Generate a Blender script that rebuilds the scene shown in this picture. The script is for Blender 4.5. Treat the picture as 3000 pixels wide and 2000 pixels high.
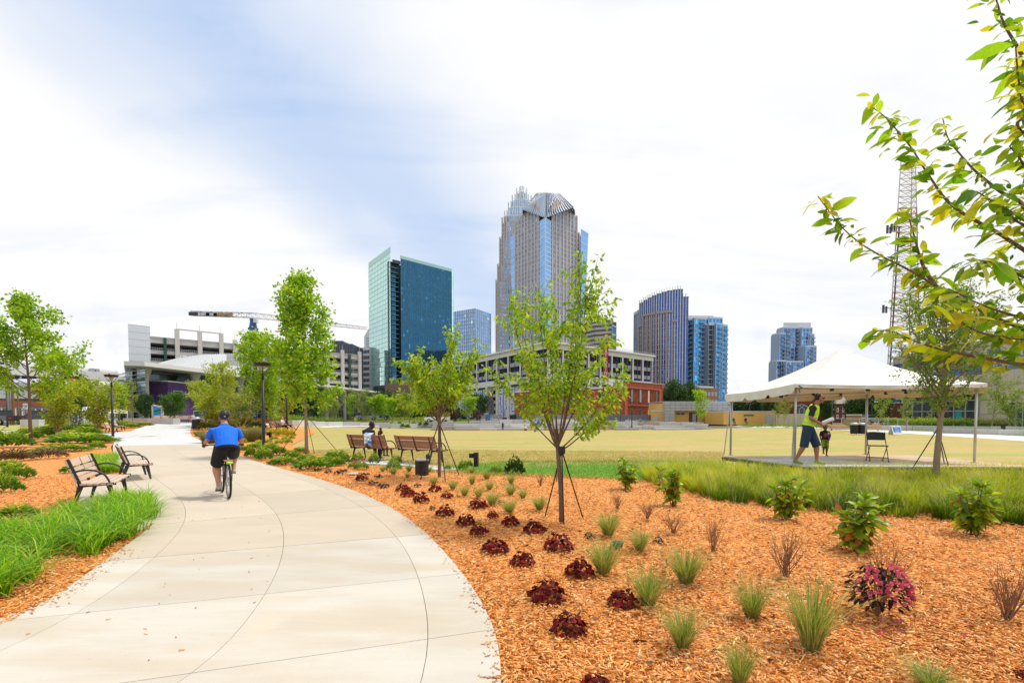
import bpy, math, random
import numpy as np
from mathutils import Vector, Matrix
random.seed(7); RNG = np.random.default_rng(7)
for o in list(bpy.data.objects): bpy.data.objects.remove(o)
SC = bpy.context.scene; COL = SC.collection
# ---------------- camera ----------------
F = 17.0/36.0*3000; CX = 1500.0; HOR = 1217.0; PT = math.radians(2.0)
PR = HOR + F*math.tan(PT); EYE = 1.6
cd = bpy.data.cameras.new('camera'); cam = bpy.data.objects.new('camera', cd); COL.objects.link(cam)
cam.location = (0, 0, EYE); cam.rotation_euler = (math.pi/2-PT, 0, 0)
cd.lens = 17.0; cd.sensor_width = 36.0; cd.shift_y = (PR-1000)/3000; cd.clip_start = 0.05; cd.clip_end = 6000
SC.camera = cam
# ---------------- world ----------------
SUN_EL, SUN_AZ = math.radians(64), math.radians(68)     # azimuth clockwise from +Y
W = bpy.data.worlds.new('World'); SC.world = W; W.use_nodes = True
nt = W.node_tree; nt.nodes.clear()
class NB:
    def __init__(s, t): s.t = t
    def n(s, ty, **k):
        x = s.t.nodes.new(ty)
        for a, b in k.items(): setattr(x, a, b)
        return x
    def put(s, sock, v):
        if hasattr(v, 'is_output') or isinstance(v, bpy.types.NodeSocket): s.t.links.new(v, sock)
        else: sock.default_value = v
    def m(s, op, *a, clamp=False):
        x = s.n('ShaderNodeMath', operation=op, use_clamp=clamp)
        for i, v in enumerate(a): s.put(x.inputs[i], v)
        return x.outputs[0]
    def mix(s, f, a, b, mode='MIX'):
        x = s.n('ShaderNodeMix', data_type='RGBA', blend_type=mode)
        s.put(x.inputs['Factor'], f) if False else s.put(x.inputs[0], f)
        s.put(x.inputs[6], a); s.put(x.inputs[7], b)
        return x.outputs[2]
    def noise(s, vec, scale, detail=4, rough=.55, dist=0.0):
        x = s.n('ShaderNodeTexNoise'); s.put(x.inputs['Vector'], vec)
        x.inputs['Scale'].default_value = scale; x.inputs['Detail'].default_value = detail
        x.inputs['Roughness'].default_value = rough; x.inputs['Distortion'].default_value = dist
        return x.outputs[0]
    def ramp(s, v, lo, hi, a=0.0, b=1.0):
        x = s.n('ShaderNodeMapRange', interpolation_type='SMOOTHSTEP'); s.put(x.inputs[0], v)
        for i, q in enumerate((lo, hi, a, b)): x.inputs[i+1].default_value = q
        return x.outputs[0]
def ray(px, py):
    xc = (px-CX)/F; yc = (PR-py)/F; c, s = math.cos(PT), math.sin(PT)
    return Vector((xc, c+yc*s, -s+yc*c))
def skyp(px, py):
    d = ray(px, py); d.normalize(); return d.x/(d.z+.15), d.y/(d.z+.15)
b = NB(nt)
tc = b.n('ShaderNodeTexCoord'); sx = b.n('ShaderNodeSeparateXYZ'); nt.links.new(tc.outputs['Generated'], sx.inputs[0])
X, Y, Z = sx.outputs
den = b.m('ADD', b.m('MAXIMUM', Z, 0.0), .15)
PX_, PY_ = b.m('DIVIDE', X, den), b.m('DIVIDE', Y, den)
cmb = b.n('ShaderNodeCombineXYZ'); nt.links.new(PX_, cmb.inputs[0]); nt.links.new(PY_, cmb.inputs[1])
cl = cmb.outputs[0]
def lineD(p, q):       # signed distance to, and position along, the line p-q in the cloud plane
    dx, dy = q[0]-p[0], q[1]-p[1]; L = math.hypot(dx, dy); dx /= L; dy /= L
    rx, ry = b.m('SUBTRACT', PX_, p[0]), b.m('SUBTRACT', PY_, p[1])
    return (b.m('SUBTRACT', b.m('MULTIPLY', rx, -dy), b.m('MULTIPLY', ry, -dx)),
            b.m('ADD', b.m('MULTIPLY', rx, dx), b.m('MULTIPLY', ry, dy)), L)
n1 = b.noise(cl, 1.1, 5, .55, .6); n2 = b.noise(cl, 3.2, 5, .6, .4)
mp = b.n('ShaderNodeMapping'); nt.links.new(cl, mp.inputs[0]); mp.inputs['Rotation'].default_value = (0, 0, math.radians(-58)); mp.inputs['Scale'].default_value = (.9, 3.0, 1)
n3 = b.noise(mp.outputs[0], 1.0, 5, .55, .4)
dist, along, L = lineD(skyp(560, 60), skyp(1330, 760))
dist = b.m('ADD', dist, b.m('MULTIPLY', b.m('SUBTRACT', n1, .5), .5))
band = b.ramp(b.m('ABSOLUTE', dist), .0, .55, 1.0, 0.0)
thin = b.m('ADD', b.m('MULTIPLY', band, .66), b.m('MULTIPLY', b.ramp(n3, .45, .75), .20))
thin = b.m('ADD', thin, b.m('MULTIPLY', b.ramp(n2, .52, .78), .12), clamp=True)
con = 0.0
for (p, q, w, st) in ((skyp(2330, 178), skyp(2784, 0), .009, .5), (skyp(2330, 572), skyp(2616, 477), .016, .35)):
    dd, al, LL = lineD(p, q)
    e = b.m('MULTIPLY', b.ramp(b.m('ABSOLUTE', dd), w*.2, w, st, 0.0), b.ramp(al, -.1, .12))
    e = b.m('MULTIPLY', e, b.ramp(al, LL*1.4, LL*2.4, 1.0, 0.0))
    con = b.m('ADD', con, e)
cover = b.m('SUBTRACT', 1.0, b.m('MULTIPLY', b.m('SUBTRACT', 1.0, con, clamp=True), thin), clamp=True)
sky = b.n('ShaderNodeTexSky', sky_type='NISHITA'); sky.sun_disc = False
sky.sun_elevation = SUN_EL; sky.sun_rotation = SUN_AZ; sky.air_density = 1.0; sky.dust_density = 1.5; sky.ozone_density = 1.5
lift = b.mix(1.0, sky.outputs[0], (.75, .75, .75, 1), 'MULTIPLY')
lift = b.mix(.72, lift, (4.6, 6.6, 10.2, 1))
clcol = b.mix(b.ramp(n2, .3, .75), (9.1, 9.1, 9.15, 1), (9.5, 9.4, 9.25, 1))
# low cumulus near the horizon
n4 = b.noise(tc.outputs['Generated'], 7.0, 6, .6, .3)
low = b.m('MULTIPLY', b.ramp(Z, .02, .22, 1.0, 0.0), b.ramp(n4, .5, .62))
clcol = b.mix(b.m('MULTIPLY', low, .75), clcol, (6.9, 7.5, 8.7, 1))
outc = b.mix(b.m('MULTIPLY', con, 1.0, clamp=True), b.mix(cover, lift, clcol), (10.6, 10.6, 10.6, 1))
bg = b.n('ShaderNodeBackground'); nt.links.new(outc, bg.inputs[0]); bg.inputs[1].default_value = 0.1
wo = b.n('ShaderNodeOutputWorld'); nt.links.new(bg.outputs[0], wo.inputs[0])
# ---------------- sun behind thin cloud ----------------
sl = bpy.data.lights.new('sun', 'SUN'); sl.energy = 3.2; sl.angle = math.radians(7); sl.color = (1, .93, .82)
so = bpy.data.objects.new('sun', sl); COL.objects.link(so)
sd = Vector((math.sin(SUN_AZ)*math.cos(SUN_EL), math.cos(SUN_AZ)*math.cos(SUN_EL), math.sin(SUN_EL)))
so.rotation_euler = sd.to_track_quat('Z', 'Y').to_euler()
SC.view_settings.view_transform = 'Standard'; SC.view_settings.look = 'None'
SC.view_settings.exposure = 0.14; SC.view_settings.gamma = 1.0; SC.view_settings.use_curve_mapping = False
SC.render.engine = 'CYCLES'; SC.cycles.max_bounces = 6; SC.cycles.transparent_max_bounces = 8
# ---------------- ground shape and picking ----------------
def sm(a, b_, v):
    t = np.clip((v-a)/(b_-a), 0, 1); return t*t*(3-2*t)
def G(x, y):
    y = np.maximum(y, .01); u = np.asarray(x)/y
    bowl = -.85*sm(26, 78, y)*(1-sm(86, 96, y))*sm(-.36, -.14, u)*(1-sm(.34, .62, u))
    left = .7*sm(36, 57, y)*(1-sm(-.50, -.36, u))
    return bowl+left
def gz(x, y): return float(G(x, y))
def P(px, py, dz=0.0):
    d = ray(px, py); k = -d.z/d.y if d.z < -1e-4 else 1e-4
    y = EYE/k
    for _ in range(60):
        y = .5*y+.5*min(400, max(.5, (EYE-gz(d.x/d.y*y, y)-dz)/k))
    return Vector((d.x/d.y*y, y, gz(d.x/d.y*y, y)+dz))
def T(px, py, dep):
    d = ray(px, py); return Vector((d.x/d.y*dep, dep, EYE+d.z/d.y*dep))
def XY(px, dep): v = T(px, HOR, dep); return Vector((v.x, v.y))
def ZZ(py, dep): return T(1500, py, dep).z
# ---------------- mesh helpers ----------------
MESHN = [0]
class MB:
    def __init__(s): s.v = []; s.f = []; s.c = None; s.mi = []
    def quad(s, a, b_, c, d, col=None):
        i = len(s.v); s.v += [tuple(a), tuple(b_), tuple(c), tuple(d)]; s.f.append((i, i+1, i+2, i+3)); s._c(col)
        return s
    def _c(s, col):
        if col is not None:
            if s.c is None: s.c = []
            s.c.append(col)
    def poly(s, pts):
        i = len(s.v); s.v += [tuple(p) for p in pts]; s.f.append(tuple(range(i, i+len(pts)))); return s
    def box(s, c, sz, rz=0.0, M=None):
        hx, hy, hz = sz[0]/2, sz[1]/2, sz[2]/2; i = len(s.v)
        cs, sn = math.cos(rz), math.sin(rz)
        for dz in (-hz, hz):
            for dx, dy in ((-hx, -hy), (hx, -hy), (hx, hy), (-hx, hy)):
                p = (c[0]+dx*cs-dy*sn, c[1]+dx*sn+dy*cs, c[2]+dz)
                s.v.append(tuple(M @ Vector(p)) if M else p)
        for f in ((3, 2, 1, 0), (4, 5, 6, 7), (0, 1, 5, 4), (1, 2, 6, 5), (2, 3, 7, 6), (3, 0, 4, 7)): s.f.append(tuple(i+k for k in f))
        return s
    def beam(s, a, b_, w, h, up=(0, 0, 1)):
        a, b_ = Vector(a), Vector(b_); d = (b_-a); L = d.length
        if L < 1e-6: return s
        d /= L; u = Vector(up)
        if abs(d.dot(u)) > .98: u = Vector((0, 1, 0))
        sd_ = d.cross(u).normalized(); u = sd_.cross(d); i = len(s.v)
        for q in (a, b_):
            for x, z in ((-1, -1), (1, -1), (1, 1), (-1, 1)): s.v.append(tuple(q+sd_*x*w/2+u*z*h/2))
        for f in ((3, 2, 1, 0), (4, 5, 6, 7), (0, 1, 5, 4), (1, 2, 6, 5), (2, 3, 7, 6), (3, 0, 4, 7)): s.f.append(tuple(i+k for k in f))
        return s
    def prism(s, pts, z0, z1, top=True, bottom=True):
        n = len(pts); i = len(s.v)
        a = sum(pts[k][0]*pts[(k+1) % n][1]-pts[(k+1) % n][0]*pts[k][1] for k in range(n))
        if a < 0: pts = list(pts)[::-1]
        zf0 = z0 if callable(z0) else (lambda x, y: z0)
        zf1 = z1 if callable(z1) else (lambda x, y: z1)
        s.v += [(p[0], p[1], zf0(p[0], p[1])) for p in pts]+[(p[0], p[1], zf1(p[0], p[1])) for p in pts]
        for k in range(n): s.f.append((i+k, i+(k+1) % n, i+n+(k+1) % n, i+n+k))
        if top: s.f.append(tuple(i+n+k for k in range(n)))
        if bottom: s.f.append(tuple(i+k for k in reversed(range(n))))
        return s
    def loft(s, pts, ra, rb=None, side=None, n=10, cap=True):
        pts = [Vector(p) for p in pts]; m = len(pts); rb = rb or ra; i0 = len(s.v)
        for k, p in enumerate(pts):
            d = (pts[min(k+1, m-1)]-pts[max(k-1, 0)])
            d = d.normalized() if d.length > 1e-9 else Vector((0, 0, 1))
            sv = Vector(side) if side is not None else (Vector((1, 0, 0)) if abs(d.x) < .9 else Vector((0, 1, 0)))
            sv = (sv-d*sv.dot(d))
            sv = sv.normalized() if sv.length > 1e-5 else d.orthogonal().normalized()
            u = d.cross(sv)
            for j in range(n):
                a = 2*math.pi*j/n; s.v.append(tuple(p+sv*math.cos(a)*ra[k]+u*math.sin(a)*rb[k]))
        for k in range(m-1):
            for j in range(n):
                j2 = (j+1) % n; s.f.append((i0+k*n+j, i0+k*n+j2, i0+(k+1)*n+j2, i0+(k+1)*n+j))
        if cap:
            s.f.append(tuple(i0+j for j in reversed(range(n)))); s.f.append(tuple(i0+(m-1)*n+j for j in range(n)))
        return s
    def tube(s, a, b_, r0, r1=None, n=8): return s.loft([a, b_], [r0, r0 if r1 is None else r1], n=n)
    def lathe(s, prof, c=(0, 0, 0), n=20, cap=True):
        i0 = len(s.v); m = len(prof)
        for r, z in prof:
            for j in range(n):
                a = 2*math.pi*j/n; s.v.append((c[0]+r*math.cos(a), c[1]+r*math.sin(a), c[2]+z))
        for k in range(m-1):
            for j in range(n):
                j2 = (j+1) % n; s.f.append((i0+k*n+j, i0+k*n+j2, i0+(k+1)*n+j2, i0+(k+1)*n+j))
        if cap:
            s.f.append(tuple(i0+j for j in reversed(range(n)))); s.f.append(tuple(i0+(m-1)*n+j for j in range(n)))
        return s
    def ball(s, c, r, n=10, m=6):
        rr = (r, r, r) if not hasattr(r, '__len__') else r
        i0 = len(s.v)
        for k in range(m+1):
            ph = math.pi*k/m-math.pi/2
            for j in range(n):
                a = 2*math.pi*j/n
                s.v.append((c[0]+rr[0]*math.cos(ph)*math.cos(a), c[1]+rr[1]*math.cos(ph)*math.sin(a), c[2]+rr[2]*math.sin(ph)))
        for k in range(m):
            for j in range(n):
                j2 = (j+1) % n; s.f.append((i0+k*n+j, i0+k*n+j2, i0+(k+1)*n+j2, i0+(k+1)*n+j))
        return s
    def mesh(s, name, smooth=False):
        me = bpy.data.meshes.new(name); me.from_pydata(s.v, [], s.f)
        if s.c is not None:
            at = me.color_attributes.new('Col', 'FLOAT_COLOR', 'CORNER'); arr = []
            for f, c in zip(s.f, s.c): arr += [c[0], c[1], c[2], 1.0]*len(f)
            at.data.foreach_set('color', arr)
        if smooth: me.polygons.foreach_set('use_smooth', [True]*len(me.polygons))
        me.update(); return me
    def obj(s, name, mat, parent=None, smooth=False, **props):
        return mk(name, s.mesh(name, smooth), mat, parent, **props)
def mk(name, me, mat, parent=None, **props):
    o = bpy.data.objects.new(name, me); COL.objects.link(o)
    if mat is not None and not me.materials:
        for m_ in (mat if isinstance(mat, (list, tuple)) else [mat]): me.materials.append(m_)
    if parent is not None: o.parent = parent
    for k, v in props.items(): o[k] = v
    return o
def npmesh(name, V, Fa, cols=None, smooth=False):
    k = Fa.shape[1]; me = bpy.data.meshes.new(name)
    me.vertices.add(len(V)); me.vertices.foreach_set('co', np.ascontiguousarray(V, dtype=np.float32).ravel())
    me.loops.add(Fa.size); me.loops.foreach_set('vertex_index', Fa.astype(np.int32).ravel())
    me.polygons.add(len(Fa)); me.polygons.foreach_set('loop_start', (np.arange(len(Fa))*k).astype(np.int32))
    if smooth: me.polygons.foreach_set('use_smooth', np.ones(len(Fa), dtype=bool))
    me.update(calc_edges=True)
    if cols is not None:
        at = me.color_attributes.new('Col', 'FLOAT_COLOR', 'CORNER')
        c4 = np.concatenate([cols, np.ones((len(cols), 1))], 1).repeat(k, 0)
        at.data.foreach_set('color', c4.astype(np.float32).ravel())
    return me
def thing(name, label, cat, loc=(0, 0, 0), rz=0.0, group=None):
    o = bpy.data.objects.new(name, None); COL.objects.link(o); o.location = loc; o.rotation_euler = (0, 0, rz)
    o.empty_display_size = .2; o['label'] = label; o['category'] = cat
    if group: o['group'] = group
    return o
def tag(o, label=None, cat=None, group=None, kind=None):
    if label: o['label'] = label
    if cat: o['category'] = cat
    if group: o['group'] = group
    if kind: o['kind'] = kind
    return o
KIDS = {}
def kids(o):
    return [c for c in o.children]
def copy_tree(o, parent=None):
    c = o.copy(); COL.objects.link(c); c.parent = parent
    for ch in kids(o): copy_tree(ch, c)
    return c
def dup(root, loc, rz, label, group=None, scale=None):
    c = copy_tree(root); c.location = loc; c.rotation_euler = (0, 0, rz); c['label'] = label
    if group: c['group'] = group
    if scale: c.scale = (scale,)*3 if not hasattr(scale, '__len__') else scale
    return c
# ---------------- materials ----------------
def pm(name, base, rough=.65, var=.18, scale=3.0, bump=.15, bscale=30.0, metal=0.0, spec=.4, attr=False, objrand=0.0,
       base2=None, sx=(1, 1, 1), coat=0.0):
    m = bpy.data.materials.new(name); m.use_nodes = True; t = m.node_tree; t.nodes.clear(); q = NB(t)
    tc = q.n('ShaderNodeTexCoord'); mp = q.n('ShaderNodeMapping'); t.links.new(tc.outputs['Object'], mp.inputs[0]); mp.inputs['Scale'].default_value = sx
    vec = mp.outputs[0]
    pr = q.n('ShaderNodeBsdfPrincipled'); out = q.n('ShaderNodeOutputMaterial'); t.links.new(pr.outputs[0], out.inputs[0])
    c1 = (*base, 1); 
    if attr:
        at = q.n('ShaderNodeAttribute', attribute_name='Col'); src = q.mix(1.0, c1, at.outputs[0], 'MULTIPLY')
    else: src = c1
    if base2 is not None:
        src = q.mix(q.ramp(q.noise(vec, scale*.6, 5, .6), .4, .62), src, (*base2, 1))
    nz = q.noise(vec, scale, 6, .6); f = q.m('ADD', q.m('MULTIPLY', nz, 2*var), 1-var)
    if objrand:
        oi = q.n('ShaderNodeObjectInfo'); f = q.m('MULTIPLY', f, q.m('ADD', q.m('MULTIPLY', oi.outputs['Random'], 2*objrand), 1-objrand))
    cc = q.n('ShaderNodeCombineColor')
    for i in range(3): t.links.new(f, cc.inputs[i])
    src = q.mix(1.0, src, cc.outputs[0], 'MULTIPLY')
    q.put(pr.inputs['Base Color'], src)
    q.put(pr.inputs['Roughness'], q.m('ADD', q.m('MULTIPLY', nz, .2), rough-.1, clamp=True))
    pr.inputs['Metallic'].default_value = metal; pr.inputs['Specular IOR Level'].default_value = spec; pr.inputs['Coat Weight'].default_value = coat
    if bump:
        bn = q.n('ShaderNodeBump'); bn.inputs['Strength'].default_value = bump; bn.inputs['Distance'].default_value = .02
        t.links.new(q.noise(vec, bscale, 4, .6), bn.inputs['Height']); t.links.new(bn.outputs[0], pr.inputs['Normal'])
    return m
def leafm(name, cols, trans=.45, rough=.5, objrand=0.0, spec=.35):
    """foliage: colour attribute picks tint, light passes through the blade"""
    m = bpy.data.materials.new(name); m.use_nodes = True; t = m.node_tree; t.nodes.clear(); q = NB(t)
    at = q.n('ShaderNodeAttribute', attribute_name='Col'); sc = q.n('ShaderNodeSeparateColor'); t.links.new(at.outputs[0], sc.inputs[0])
    fac = sc.outputs[0]
    if objrand:
        oi = q.n('ShaderNodeObjectInfo'); fac = oi.outputs['Random']
    cr = q.n('ShaderNodeValToRGB'); t.links.new(fac, cr.inputs[0])
    el = cr.color_ramp.elements
    while len(el) < len(cols): el.new(.5)
    for i, c in enumerate(cols): el[i].position = i/(len(cols)-1); el[i].color = (*c, 1)
    tc = q.n('ShaderNodeTexCoord'); nz = q.noise(tc.outputs['Object'], 9.0, 3)
    cc = q.n('ShaderNodeCombineColor'); v = q.m('ADD', q.m('MULTIPLY', nz, .5), .75)
    for i in range(3): t.links.new(v, cc.inputs[i])
    src = q.mix(1.0, cr.outputs[0], cc.outputs[0], 'MULTIPLY')
    pr = q.n('ShaderNodeBsdfPrincipled'); q.put(pr.inputs['Base Color'], src); pr.inputs['Roughness'].default_value = rough
    pr.inputs['Specular IOR Level'].default_value = spec
    tr = q.n('ShaderNodeBsdfTranslucent'); q.put(tr.inputs[0], q.mix(1.0, src, (1.0, 1.0, .45, 1), 'MULTIPLY'))
    tr2 = q.n('ShaderNodeMixShader'); tr2.inputs[0].default_value = trans
    t.links.new(pr.outputs[0], tr2.inputs[1]); t.links.new(tr.outputs[0], tr2.inputs[2])
    out = q.n('ShaderNodeOutputMaterial'); t.links.new(tr2.outputs[0], out.inputs[0])
    return m
def glassm(name, tint, metal=.75, rough=.07, var=.5):
    """curtain-wall glass: reflective tinted panes, each pane a bit different (colour attribute)"""
    m = bpy.data.materials.new(name); m.use_nodes = True; t = m.node_tree; t.nodes.clear(); q = NB(t)
    at = q.n('ShaderNodeAttribute', attribute_name='Col')
    src = q.mix(var, (*tint, 1), q.mix(1.0, (*tint, 1), at.outputs[0], 'MULTIPLY'))
    pr = q.n('ShaderNodeBsdfPrincipled'); q.put(pr.inputs['Base Color'], src); pr.inputs['Roughness'].default_value = rough
    pr.inputs['Metallic'].default_value = metal
    out = q.n('ShaderNodeOutputMaterial'); t.links.new(pr.outputs[0], out.inputs[0])
    return m
MT = {}
def M_(k, *a, **kw):
    if k not in MT: MT[k] = pm(k, *a, **kw)
    return MT[k]
black = M_('black_paint', (.012, .012, .013), .45, bump=.05)
steel = M_('dull_steel', (.42, .43, .44), .4, metal=.7, bump=.05)
white = M_('white_paint', (.74, .74, .73), .6, var=.08)
granite = M_('granite', (.40, .39, .385), .75, var=.3, scale=6, bump=.5, bscale=25, objrand=.16)
bark = M_('bark', (.16, .105, .075), .9, var=.35, scale=9, bump=.6, bscale=60, sx=(1, 1, .25))
bark_l = M_('bark_light', (.27, .20, .14), .9, var=.35, scale=9, bump=.6, bscale=60, sx=(1, 1, .25))
# =================== GROUND ===================
def interp(pts, n=10):
    """Catmull-Rom through 2-D/3-D points"""
    p = [Vector(a) for a in pts]; out = []
    for i in range(len(p)-1):
        p0, p1, p2, p3 = p[max(i-1, 0)], p[i], p[i+1], p[min(i+2, len(p)-1)]
        for k in range(n):
            t = k/n
            out.append(.5*((2*p1)+(p2-p0)*t+(2*p0-5*p1+4*p2-p3)*t*t+(3*p1-p0-3*p2+p3)*t**3))
    out.append(p[-1]); return out
def inpoly(x, y, poly):
    x = np.asarray(x, float); y = np.asarray(y, float); r = np.zeros(x.shape, bool); n = len(poly)
    for i in range(n):
        x1, y1 = poly[i][0], poly[i][1]; x2, y2 = poly[(i+1) % n][0], poly[(i+1) % n][1]
        if y1 == y2: continue
        c = ((y1 > y) != (y2 > y)) & (x < (x2-x1)*(y-y1)/(y2-y1)+x1); r ^= c
    return r
def sheet(name, x0, x1, y0, y1, nx, ny, dz, mat, poly=None, powy=1.0, **props):
    xs = np.linspace(x0, x1, nx); ys = y0+(y1-y0)*np.linspace(0, 1, ny)**powy
    XX, YY = np.meshgrid(xs, ys); V = np.stack([XX, YY, G(XX, YY)+dz], -1).reshape(-1, 3)
    i = np.arange((ny-1)*(nx-1)); r, c = i//(nx-1), i % (nx-1); a = r*nx+c
    Fa = np.stack([a, a+1, a+nx+1, a+nx], 1)
    return mk(name, npmesh(name, V, Fa, smooth=True), mat, None, kind='structure', **props)
def drape(name, poly, dz, mat, step=1.5, kind='structure', **props):
    """flat region cut to POLY (world xy), following the ground: triangulated fan of its own outline plus inner cuts"""
    import bmesh
    bm = bmesh.new(); vs = [bm.verts.new((p[0], p[1], 0)) for p in poly]; bm.faces.new(vs)
    xs = [p[0] for p in poly]; ys = [p[1] for p in poly]
    y = math.floor(min(ys)/step)*step+step
    while y < max(ys):
        bmesh.ops.bisect_plane(bm, geom=bm.verts[:]+bm.edges[:]+bm.faces[:], plane_co=(0, y, 0), plane_no=(0, 1, 0)); y += step*(1 if y < 30 else 3)
    x = math.floor(min(xs)/4)*4+4
    while x < max(xs):
        bmesh.ops.bisect_plane(bm, geom=bm.verts[:]+bm.edges[:]+bm.faces[:], plane_co=(x, 0, 0), plane_no=(1, 0, 0)); x += 4 if abs(x) < 40 else 12
    for v in bm.verts: v.co.z = gz(v.co.x, v.co.y)+dz
    bmesh.ops.triangulate(bm, faces=bm.faces[:])
    for f in bm.faces:
        if f.normal.z < 0: f.normal_flip()
    me = bpy.data.meshes.new(name); bm.to_mesh(me); bm.free()
    if kind: props['kind'] = kind
    return mk(name, me, mat, None, **props)
ground_m = pm('ground_soil', (.20, .20, .13), .95, var=.3, scale=.2, base2=(.13, .17, .07))
sheet('ground', -900, 900, -3, 1500, 130, 130, -.40, ground_m, powy=2.6)
# lawn
lm = pm('lawn_turf', (.43, .325, .12), .95, var=.3, scale=1.5, bump=.5, bscale=14)
t = lm.node_tree; q = NB(t); tc = q.n('ShaderNodeTexCoord'); pr = [n for n in t.nodes if n.type == 'BSDF_PRINCIPLED'][0]
mp = q.n('ShaderNodeMapping'); t.links.new(tc.outputs['Object'], mp.inputs[0]); mp.inputs['Scale'].default_value = (.16, .62, 1)
old = pr.inputs['Base Color'].links[0].from_socket
patch = q.m('MULTIPLY', q.ramp(q.noise(mp.outputs[0], 1.0, 5, .65, .5), .45, .62), .75)
sx_ = q.n('ShaderNodeSeparateXYZ'); t.links.new(tc.outputs['Object'], sx_.inputs[0])
# fresh green band along the near kerb where the sprinklers reach
gb = q.m('ADD', sx_.outputs[1], q.m('MULTIPLY', q.noise(tc.outputs['Object'], .5, 4), 5.0))
green = q.m('MULTIPLY', q.ramp(gb, 17.6, 19.6, 1.0, 0.0), q.ramp(q.m('ADD', sx_.outputs[0], q.m('MULTIPLY', q.noise(tc.outputs['Object'], .4, 4), 2.0)), -3.0, -.5))
green = q.m('MULTIPLY', green, q.ramp(sx_.outputs[0], 5.5, 8.0, 1.0, 0.0))
fine = q.noise(tc.outputs['Object'], 26.0, 3); mot = q.ramp(q.noise(tc.outputs['Object'], 5.0, 6, .75), .35, .7); old = q.mix(q.m('MULTIPLY', mot, .45), old, (.28, .235, .07, 1))
c2 = q.mix(patch, old, (.24, .30, .05, 1)); c2 = q.mix(green, c2, q.mix(fine, (.08, .22, .02, 1), (.20, .36, .04, 1)))
t.links.new(c2, pr.inputs['Base Color'])
K = 1.2755
LAWN = [P(a, b_) for a, b_ in ((760, 1300), (905, 1352), (1000, 1352), (1105, 1362), (1250, 1380), (1450, 1392), (1700, 1405), (2300, 1420), (3300, 1430), (3300, 1262), (2860, 1258), (2500, 1250), (2300, 1246), (2120, 1250), (1900, 1255), (1500, 1259), (1200, 1255), (900, 1247), (700, 1243), (780, 1262), (850, 1278), (810, 1290))]
drape('lawn', LAWN, -.045, lm)
# mulch beds
mm = bpy.data.materials.new('shredded_bark_mulch'); mm.use_nodes = True; t = mm.node_tree; q = NB(t)
pr = t.nodes['Principled BSDF']; tc = q.n('ShaderNodeTexCoord')
vo = q.n('ShaderNodeTexVoronoi'); vo.inputs['Scale'].default_value = 26
mp = q.n('ShaderNodeMapping'); t.links.new(tc.outputs['Object'], mp.inputs[0]); mp.inputs['Scale'].default_value = (1.0, 1.9, 1)
ad = q.n('ShaderNodeVectorMath', operation='ADD'); t.links.new(mp.outputs[0], ad.inputs[0])
nn = q.n('ShaderNodeTexNoise'); t.links.new(tc.outputs['Object'], nn.inputs['Vector']); nn.inputs['Scale'].default_value = 9
vm = q.n('ShaderNodeVectorMath', operation='SCALE'); t.links.new(nn.outputs['Color'], vm.inputs[0]); vm.inputs['Scale'].default_value = .15
t.links.new(vm.outputs[0], ad.inputs[1]); t.links.new(ad.outputs[0], vo.inputs['Vector'])
sc = q.n('ShaderNodeSeparateColor'); t.links.new(vo.outputs['Color'], sc.inputs[0])
cr = q.n('ShaderNodeValToRGB'); t.links.new(sc.outputs[0], cr.inputs[0]); el = cr.color_ramp.elements
while len(el) < 5: el.new(.5)
for i, (p_, c) in enumerate(((0, (.20, .05, .012)), (.2, (.52, .165, .03)), (.5, (.72, .27, .06)), (.8, (.80, .38, .12)), (1, (.86, .52, .22)))): el[i].position = p_; el[i].color = (*c, 1)
big = q.ramp(q.noise(tc.outputs['Object'], .7, 4), .3, .75)
t.links.new(q.mix(q.m('MULTIPLY', big, .25), cr.outputs[0], (.62, .22, .06, 1)), pr.inputs['Base Color'])
pr.inputs['Roughness'].default_value = .85; pr.inputs['Specular IOR Level'].default_value = .2
bn = q.n('ShaderNodeBump'); bn.inputs['Strength'].default_value = .8; bn.inputs['Distance'].default_value = .03
t.links.new(q.m('MULTIPLY', sc.outputs[1], q.noise(tc.outputs['Object'], 60, 3)), bn.inputs['Height']); t.links.new(bn.outputs[0], pr.inputs['Normal'])
mulch = mm
BEDR = [P(a*K, b_*K) for a, b_ in ((1165, 1568), (1140, 1450), (1105, 1380), (1060, 1310), (975, 1215), (880, 1150), (770, 1110), (660, 1080), (560, 1052), (500, 1030), (470, 1015), (440, 1003), (434, 990), (450, 976), (480, 970), (650, 968), (700, 976), (728, 990), (668, 1022), (800, 1064), (900, 1070), (1050, 1080), (1190, 1085), (1300, 1090), (1480, 1100), (1800, 1105), (2500, 1100))]+[Vector((25, 10, 0)), Vector((14, -1, 0)), Vector((-.3, 1.2, 0))]
BEDL = [Vector((-9.5, -1, 0)), Vector((-14, 4, 0))]+[P(a*K, b_*K) for a, b_ in ((-500, 1040), (-200, 1000), (60, 1000), (180, 985), (330, 968), (400, 966), (385, 972), (330, 978), (290, 992), (268, 1005), (255, 1025), (262, 1050), (285, 1088), (300, 1100), (345, 1140), (372, 1185), (345, 1215), (250, 1280), (120, 1380), (0, 1438), (-250, 1530))]
bedr = drape('mulch_bed', [(p.x-(.3 if i < 12 or i == len(BEDR)-1 else 0), p.y-(.0)) for i, p in enumerate(BEDR)], -.02, mulch, step=2)
bedl = drape('mulch_bed', [(p.x, p.y) for p in BEDL], -.025, mulch, step=2)
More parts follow.
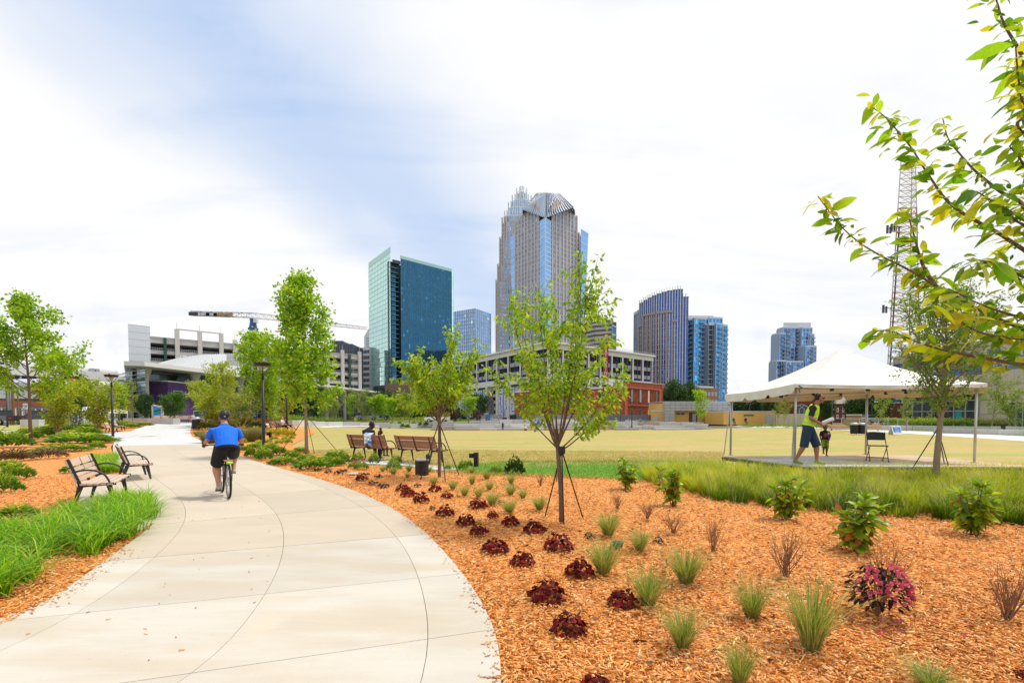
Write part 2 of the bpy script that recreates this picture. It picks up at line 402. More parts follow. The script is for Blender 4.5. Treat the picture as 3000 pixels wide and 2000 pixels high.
# =================== PATH (slabs) ===================
cream = pm('concrete_slab', (.475, .415, .335), .8, var=.12, scale=1.2, bump=.12, bscale=70, objrand=.06, sx=(.6, 2.2, 1))
pale = pm('concrete_slab_pale', (.50, .475, .43), .8, var=.10, scale=1.4, bump=.12, bscale=70, objrand=.05, base2=(.47, .42, .345), sx=(.6, 2.2, 1))
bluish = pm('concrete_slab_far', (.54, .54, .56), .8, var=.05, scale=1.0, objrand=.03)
# brushed streaks and faint stains on the slabs
for cm in (cream, pale):
    t = cm.node_tree; q = NB(t); pr = [n for n in t.nodes if n.type == 'BSDF_PRINCIPLED'][0]; tc = q.n('ShaderNodeTexCoord')
    mp = q.n('ShaderNodeMapping'); t.links.new(tc.outputs['Object'], mp.inputs[0]); mp.inputs['Scale'].default_value = (1.2, 26, 1); mp.inputs['Rotation'].default_value = (0, 0, math.radians(-19))
    st = q.ramp(q.noise(mp.outputs[0], 1.0, 5, .7), .35, .8); old = pr.inputs['Base Color'].links[0].from_socket
    bl = q.ramp(q.noise(tc.outputs['Object'], .9, 5, .65, .6), .55, .75)
    c_ = q.mix(q.m('MULTIPLY', st, .16), old, (.42, .33, .22, 1)); c_ = q.mix(q.m('MULTIPLY', bl, .22), c_, (.72, .52, .33, 1))
    sp = q.ramp(q.noise(tc.outputs['Object'], 45, 2, .5), .68, .74); c_ = q.mix(q.m('MULTIPLY', sp, .25), c_, (.30, .20, .12, 1))
    t.links.new(c_, pr.inputs['Base Color'])
def rail(pts, cont=()):
    w = [P(a*K, b_*K) for a, b_ in pts]; w = [Vector((p.x, p.y)) for p in w]
    w = [Vector(c) for c in cont]+w
    c = interp(w, 14)
    for _ in range(160): c = [c[0]]+[(c[i-1]+c[i]*2+c[i+1])/4 for i in range(1, len(c)-1)]+[c[-1]]
    return c
R0 = rail(((0, 1438), (120, 1380), (250, 1280), (345, 1215), (372, 1185), (345, 1140), (300, 1100), (285, 1088), (262, 1050), (255, 1025), (268, 1005), (290, 992), (330, 978), (385, 971)), [(-6.6, 1.2), (-4.9, 2.5)])
R1 = rail(((0, 1525), (240, 1375), (400, 1250), (432, 1190), (425, 1150), (375, 1110), (300, 1058), (292, 1028), (305, 1005), (330, 988), (360, 977), (400, 971)), [(-4.9, .6), (-3.9, 1.8)])
R2 = rail(((455, 1568), (545, 1450), (640, 1335), (657, 1240), (645, 1185), (590, 1130), (460, 1065), (385, 1030), (365, 1005), (370, 988), (395, 977), (415, 971)), [(-2.9, .0), (-2.3, 1.6)])
R3 = rail(((988, 1568), (988, 1440), (960, 1300), (900, 1210), (800, 1140), (690, 1100), (580, 1065), (470, 1035), (410, 1010), (402, 990), (415, 978), (428, 971)), [(-.75, -1), (-.6, 1.2)])
R4 = rail(((1165, 1568), (1140, 1450), (1105, 1380), (1060, 1310), (975, 1215), (880, 1150), (770, 1110), (660, 1080), (560, 1052), (500, 1030), (470, 1015), (440, 1003), (434, 990), (442, 978), (446, 971)), [(-.3, -1.2), (-.1, 1.2)])
def sl_(u): return .33+.45*float(sm(4.5, 11, u))-.5*float(sm(12, 30, u))
def uval(p):
    lo, hi = -5.0, 90.0
    for _ in range(40):
        m_ = (lo+hi)/2
        if m_+sl_(m_)*(p.x+3-min(m_, 24)*0-(-.62*max(m_-5, 0))*1) > p.y: hi = m_
        else: lo = m_
    return lo
def upar(R): return [uval(p) for p in R]
RAILS = [R0, R1, R2, R3, R4]; UP = [np.maximum.accumulate(np.array(upar(R))+np.arange(len(R))*1e-6) for R in RAILS]
def at(k, u):
    U = UP[k]; R = RAILS[k]
    return Vector((float(np.interp(u, U, [p.x for p in R])), float(np.interp(u, U, [p.y for p in R]))))
path = thing('path', '', '', (0, 0, 0)); del path['label'], path['category']; path['kind'] = 'structure'
drape('path_bedding', [(p.x, p.y) for p in R0]+[(p.x, p.y) for p in reversed(R4)], -.002, pm('joint_sand', (.17, .13, .09), .95), step=3)
CUTS = [1.0, 2.6, 4.0, 5.62, 7.4, 9.3, 11.2, 13.4, 16, 19, 22.5, 27, 32, 38, 45, 53, 62]
for ci in range(len(CUTS)-1):
    u0, u1 = CUTS[ci], CUTS[ci+1]; g_ = .006 if ci != 3 else .013
    for k in range(4):
        ins = .0024
        n = 7; A, B = [], []
        for i in range(n):
            u = u0+g_/2+(u1-u0-g_)*i/(n-1); a, c = at(k, u), at(k+1, u); d = c-a
            if d.length < .05: continue
            d.normalize()
            A.append(a+d*(ins if k else 0)); B.append(c-d*(ins if k < 3 else 0))
        if len(A) < 2: continue
        mb = MB()
        top = lambda p: (p.x, p.y, gz(p.x, p.y)+.012)
        bot = lambda p: (p.x, p.y, gz(p.x, p.y)-.02)
        for i in range(len(A)-1):
            mb.quad(top(A[i]), top(B[i]), top(B[i+1]), top(A[i+1])); mb.quad(bot(A[i]), top(A[i]), top(A[i+1]), bot(A[i+1])); mb.quad(top(B[i]), bot(B[i]), bot(B[i+1]), top(B[i+1]))
        mb.quad(bot(A[0]), bot(B[0]), top(B[0]), top(A[0])); mb.quad(top(A[-1]), top(B[-1]), bot(B[-1]), bot(A[-1]))
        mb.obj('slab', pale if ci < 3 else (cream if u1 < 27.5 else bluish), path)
def pad(name, pts, mat, dz=.008, kind='structure'):
    w = [P(a, b_) for a, b_ in pts]; mb = MB(); mb.prism([(p.x, p.y) for p in w], lambda x, y: gz(x, y)-.06, lambda x, y: gz(x, y)+dz)
    return mb.obj(name, mat, None, kind=kind)
pad('bench_pad', ((228, 1495), (232, 1455), (222, 1412), (300, 1400), (378, 1395), (460, 1460), (470, 1520), (400, 1560), (300, 1540)), cream, .004)
pad('bench_pad', ((1046, 1343), (1150, 1346), (1240, 1358), (1330, 1368), (1345, 1374), (1300, 1378), (1190, 1362), (1060, 1356)), bluish, -.005)
pad('bench_pad', ((290, 1282), (300, 1266), (395, 1262), (420, 1268), (352, 1288)), bluish, -.005)
# far pavement loop behind the lawn at right, strips left
wp = pm('pavement_concrete', (.60, .58, .54), .8, var=.05, scale=.4)
drape('pavement', [(p.x, p.y) for p in (P(2120, 1251), P(2300, 1251), P(2480, 1259), P(2700, 1271), P(3100, 1297), P(3400, 1315), P(3400, 1300), P(3100, 1281), P(2750, 1264), P(2480, 1254), P(2300, 1247), P(2120, 1247))], -.03, wp)
gl = pm('verge_turf', (.14, .30, .04), .95, var=.3, scale=2, bump=.5, bscale=20, base2=(.22, .33, .06))
drape('grass_verge', [(p.x, p.y) for p in (P(2480, 1254), P(2750, 1264), P(3100, 1281), P(3400, 1300), P(3400, 1245), P(2900, 1244), P(2480, 1246))], -.035, gl)
drape('pavement', [(p.x, p.y) for p in (P(740, 1246), P(1110, 1250), P(1110, 1243), P(700, 1240))], -.03, wp)
asphalt = pm('asphalt', (.14, .14, .145), .9, var=.15, scale=1, bump=.2)
drape('road', [(-160, 62), (-34, 66), (-30, 74), (-160, 72)], -.02, asphalt, step=4)
drape('road', [(-46, 96), (140, 106), (140, 116), (-50, 104)], -.05, asphalt, step=4)
drape('pavement', [(p.x, p.y) for p in (P(-200, 1300), P(-40, 1280), P(100, 1267), P(120, 1262), P(60, 1258), P(-200, 1268))], -.02, wp)
drape('grass_verge', [(p.x, p.y) for p in (P(-300, 1266), P(60, 1257), P(170, 1250), P(140, 1243), P(-300, 1246))], -.022, pm('dry_verge', (.34, .34, .10), .95, var=.3, scale=2))
# =================== MULCH CHIPS ===================
def chips(n, poly, ymax, seed, lens=(.012, .052)):
    r = np.random.default_rng(seed); pl = [(p[0], p[1]) for p in poly]
    xs = []; ys = []; tot = 0
    while tot < n:
        # density falls with distance squared
        m = 60000; yy = 1.2*(ymax/1.2)**r.random(m); u = r.uniform(-1.25, 1.25, m)
        xx = u*(yy+.5); k = inpoly(xx, yy, pl); xs.append(xx[k]); ys.append(yy[k]); tot += k.sum()
    x = np.concatenate(xs)[:n]; y = np.concatenate(ys)[:n]
    L = r.uniform(lens[0], lens[1], n)**1.0*(1+.03*y); w = r.uniform(.004, .011, n)*(1+.06*y); h = r.uniform(.003, .007, n)*(1+.04*y)
    az = r.uniform(0, 2*np.pi, n); el = r.normal(0, .22, n)
    d = np.stack([np.cos(az)*np.cos(el), np.sin(az)*np.cos(el), np.sin(el)], 1)
    s = np.stack([-np.sin(az), np.cos(az), r.normal(0, .3, n)], 1); s /= np.linalg.norm(s, axis=1)[:, None]
    u_ = np.cross(d, s)
    c = np.stack([x, y, G(x, y)-.004+r.uniform(0, .022, n)], 1)
    V = np.zeros((n, 8, 3)); j = 0
    for e in (-1, 1):
        for a, b2 in ((-1, -1), (1, -1), (1, 1), (-1, 1)):
            wt = w*(1 if e < 0 else r.uniform(.3, 1, n))
            V[:, j] = c+d*(e*L/2)[:, None]+s*(a*wt/2)[:, None]+u_*(b2*h/2)[:, None]; j += 1
    base = (np.arange(n)*8)[:, None]; fs = np.array([[4, 5, 6, 7], [3, 2, 1, 0], [1, 2, 6, 5], [2, 3, 7, 6], [3, 0, 4, 7]])
    Fa = (base[:, None, :]+fs[None]).reshape(-1, 4)
    pal = np.array([(.20, .05, .012), (.48, .14, .025), (.70, .25, .05), (.80, .36, .10), (.84, .45, .16), (.88, .60, .30)])
    ci = np.clip((r.beta(2.3, 1.9, n)*6).astype(int), 0, 5); cc = pal[ci]*r.uniform(.8, 1.15, n)[:, None]; lf = np.sin(x*1.7+2*np.sin(y*1.1))*np.sin(y*1.9+1.5*np.sin(x*.8)); cc = cc*(.93+.13*lf)[:, None]; gy = (lf > .35) & (r.random(n) < .35); cc[gy] = cc[gy]*.55+np.array([.22, .15, .09])
    return V.reshape(-1, 3), Fa, cc.repeat(5, 0)
chipm = pm('wood_chip', (1, 1, 1), .8, var=.12, scale=40, bump=0, attr=True, spec=.2)
_n = [p for p in BEDR[17:]]
BEDR_C = [p for p in R4 if p.y < 24]+_n
V, Fa, c = chips(76000, BEDR_C, 17, 3); mk('mulch_chips', npmesh('mulch_chips', V, Fa, c), chipm, None, kind='stuff')
V, Fa, c = chips(15000, BEDL, 13, 4); c2 = c.copy()
_pp = [tuple(P(a, b_))[:2] for a, b_ in ((228, 1495), (232, 1455), (222, 1412), (300, 1400), (378, 1395), (460, 1460), (470, 1520), (400, 1560), (300, 1540))]
_c = V.reshape(-1, 8, 3).mean(1); _k = ~inpoly(_c[:, 0], _c[:, 1], _pp); V = V.reshape(-1, 8, 3)[_k].reshape(-1, 3); _n = int(_k.sum()); Fa = Fa[:_n*5]; c2 = c2[:_n*5]
mk('mulch_chips', npmesh('mulch_chips', V, Fa, c2), chipm, None, kind='stuff')
# chips strayed onto the concrete along the edges
def stray(n, R, side, spread, seed, ulo, uhi):
    r = np.random.default_rng(seed); V, Fa, c = chips(n, [(-20, 0), (20, 0), (20, 30), (-20, 30)], 12, seed, (.012, .05))
    V = V.reshape(n, 8, 3); cen = V.mean(1)
    for i in range(n):
        k = r.uniform(0, len(R)-1.01); a = R[int(k)].lerp(R[int(k)+1], k-int(k))
        tt = (R[int(k)+1]-R[int(k)]).normalized(); nrm = Vector((-tt.y, tt.x))*side
        if not (ulo < a.y < uhi): a = R[int(len(R)*.2)]
        o = abs(r.normal(0, spread)); q_ = a+nrm*o
        V[i] = (V[i]-cen[i])*.6+np.array([q_.x, q_.y, gz(q_.x, q_.y)+.018])
    return V.reshape(-1, 3), Fa, c*.75
V, Fa, c = stray(330, R0[10:60], -1, .10, 11, 2, 12); mk('stray_chips', npmesh('stray_chips', V, Fa, c), chipm, None, kind='stuff')
V, Fa, c = stray(230, R4[12:110], 1, .06, 12, 2, 12); mk('stray_chips', npmesh('stray_chips', V, Fa, c), chipm, None, kind='stuff')
V, Fa, c = stray(60, R2[12:110], 1, 1.1, 13, 2, 14); mk('stray_chips', npmesh('stray_chips', V, Fa, c), chipm, None, kind='stuff')
# =================== BUILDINGS ===================
class Wall:
    """upright face from A to B (world xy); u runs 0..1, off is metres proud of the face, towards the street"""
    def __init__(s, A, B, z0, z1):
        s.A, s.B = Vector(A), Vector(B); s.z0, s.z1 = z0, z1; d = s.B-s.A; s.L = d.length; s.d = d/s.L
        n = Vector((-s.d.y, s.d.x))
        if n.dot(-(s.A+s.B)/2) < 0: n = -n
        s.n = n
    def p(s, u, z, off=0.0):
        q_ = s.A+s.d*(u*s.L)+s.n*off; return (q_.x, q_.y, z)
    def box(s, mb, u0, u1, za, zb, o0, o1):
        i = len(mb.v)
        for z in (za, zb):
            for u, o in ((u0, o0), (u1, o0), (u1, o1), (u0, o1)): mb.v.append(s.p(u, z, o))
        for f in ((3, 2, 1, 0), (4, 5, 6, 7), (0, 1, 5, 4), (1, 2, 6, 5), (2, 3, 7, 6), (3, 0, 4, 7)): mb.f.append(tuple(i+k for k in f))
        if mb.c is not None: mb.c += [(1, 1, 1)]*6
    def panes(s, mb, nc, nr, off=0.0, tilt=.02, lo=.55, hi=1.25, lit_odds=.04, u0=0, u1=1, za=None, zb=None, seed=0):
        r = random.Random(seed+int(s.L*10)); za = s.z0 if za is None else za; zb = s.z1 if zb is None else zb
        cv = [r.uniform(.9, 1.1) for _ in range(nc)]
        for j in range(nr):
            rv = r.uniform(.9, 1.1)
            for i in range(nc):
                a, b_ = u0+(u1-u0)*i/nc, u0+(u1-u0)*(i+1)/nc; c, d = za+(zb-za)*j/nr, za+(zb-za)*(j+1)/nr
                t1, t2 = r.uniform(-tilt, tilt), r.uniform(-tilt, tilt); v = r.uniform(lo, hi)*cv[i]*rv
                if r.random() < lit_odds: v = r.uniform(1.8, 3.0)  # random panes paler: bright window lights painted into the glass colour
                mb.quad(s.p(a, c, off-t1-t2), s.p(b_, c, off+t1-t2), s.p(b_, d, off+t1+t2), s.p(a, d, off-t1+t2), (v, v, v))
    def vbars(s, mb, us, w, za, zb, o0, o1):
        for u in us: s.box(mb, u-w/2/s.L, u+w/2/s.L, za, zb, o0, o1)
    def hbars(s, mb, zs, h, u0, u1, o0, o1):
        for z in zs: s.box(mb, u0, u1, z-h/2, z+h/2, o0, o1)
def core(name, mat, parent, pts, z0, z1):
    mb = MB(); mb.prism([tuple(p) for p in pts], z0, z1); return mb.obj(name, mat, parent)
def txt(s, name, size, mat, parent, loc, rot, depth=.02, align='LEFT', stretch=1.0):
    cu = bpy.data.curves.new(name, 'FONT'); cu.body = s; cu.size = size; cu.extrude = depth; cu.align_x = align
    o = bpy.data.objects.new(name, cu); COL.objects.link(o)
    dg = bpy.context.evaluated_depsgraph_get(); me = bpy.data.meshes.new_from_object(o.evaluated_get(dg)); me.name = name
    bpy.data.objects.remove(o)
    n = mk(name, me, None, parent); me.materials.clear(); me.materials.append(mat)
    n.matrix_basis = Matrix.Translation(loc) @ rot @ Matrix.Diagonal((stretch, 1, 1, 1)); return n
def wallrot(w):
    # text stands upright on the wall, reading along the wall as seen from the street
    d = w.d if w.d.cross(w.n) < 0 else -w.d
    return Matrix(((d.x, 0, w.n.x, 0), (d.y, 0, w.n.y, 0), (0, 1, 0, 0), (0, 0, 0, 1)))
def seq(a, b_, n): return [a+(b_-a)*i/(n-1) for i in range(n)]
def inset(A, B, back):   # far corners of a block behind face AB
    w = Wall(A, B, 0, 1); return [A, B, B-w.n*back, A-w.n*back]
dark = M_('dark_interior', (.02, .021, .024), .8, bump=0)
conc = M_('cast_concrete', (.46, .44, .42), .85, var=.15, scale=.5)
# ---- glass tower ----
B0 = thing('glass_tower', 'tall glass office tower with pale aqua left side and deep blue front', 'tower')
c0, cl_, crr = XY(1147, 300), XY(1084, 331), XY(1325, 333)
s1 = c0+(crr-c0)*.155
za, zt = 18, ZZ(735, 300)
w1 = Wall(cl_, c0, za, zt-1); w2 = Wall(s1, crr, za, ZZ(742, 303)); w2.z1 = zt-3
g1 = glassm('aqua_glass', (.50, .78, .74), .8, .06, .35); g2 = glassm('deep_blue_glass', (.03, .13, .25), .85, .05, .6)
mb = MB(); w1.panes(mb, 14, 28, 0, .012, .8, 1.1, .01); mb.obj('glazing', g1, B0, kind='stuff')
mb = MB(); w1.hbars(mb, seq(za, zt-1, 29), .28, 0, 1, 0, .10); w1.vbars(mb, seq(0, 1, 15), .07, za, zt-1, 0, .06); mb.obj('mullions', M_('aqua_mullion', (.35, .55, .53), .4, metal=.4), B0, kind='stuff')
mb = MB(); w2.panes(mb, 30, 56, 0, .003, .8, 1.15, .025); mb.obj('glazing', g2, B0, kind='stuff')
mb = MB(); w2.vbars(mb, seq(0, 1, 31), .10, za, w2.z1, 0, .12); w2.hbars(mb, seq(za, w2.z1, 57), .09, 0, 1, 0, .07); mb.obj('mullions', M_('teal_mullion', (.09, .20, .24), .4, metal=.5), B0, kind='stuff')
# recessed slot between the two faces
ns = Wall(c0, crr, 0, 1).n; w3 = Wall(c0-ns*3.0, s1-ns*3.0, za, zt-13)
mb = MB(); w3.panes(mb, 3, 27, 0, .03, .5, 1.2, .1); mb.obj('glazing', g2, B0, kind='stuff')
mb = MB(); w3.hbars(mb, seq(za, zt-6, 28), .5, 0, 1, 0, 1.2); mb.obj('balcony', M_('teal_mullion'), B0, kind='stuff')
core('core_wall', M_('tower_dark', (.03, .05, .07), .4), B0, [c0-ns*3.3, s1-ns*3.3, crr-ns*.4, crr-ns*20, cl_+(crr-c0)*.6, cl_+(crr-c0)*.02, c0+(crr-c0)*.02-ns*.5], za, zt-6)
core('slab', M_('tower_dark'), B0, [c0+(crr-c0)*.04-ns*.6, s1-ns*.2, s1-ns*8, c0+(cl_-c0)*.2+(crr-c0)*.10], zt-6.5, zt-4.5)
# rounded right corner, screens above the roof
arc = [crr+Wall(s1, crr, 0, 1).d*(3.2*math.sin(a))-ns*(3.2*(1-math.cos(a))) for a in seq(0, 1.5, 7)]
mb = MB()
for i in range(6): Wall(arc[i], arc[i+1], za, w2.z1).panes(mb, 1, 28, 0, .01, 1.5, 2.4, 0)
mb.obj('corner_glazing', g1, B0, kind='stuff')
mb = MB(); mb.prism([tuple(p) for p in (cl_, c0, c0-(c0-cl_).normalized()*.3+w1.n*-.3, cl_-w1.n*.3)], zt-1, lambda x, y: zt+2.5); mb.obj('screen_wall', g1, B0)
mb = MB(); mb.prism([tuple(p) for p in (s1, crr, crr-ns*.3, s1-ns*.3)], w2.z1, w2.z1+2); mb.obj('screen_wall', g1, B0)
core('podium', M_('podium_brick', (.21, .135, .11), .85, var=.12), B0, [XY(1128, 250), XY(1235, 240), XY(1320, 260), XY(1320, 300), XY(1128, 300)], -1, ZZ(1122, 250))
core('podium_roof', M_('tower_dark'), B0, [XY(1095, 300), XY(1150, 280), XY(1330, 300), XY(1330, 320), XY(1095, 330)], ZZ(1128, 290), za)
# ---- pale blue tower right of it ----
B1 = thing('office_tower', 'pale blue gridded glass tower between the aqua tower and the tan skyscraper', 'tower')
a, c, d = XY(1318, 400), XY(1393, 385), XY(1438, 405); g3 = glassm('sky_blue_glass', (.28, .45, .72), .8, .1, .7)
zt = ZZ(905, 385)
for A_, B_, n_ in ((a, c, 12), (c, d, 8)):
    w = Wall(A_, B_, 0, zt); mb = MB(); w.panes(mb, n_, 30, .12, .01, .8, 1.2, .02); mb.obj('glazing', g3, B1, kind='stuff')
    mb = MB(); w.vbars(mb, seq(0, 1, n_+1), .55, 0, zt+.6, 0, .35); w.hbars(mb, seq(0, zt, 31), .5, 0, 1, 0, .25); mb.obj('mullions', M_('blue_grey_frame', (.30, .38, .52), .5), B1, kind='stuff')
core('core_wall', M_('tower_dark'), B1, [a, c, d, d+Vector((-4, 30)), a+Vector((4, 30))], 0, zt)
# ---- stepped crown skyscraper (back) and chiselled tower (front) ----
tan = M_('tan_stone', (.52, .44, .40), .8, var=.06, scale=.1, bump=0); gl4 = glassm('grey_blue_glass', (.20, .38, .66), .8, .1, .6)
gl5 = glassm('bright_blue_glass', (.20, .42, .78), .8, .07, .5)
silver = M_('silver_crown', (.62, .66, .70), .35, metal=.6, bump=0)
def piers(B, A_, B_, z0, z1, n, fl=4.1, pw=.45, gm=None, pm_=None, top=1.2, sh=.28, lit_odds=.02, pn='pier'):
    w = Wall(A_, B_, z0, z1); nr = max(2, int((z1-z0)/fl)); mb = MB(); w.panes(mb, n*2, nr, .14, .03, .5, 1.3, lit_odds); mb.obj('glazing', gm or gl4, B, kind='stuff')
    mb = MB(); w.vbars(mb, seq(0, 1, n+1), w.L/n*pw, z0, z1+top, -.3, .7); mb.obj(pn+'s', pm_ or tan, B, kind='stuff')
    mb = MB(); w.hbars(mb, seq(z0, z1, nr+1), fl*sh, 0, 1, -.2, .25); w.vbars(mb, [(i+.5)/n for i in range(n)], .3, z0, z1, 0, .4); mb.obj('spandrels', pm_ or tan, B, kind='stuff'); return w
B2 = thing('crown_skyscraper', 'tallest tan skyscraper with stepped spiky silver crown, behind the chiselled tower', 'tower')
D = 560; steps = [(1454, 829), (1459, 780), (1465, 699), (1472, 650), (1479, 628), (1490, 600), (1501, 576), (1514, 552)]
cxp = 1528
for i, (px, py) in enumerate(steps):
    d_ = D-6+i*2.2; A_, B_ = XY(px, d_+5), XY(px+9+i*1.2, d_); C_, D_ = XY(2*cxp-px-9-i*1.2, d_), XY(2*cxp-px, d_+5); z0 = 0 if i == 0 else ZZ(steps[i-1][1], D)-2; z1 = ZZ(py, D)
    mat = tan if i < 4 else silver; n1, n2_ = 2, max(3, int(16-i*1.6))
    core('shaft' if i < 4 else 'crown_tier', M_('tower_dark') if i < 4 else silver, B2, [A_, B_, C_, D_, D_+Vector((0, 30)), A_+Vector((0, 30))], z0, z1)
    for P_, Q_, n_ in ((A_, B_, n1), (B_, C_, n2_), (C_, D_, n1)):
        piers(B2, P_, Q_, z0, z1, n_, 4.3, .42 if i < 4 else .25, None, mat, 3 if i < 3 else 7, .22, .02, 'pier' if i < 4 else 'spire')
mb = MB()
for k in range(14):
    a_ = 2*math.pi*k/14; r_ = 5.2; c_ = XY(cxp, D+12); mb.beam((c_.x+r_*math.cos(a_), c_.y+r_*math.sin(a_), ZZ(552, D)), (c_.x+r_*math.cos(a_)*.85, c_.y+r_*math.sin(a_)*.85, ZZ(549-random.random()*3, D)), .5, .5)
mb.obj('crown_rods', silver, B2, kind='stuff')
B3 = thing('chiselled_skyscraper', 'broad tan skyscraper with blue corner bays and sloped glass top', 'tower')
D = 436; zb = 0; zt = ZZ(598, D)
pA, pB, pC, pD = XY(1510, D+26), XY(1577, D+2), XY(1616, D+2), XY(1687, D+24)
pC2 = XY(1596.5, D-7)
wl = piers(B3, pA, pB, zb, zt-6, 7, 4.0, .34, gl4, tan, 1.5); wr = piers(B3, pC, pD, zb, zt-2, 7, 4.0, .34, gl4, tan, 1.5)
zbay = ZZ(643, D-4)
for A_, B_ in ((pB, pC2), (pC2, pC)):
    w = Wall(A_, B_, 70, zbay); mb = MB(); w.panes(mb, 3, 26, 0, .02, .85, 1.15, 0); mb.obj('corner_glazing', gl5, B3, kind='stuff')
    mb = MB(); w.hbars(mb, seq(70, zbay, 27), .8, 0, 1, 0, .15); w.vbars(mb, (0, 1), .5, 70, zbay, 0, .3); mb.obj('corner_frame', M_('pale_frame', (.55, .60, .68), .5), B3, kind='stuff')
# stacked setbacks towards the top of the stone faces
for (A_, B_, zz, nn_) in ((pA.lerp(pB, .18), pA.lerp(pB, .9), zt-2, 4), (pA.lerp(pB, .35), pA.lerp(pB, .9), zt+3, 4), (pC.lerp(pD, .12), pC.lerp(pD, .92), zt+3, 5), (pC.lerp(pD, .22), pC.lerp(pD, .8), zt+6, 4)):
    v = Wall(A_, B_, 0, 1).n*-1.2; piers(B3, A_+v, B_+v, zt-10, zz, nn_, 4, .34, gl5, tan, 2.2)
    core('setback', tan, B3, inset(A_+v*1.3, B_+v*1.3, 14), zt-12, zz)
core('shaft', M_('tower_dark'), B3, [pA, pB, pC, pD, XY(1690, D+60), XY(1515, D+60)], zb, zt-5)
core('corner_shaft', M_('tower_dark'), B3, [pB, pC2+Vector((0, .4)), pC, pC+Vector((0, 8)), pB+Vector((0, 8))], 70, zbay-1)
# flared blue fins
for (x0, x1, xb, d0, d1, py) in ((1495, 1509, 1508, D+34, D+26, 688), (1699, 1721, 1700, D+22, D+34, 677)):
    zf = ZZ(py, D+28); A_, B_ = XY(x0, d0), XY(x1, d1)
    fl = XY(xb, (d0+d1)/2)
    mb = MB(); nr = 24
    for j in range(nr):
        za_, zb_ = 30+(zf-30)*j/nr, 30+(zf-30)*(j+1)/nr; ka, kb = .25+.75*j/nr, .25+.75*(j+1)/nr
        if x0 < 1500: L0, L1, R0_, R1_ = B_.lerp(A_, ka), B_.lerp(A_, kb), B_, B_
        else: L0, L1, R0_, R1_ = A_, A_, A_.lerp(B_, ka), A_.lerp(B_, kb)
        v = random.uniform(.8, 1.1); mb.quad((L0.x, L0.y, za_+.8), (R0_.x, R0_.y, za_+.8), (R1_.x, R1_.y, zb_), (L1.x, L1.y, zb_), (v, v, v))
        mb.quad((L0.x, L0.y, za_), (R0_.x, R0_.y, za_), (R0_.x, R0_.y, za_+.8), (L0.x, L0.y, za_+.8), (1.6, 1.5, 1.5))
    mb.obj('corner_fin', gl5, B3, kind='stuff')
wside = piers(B3, XY(1687, D+24), XY(1700, D+36), zb, zt-16, 2, 4, .4, gl4, tan, 2)
# sloped glass roof with ribs
gr = glassm('roof_glass', (.42, .56, .78), .75, .12, .4)
r0, r1 = XY(1571, D+30), XY(1636, D+30); ztop = ZZ(568, D+30); ze = ZZ(640, D-5)
e = [(pB.x-14, pB.y+8, zt-1), (pC2.x, pC2.y, zbay), (pC.x+20, pC.y+8, zt+1), (pD.x, pD.y+4, zt)]
rt = [(r0.x, r0.y, ztop), (XY(1600, D+16).x, XY(1600, D+16).y, ZZ(566, D+16)), (r1.x, r1.y, ztop)]
mb = MB(); mb.poly([e[0], e[1], rt[1], rt[0]]); mb.poly([e[1], e[2], rt[2], rt[1]]); mb.poly([e[2], e[3], rt[2]]); mb.poly([rt[0], rt[1], rt[2], (r1.x, r1.y+20, ztop), (r0.x, r0.y+20, ztop)]); mb.poly([(r0.x, r0.y+20, ztop), rt[0], e[0], (pA.x+6, pA.y+6, zt-4)])
mb.obj('roof', gr, B3)
mb = MB()
for i in range(13):
    k = i/12
    for (a_, b_, c_, d_) in ((e[0], e[1], rt[0], rt[1]), (e[2], e[1], rt[2], rt[1])):
        p_, q_ = Vector(a_).lerp(Vector(b_), k), Vector(c_).lerp(Vector(d_), k); mb.beam(p_+Vector((0, -.4, .4)), q_+Vector((0, -.4, .4)), .5, .6)
mb.obj('roof_ribs', M_('rib_grey', (.36, .40, .46), .4, metal=.4), B3, kind='stuff')
# ---- brown banded block ----
B4 = thing('office_block', 'brown and cream banded office block with a narrow blue glass strip', 'building')
brn = M_('brown_band', (.12, .10, .09), .5); crm = M_('cream_band', (.40, .37, .34), .7, var=.05)
for (A_, B_) in ((XY(1704, 300), XY(1742, 290)), (XY(1742, 290), XY(1791, 285))):
    w = Wall(A_, B_, 0, ZZ(941, 290)); n = 22
    for i in range(n):
        mb = MB(); z = w.z1*i/n; w.box(mb, 0, 1, z, z+w.z1/n*.5, -.5, .5); mb.obj('cream_band', crm, B4)
    mb = MB(); w.box(mb, 0, 1, 0, w.z1, -3, 0); mb.obj('window_band', brn, B4)
w = Wall(XY(1791, 284), XY(1804, 290), 0, ZZ(955, 286)); mb = MB(); w.panes(mb, 1, 11, 0, .05, .5, 1.3, 0); mb.obj('glazing', gl5, B4)
for z_ in seq(0, w.z1, 12): mb = MB(); w.hbars(mb, (z_,), .5, 0, 1, 0, .3); mb.obj('transom', M_('pale_frame'), B4)
core('roof', crm, B4, [XY(1758, 290), XY(1783, 290), XY(1783, 310), XY(1758, 310)], ZZ(945, 290), ZZ(936, 290))
core('core_wall', brn, B4, [XY(1706, 303), XY(1742, 293), XY(1804, 291), XY(1804, 330), XY(1706, 330)], 0, ZZ(942, 290))
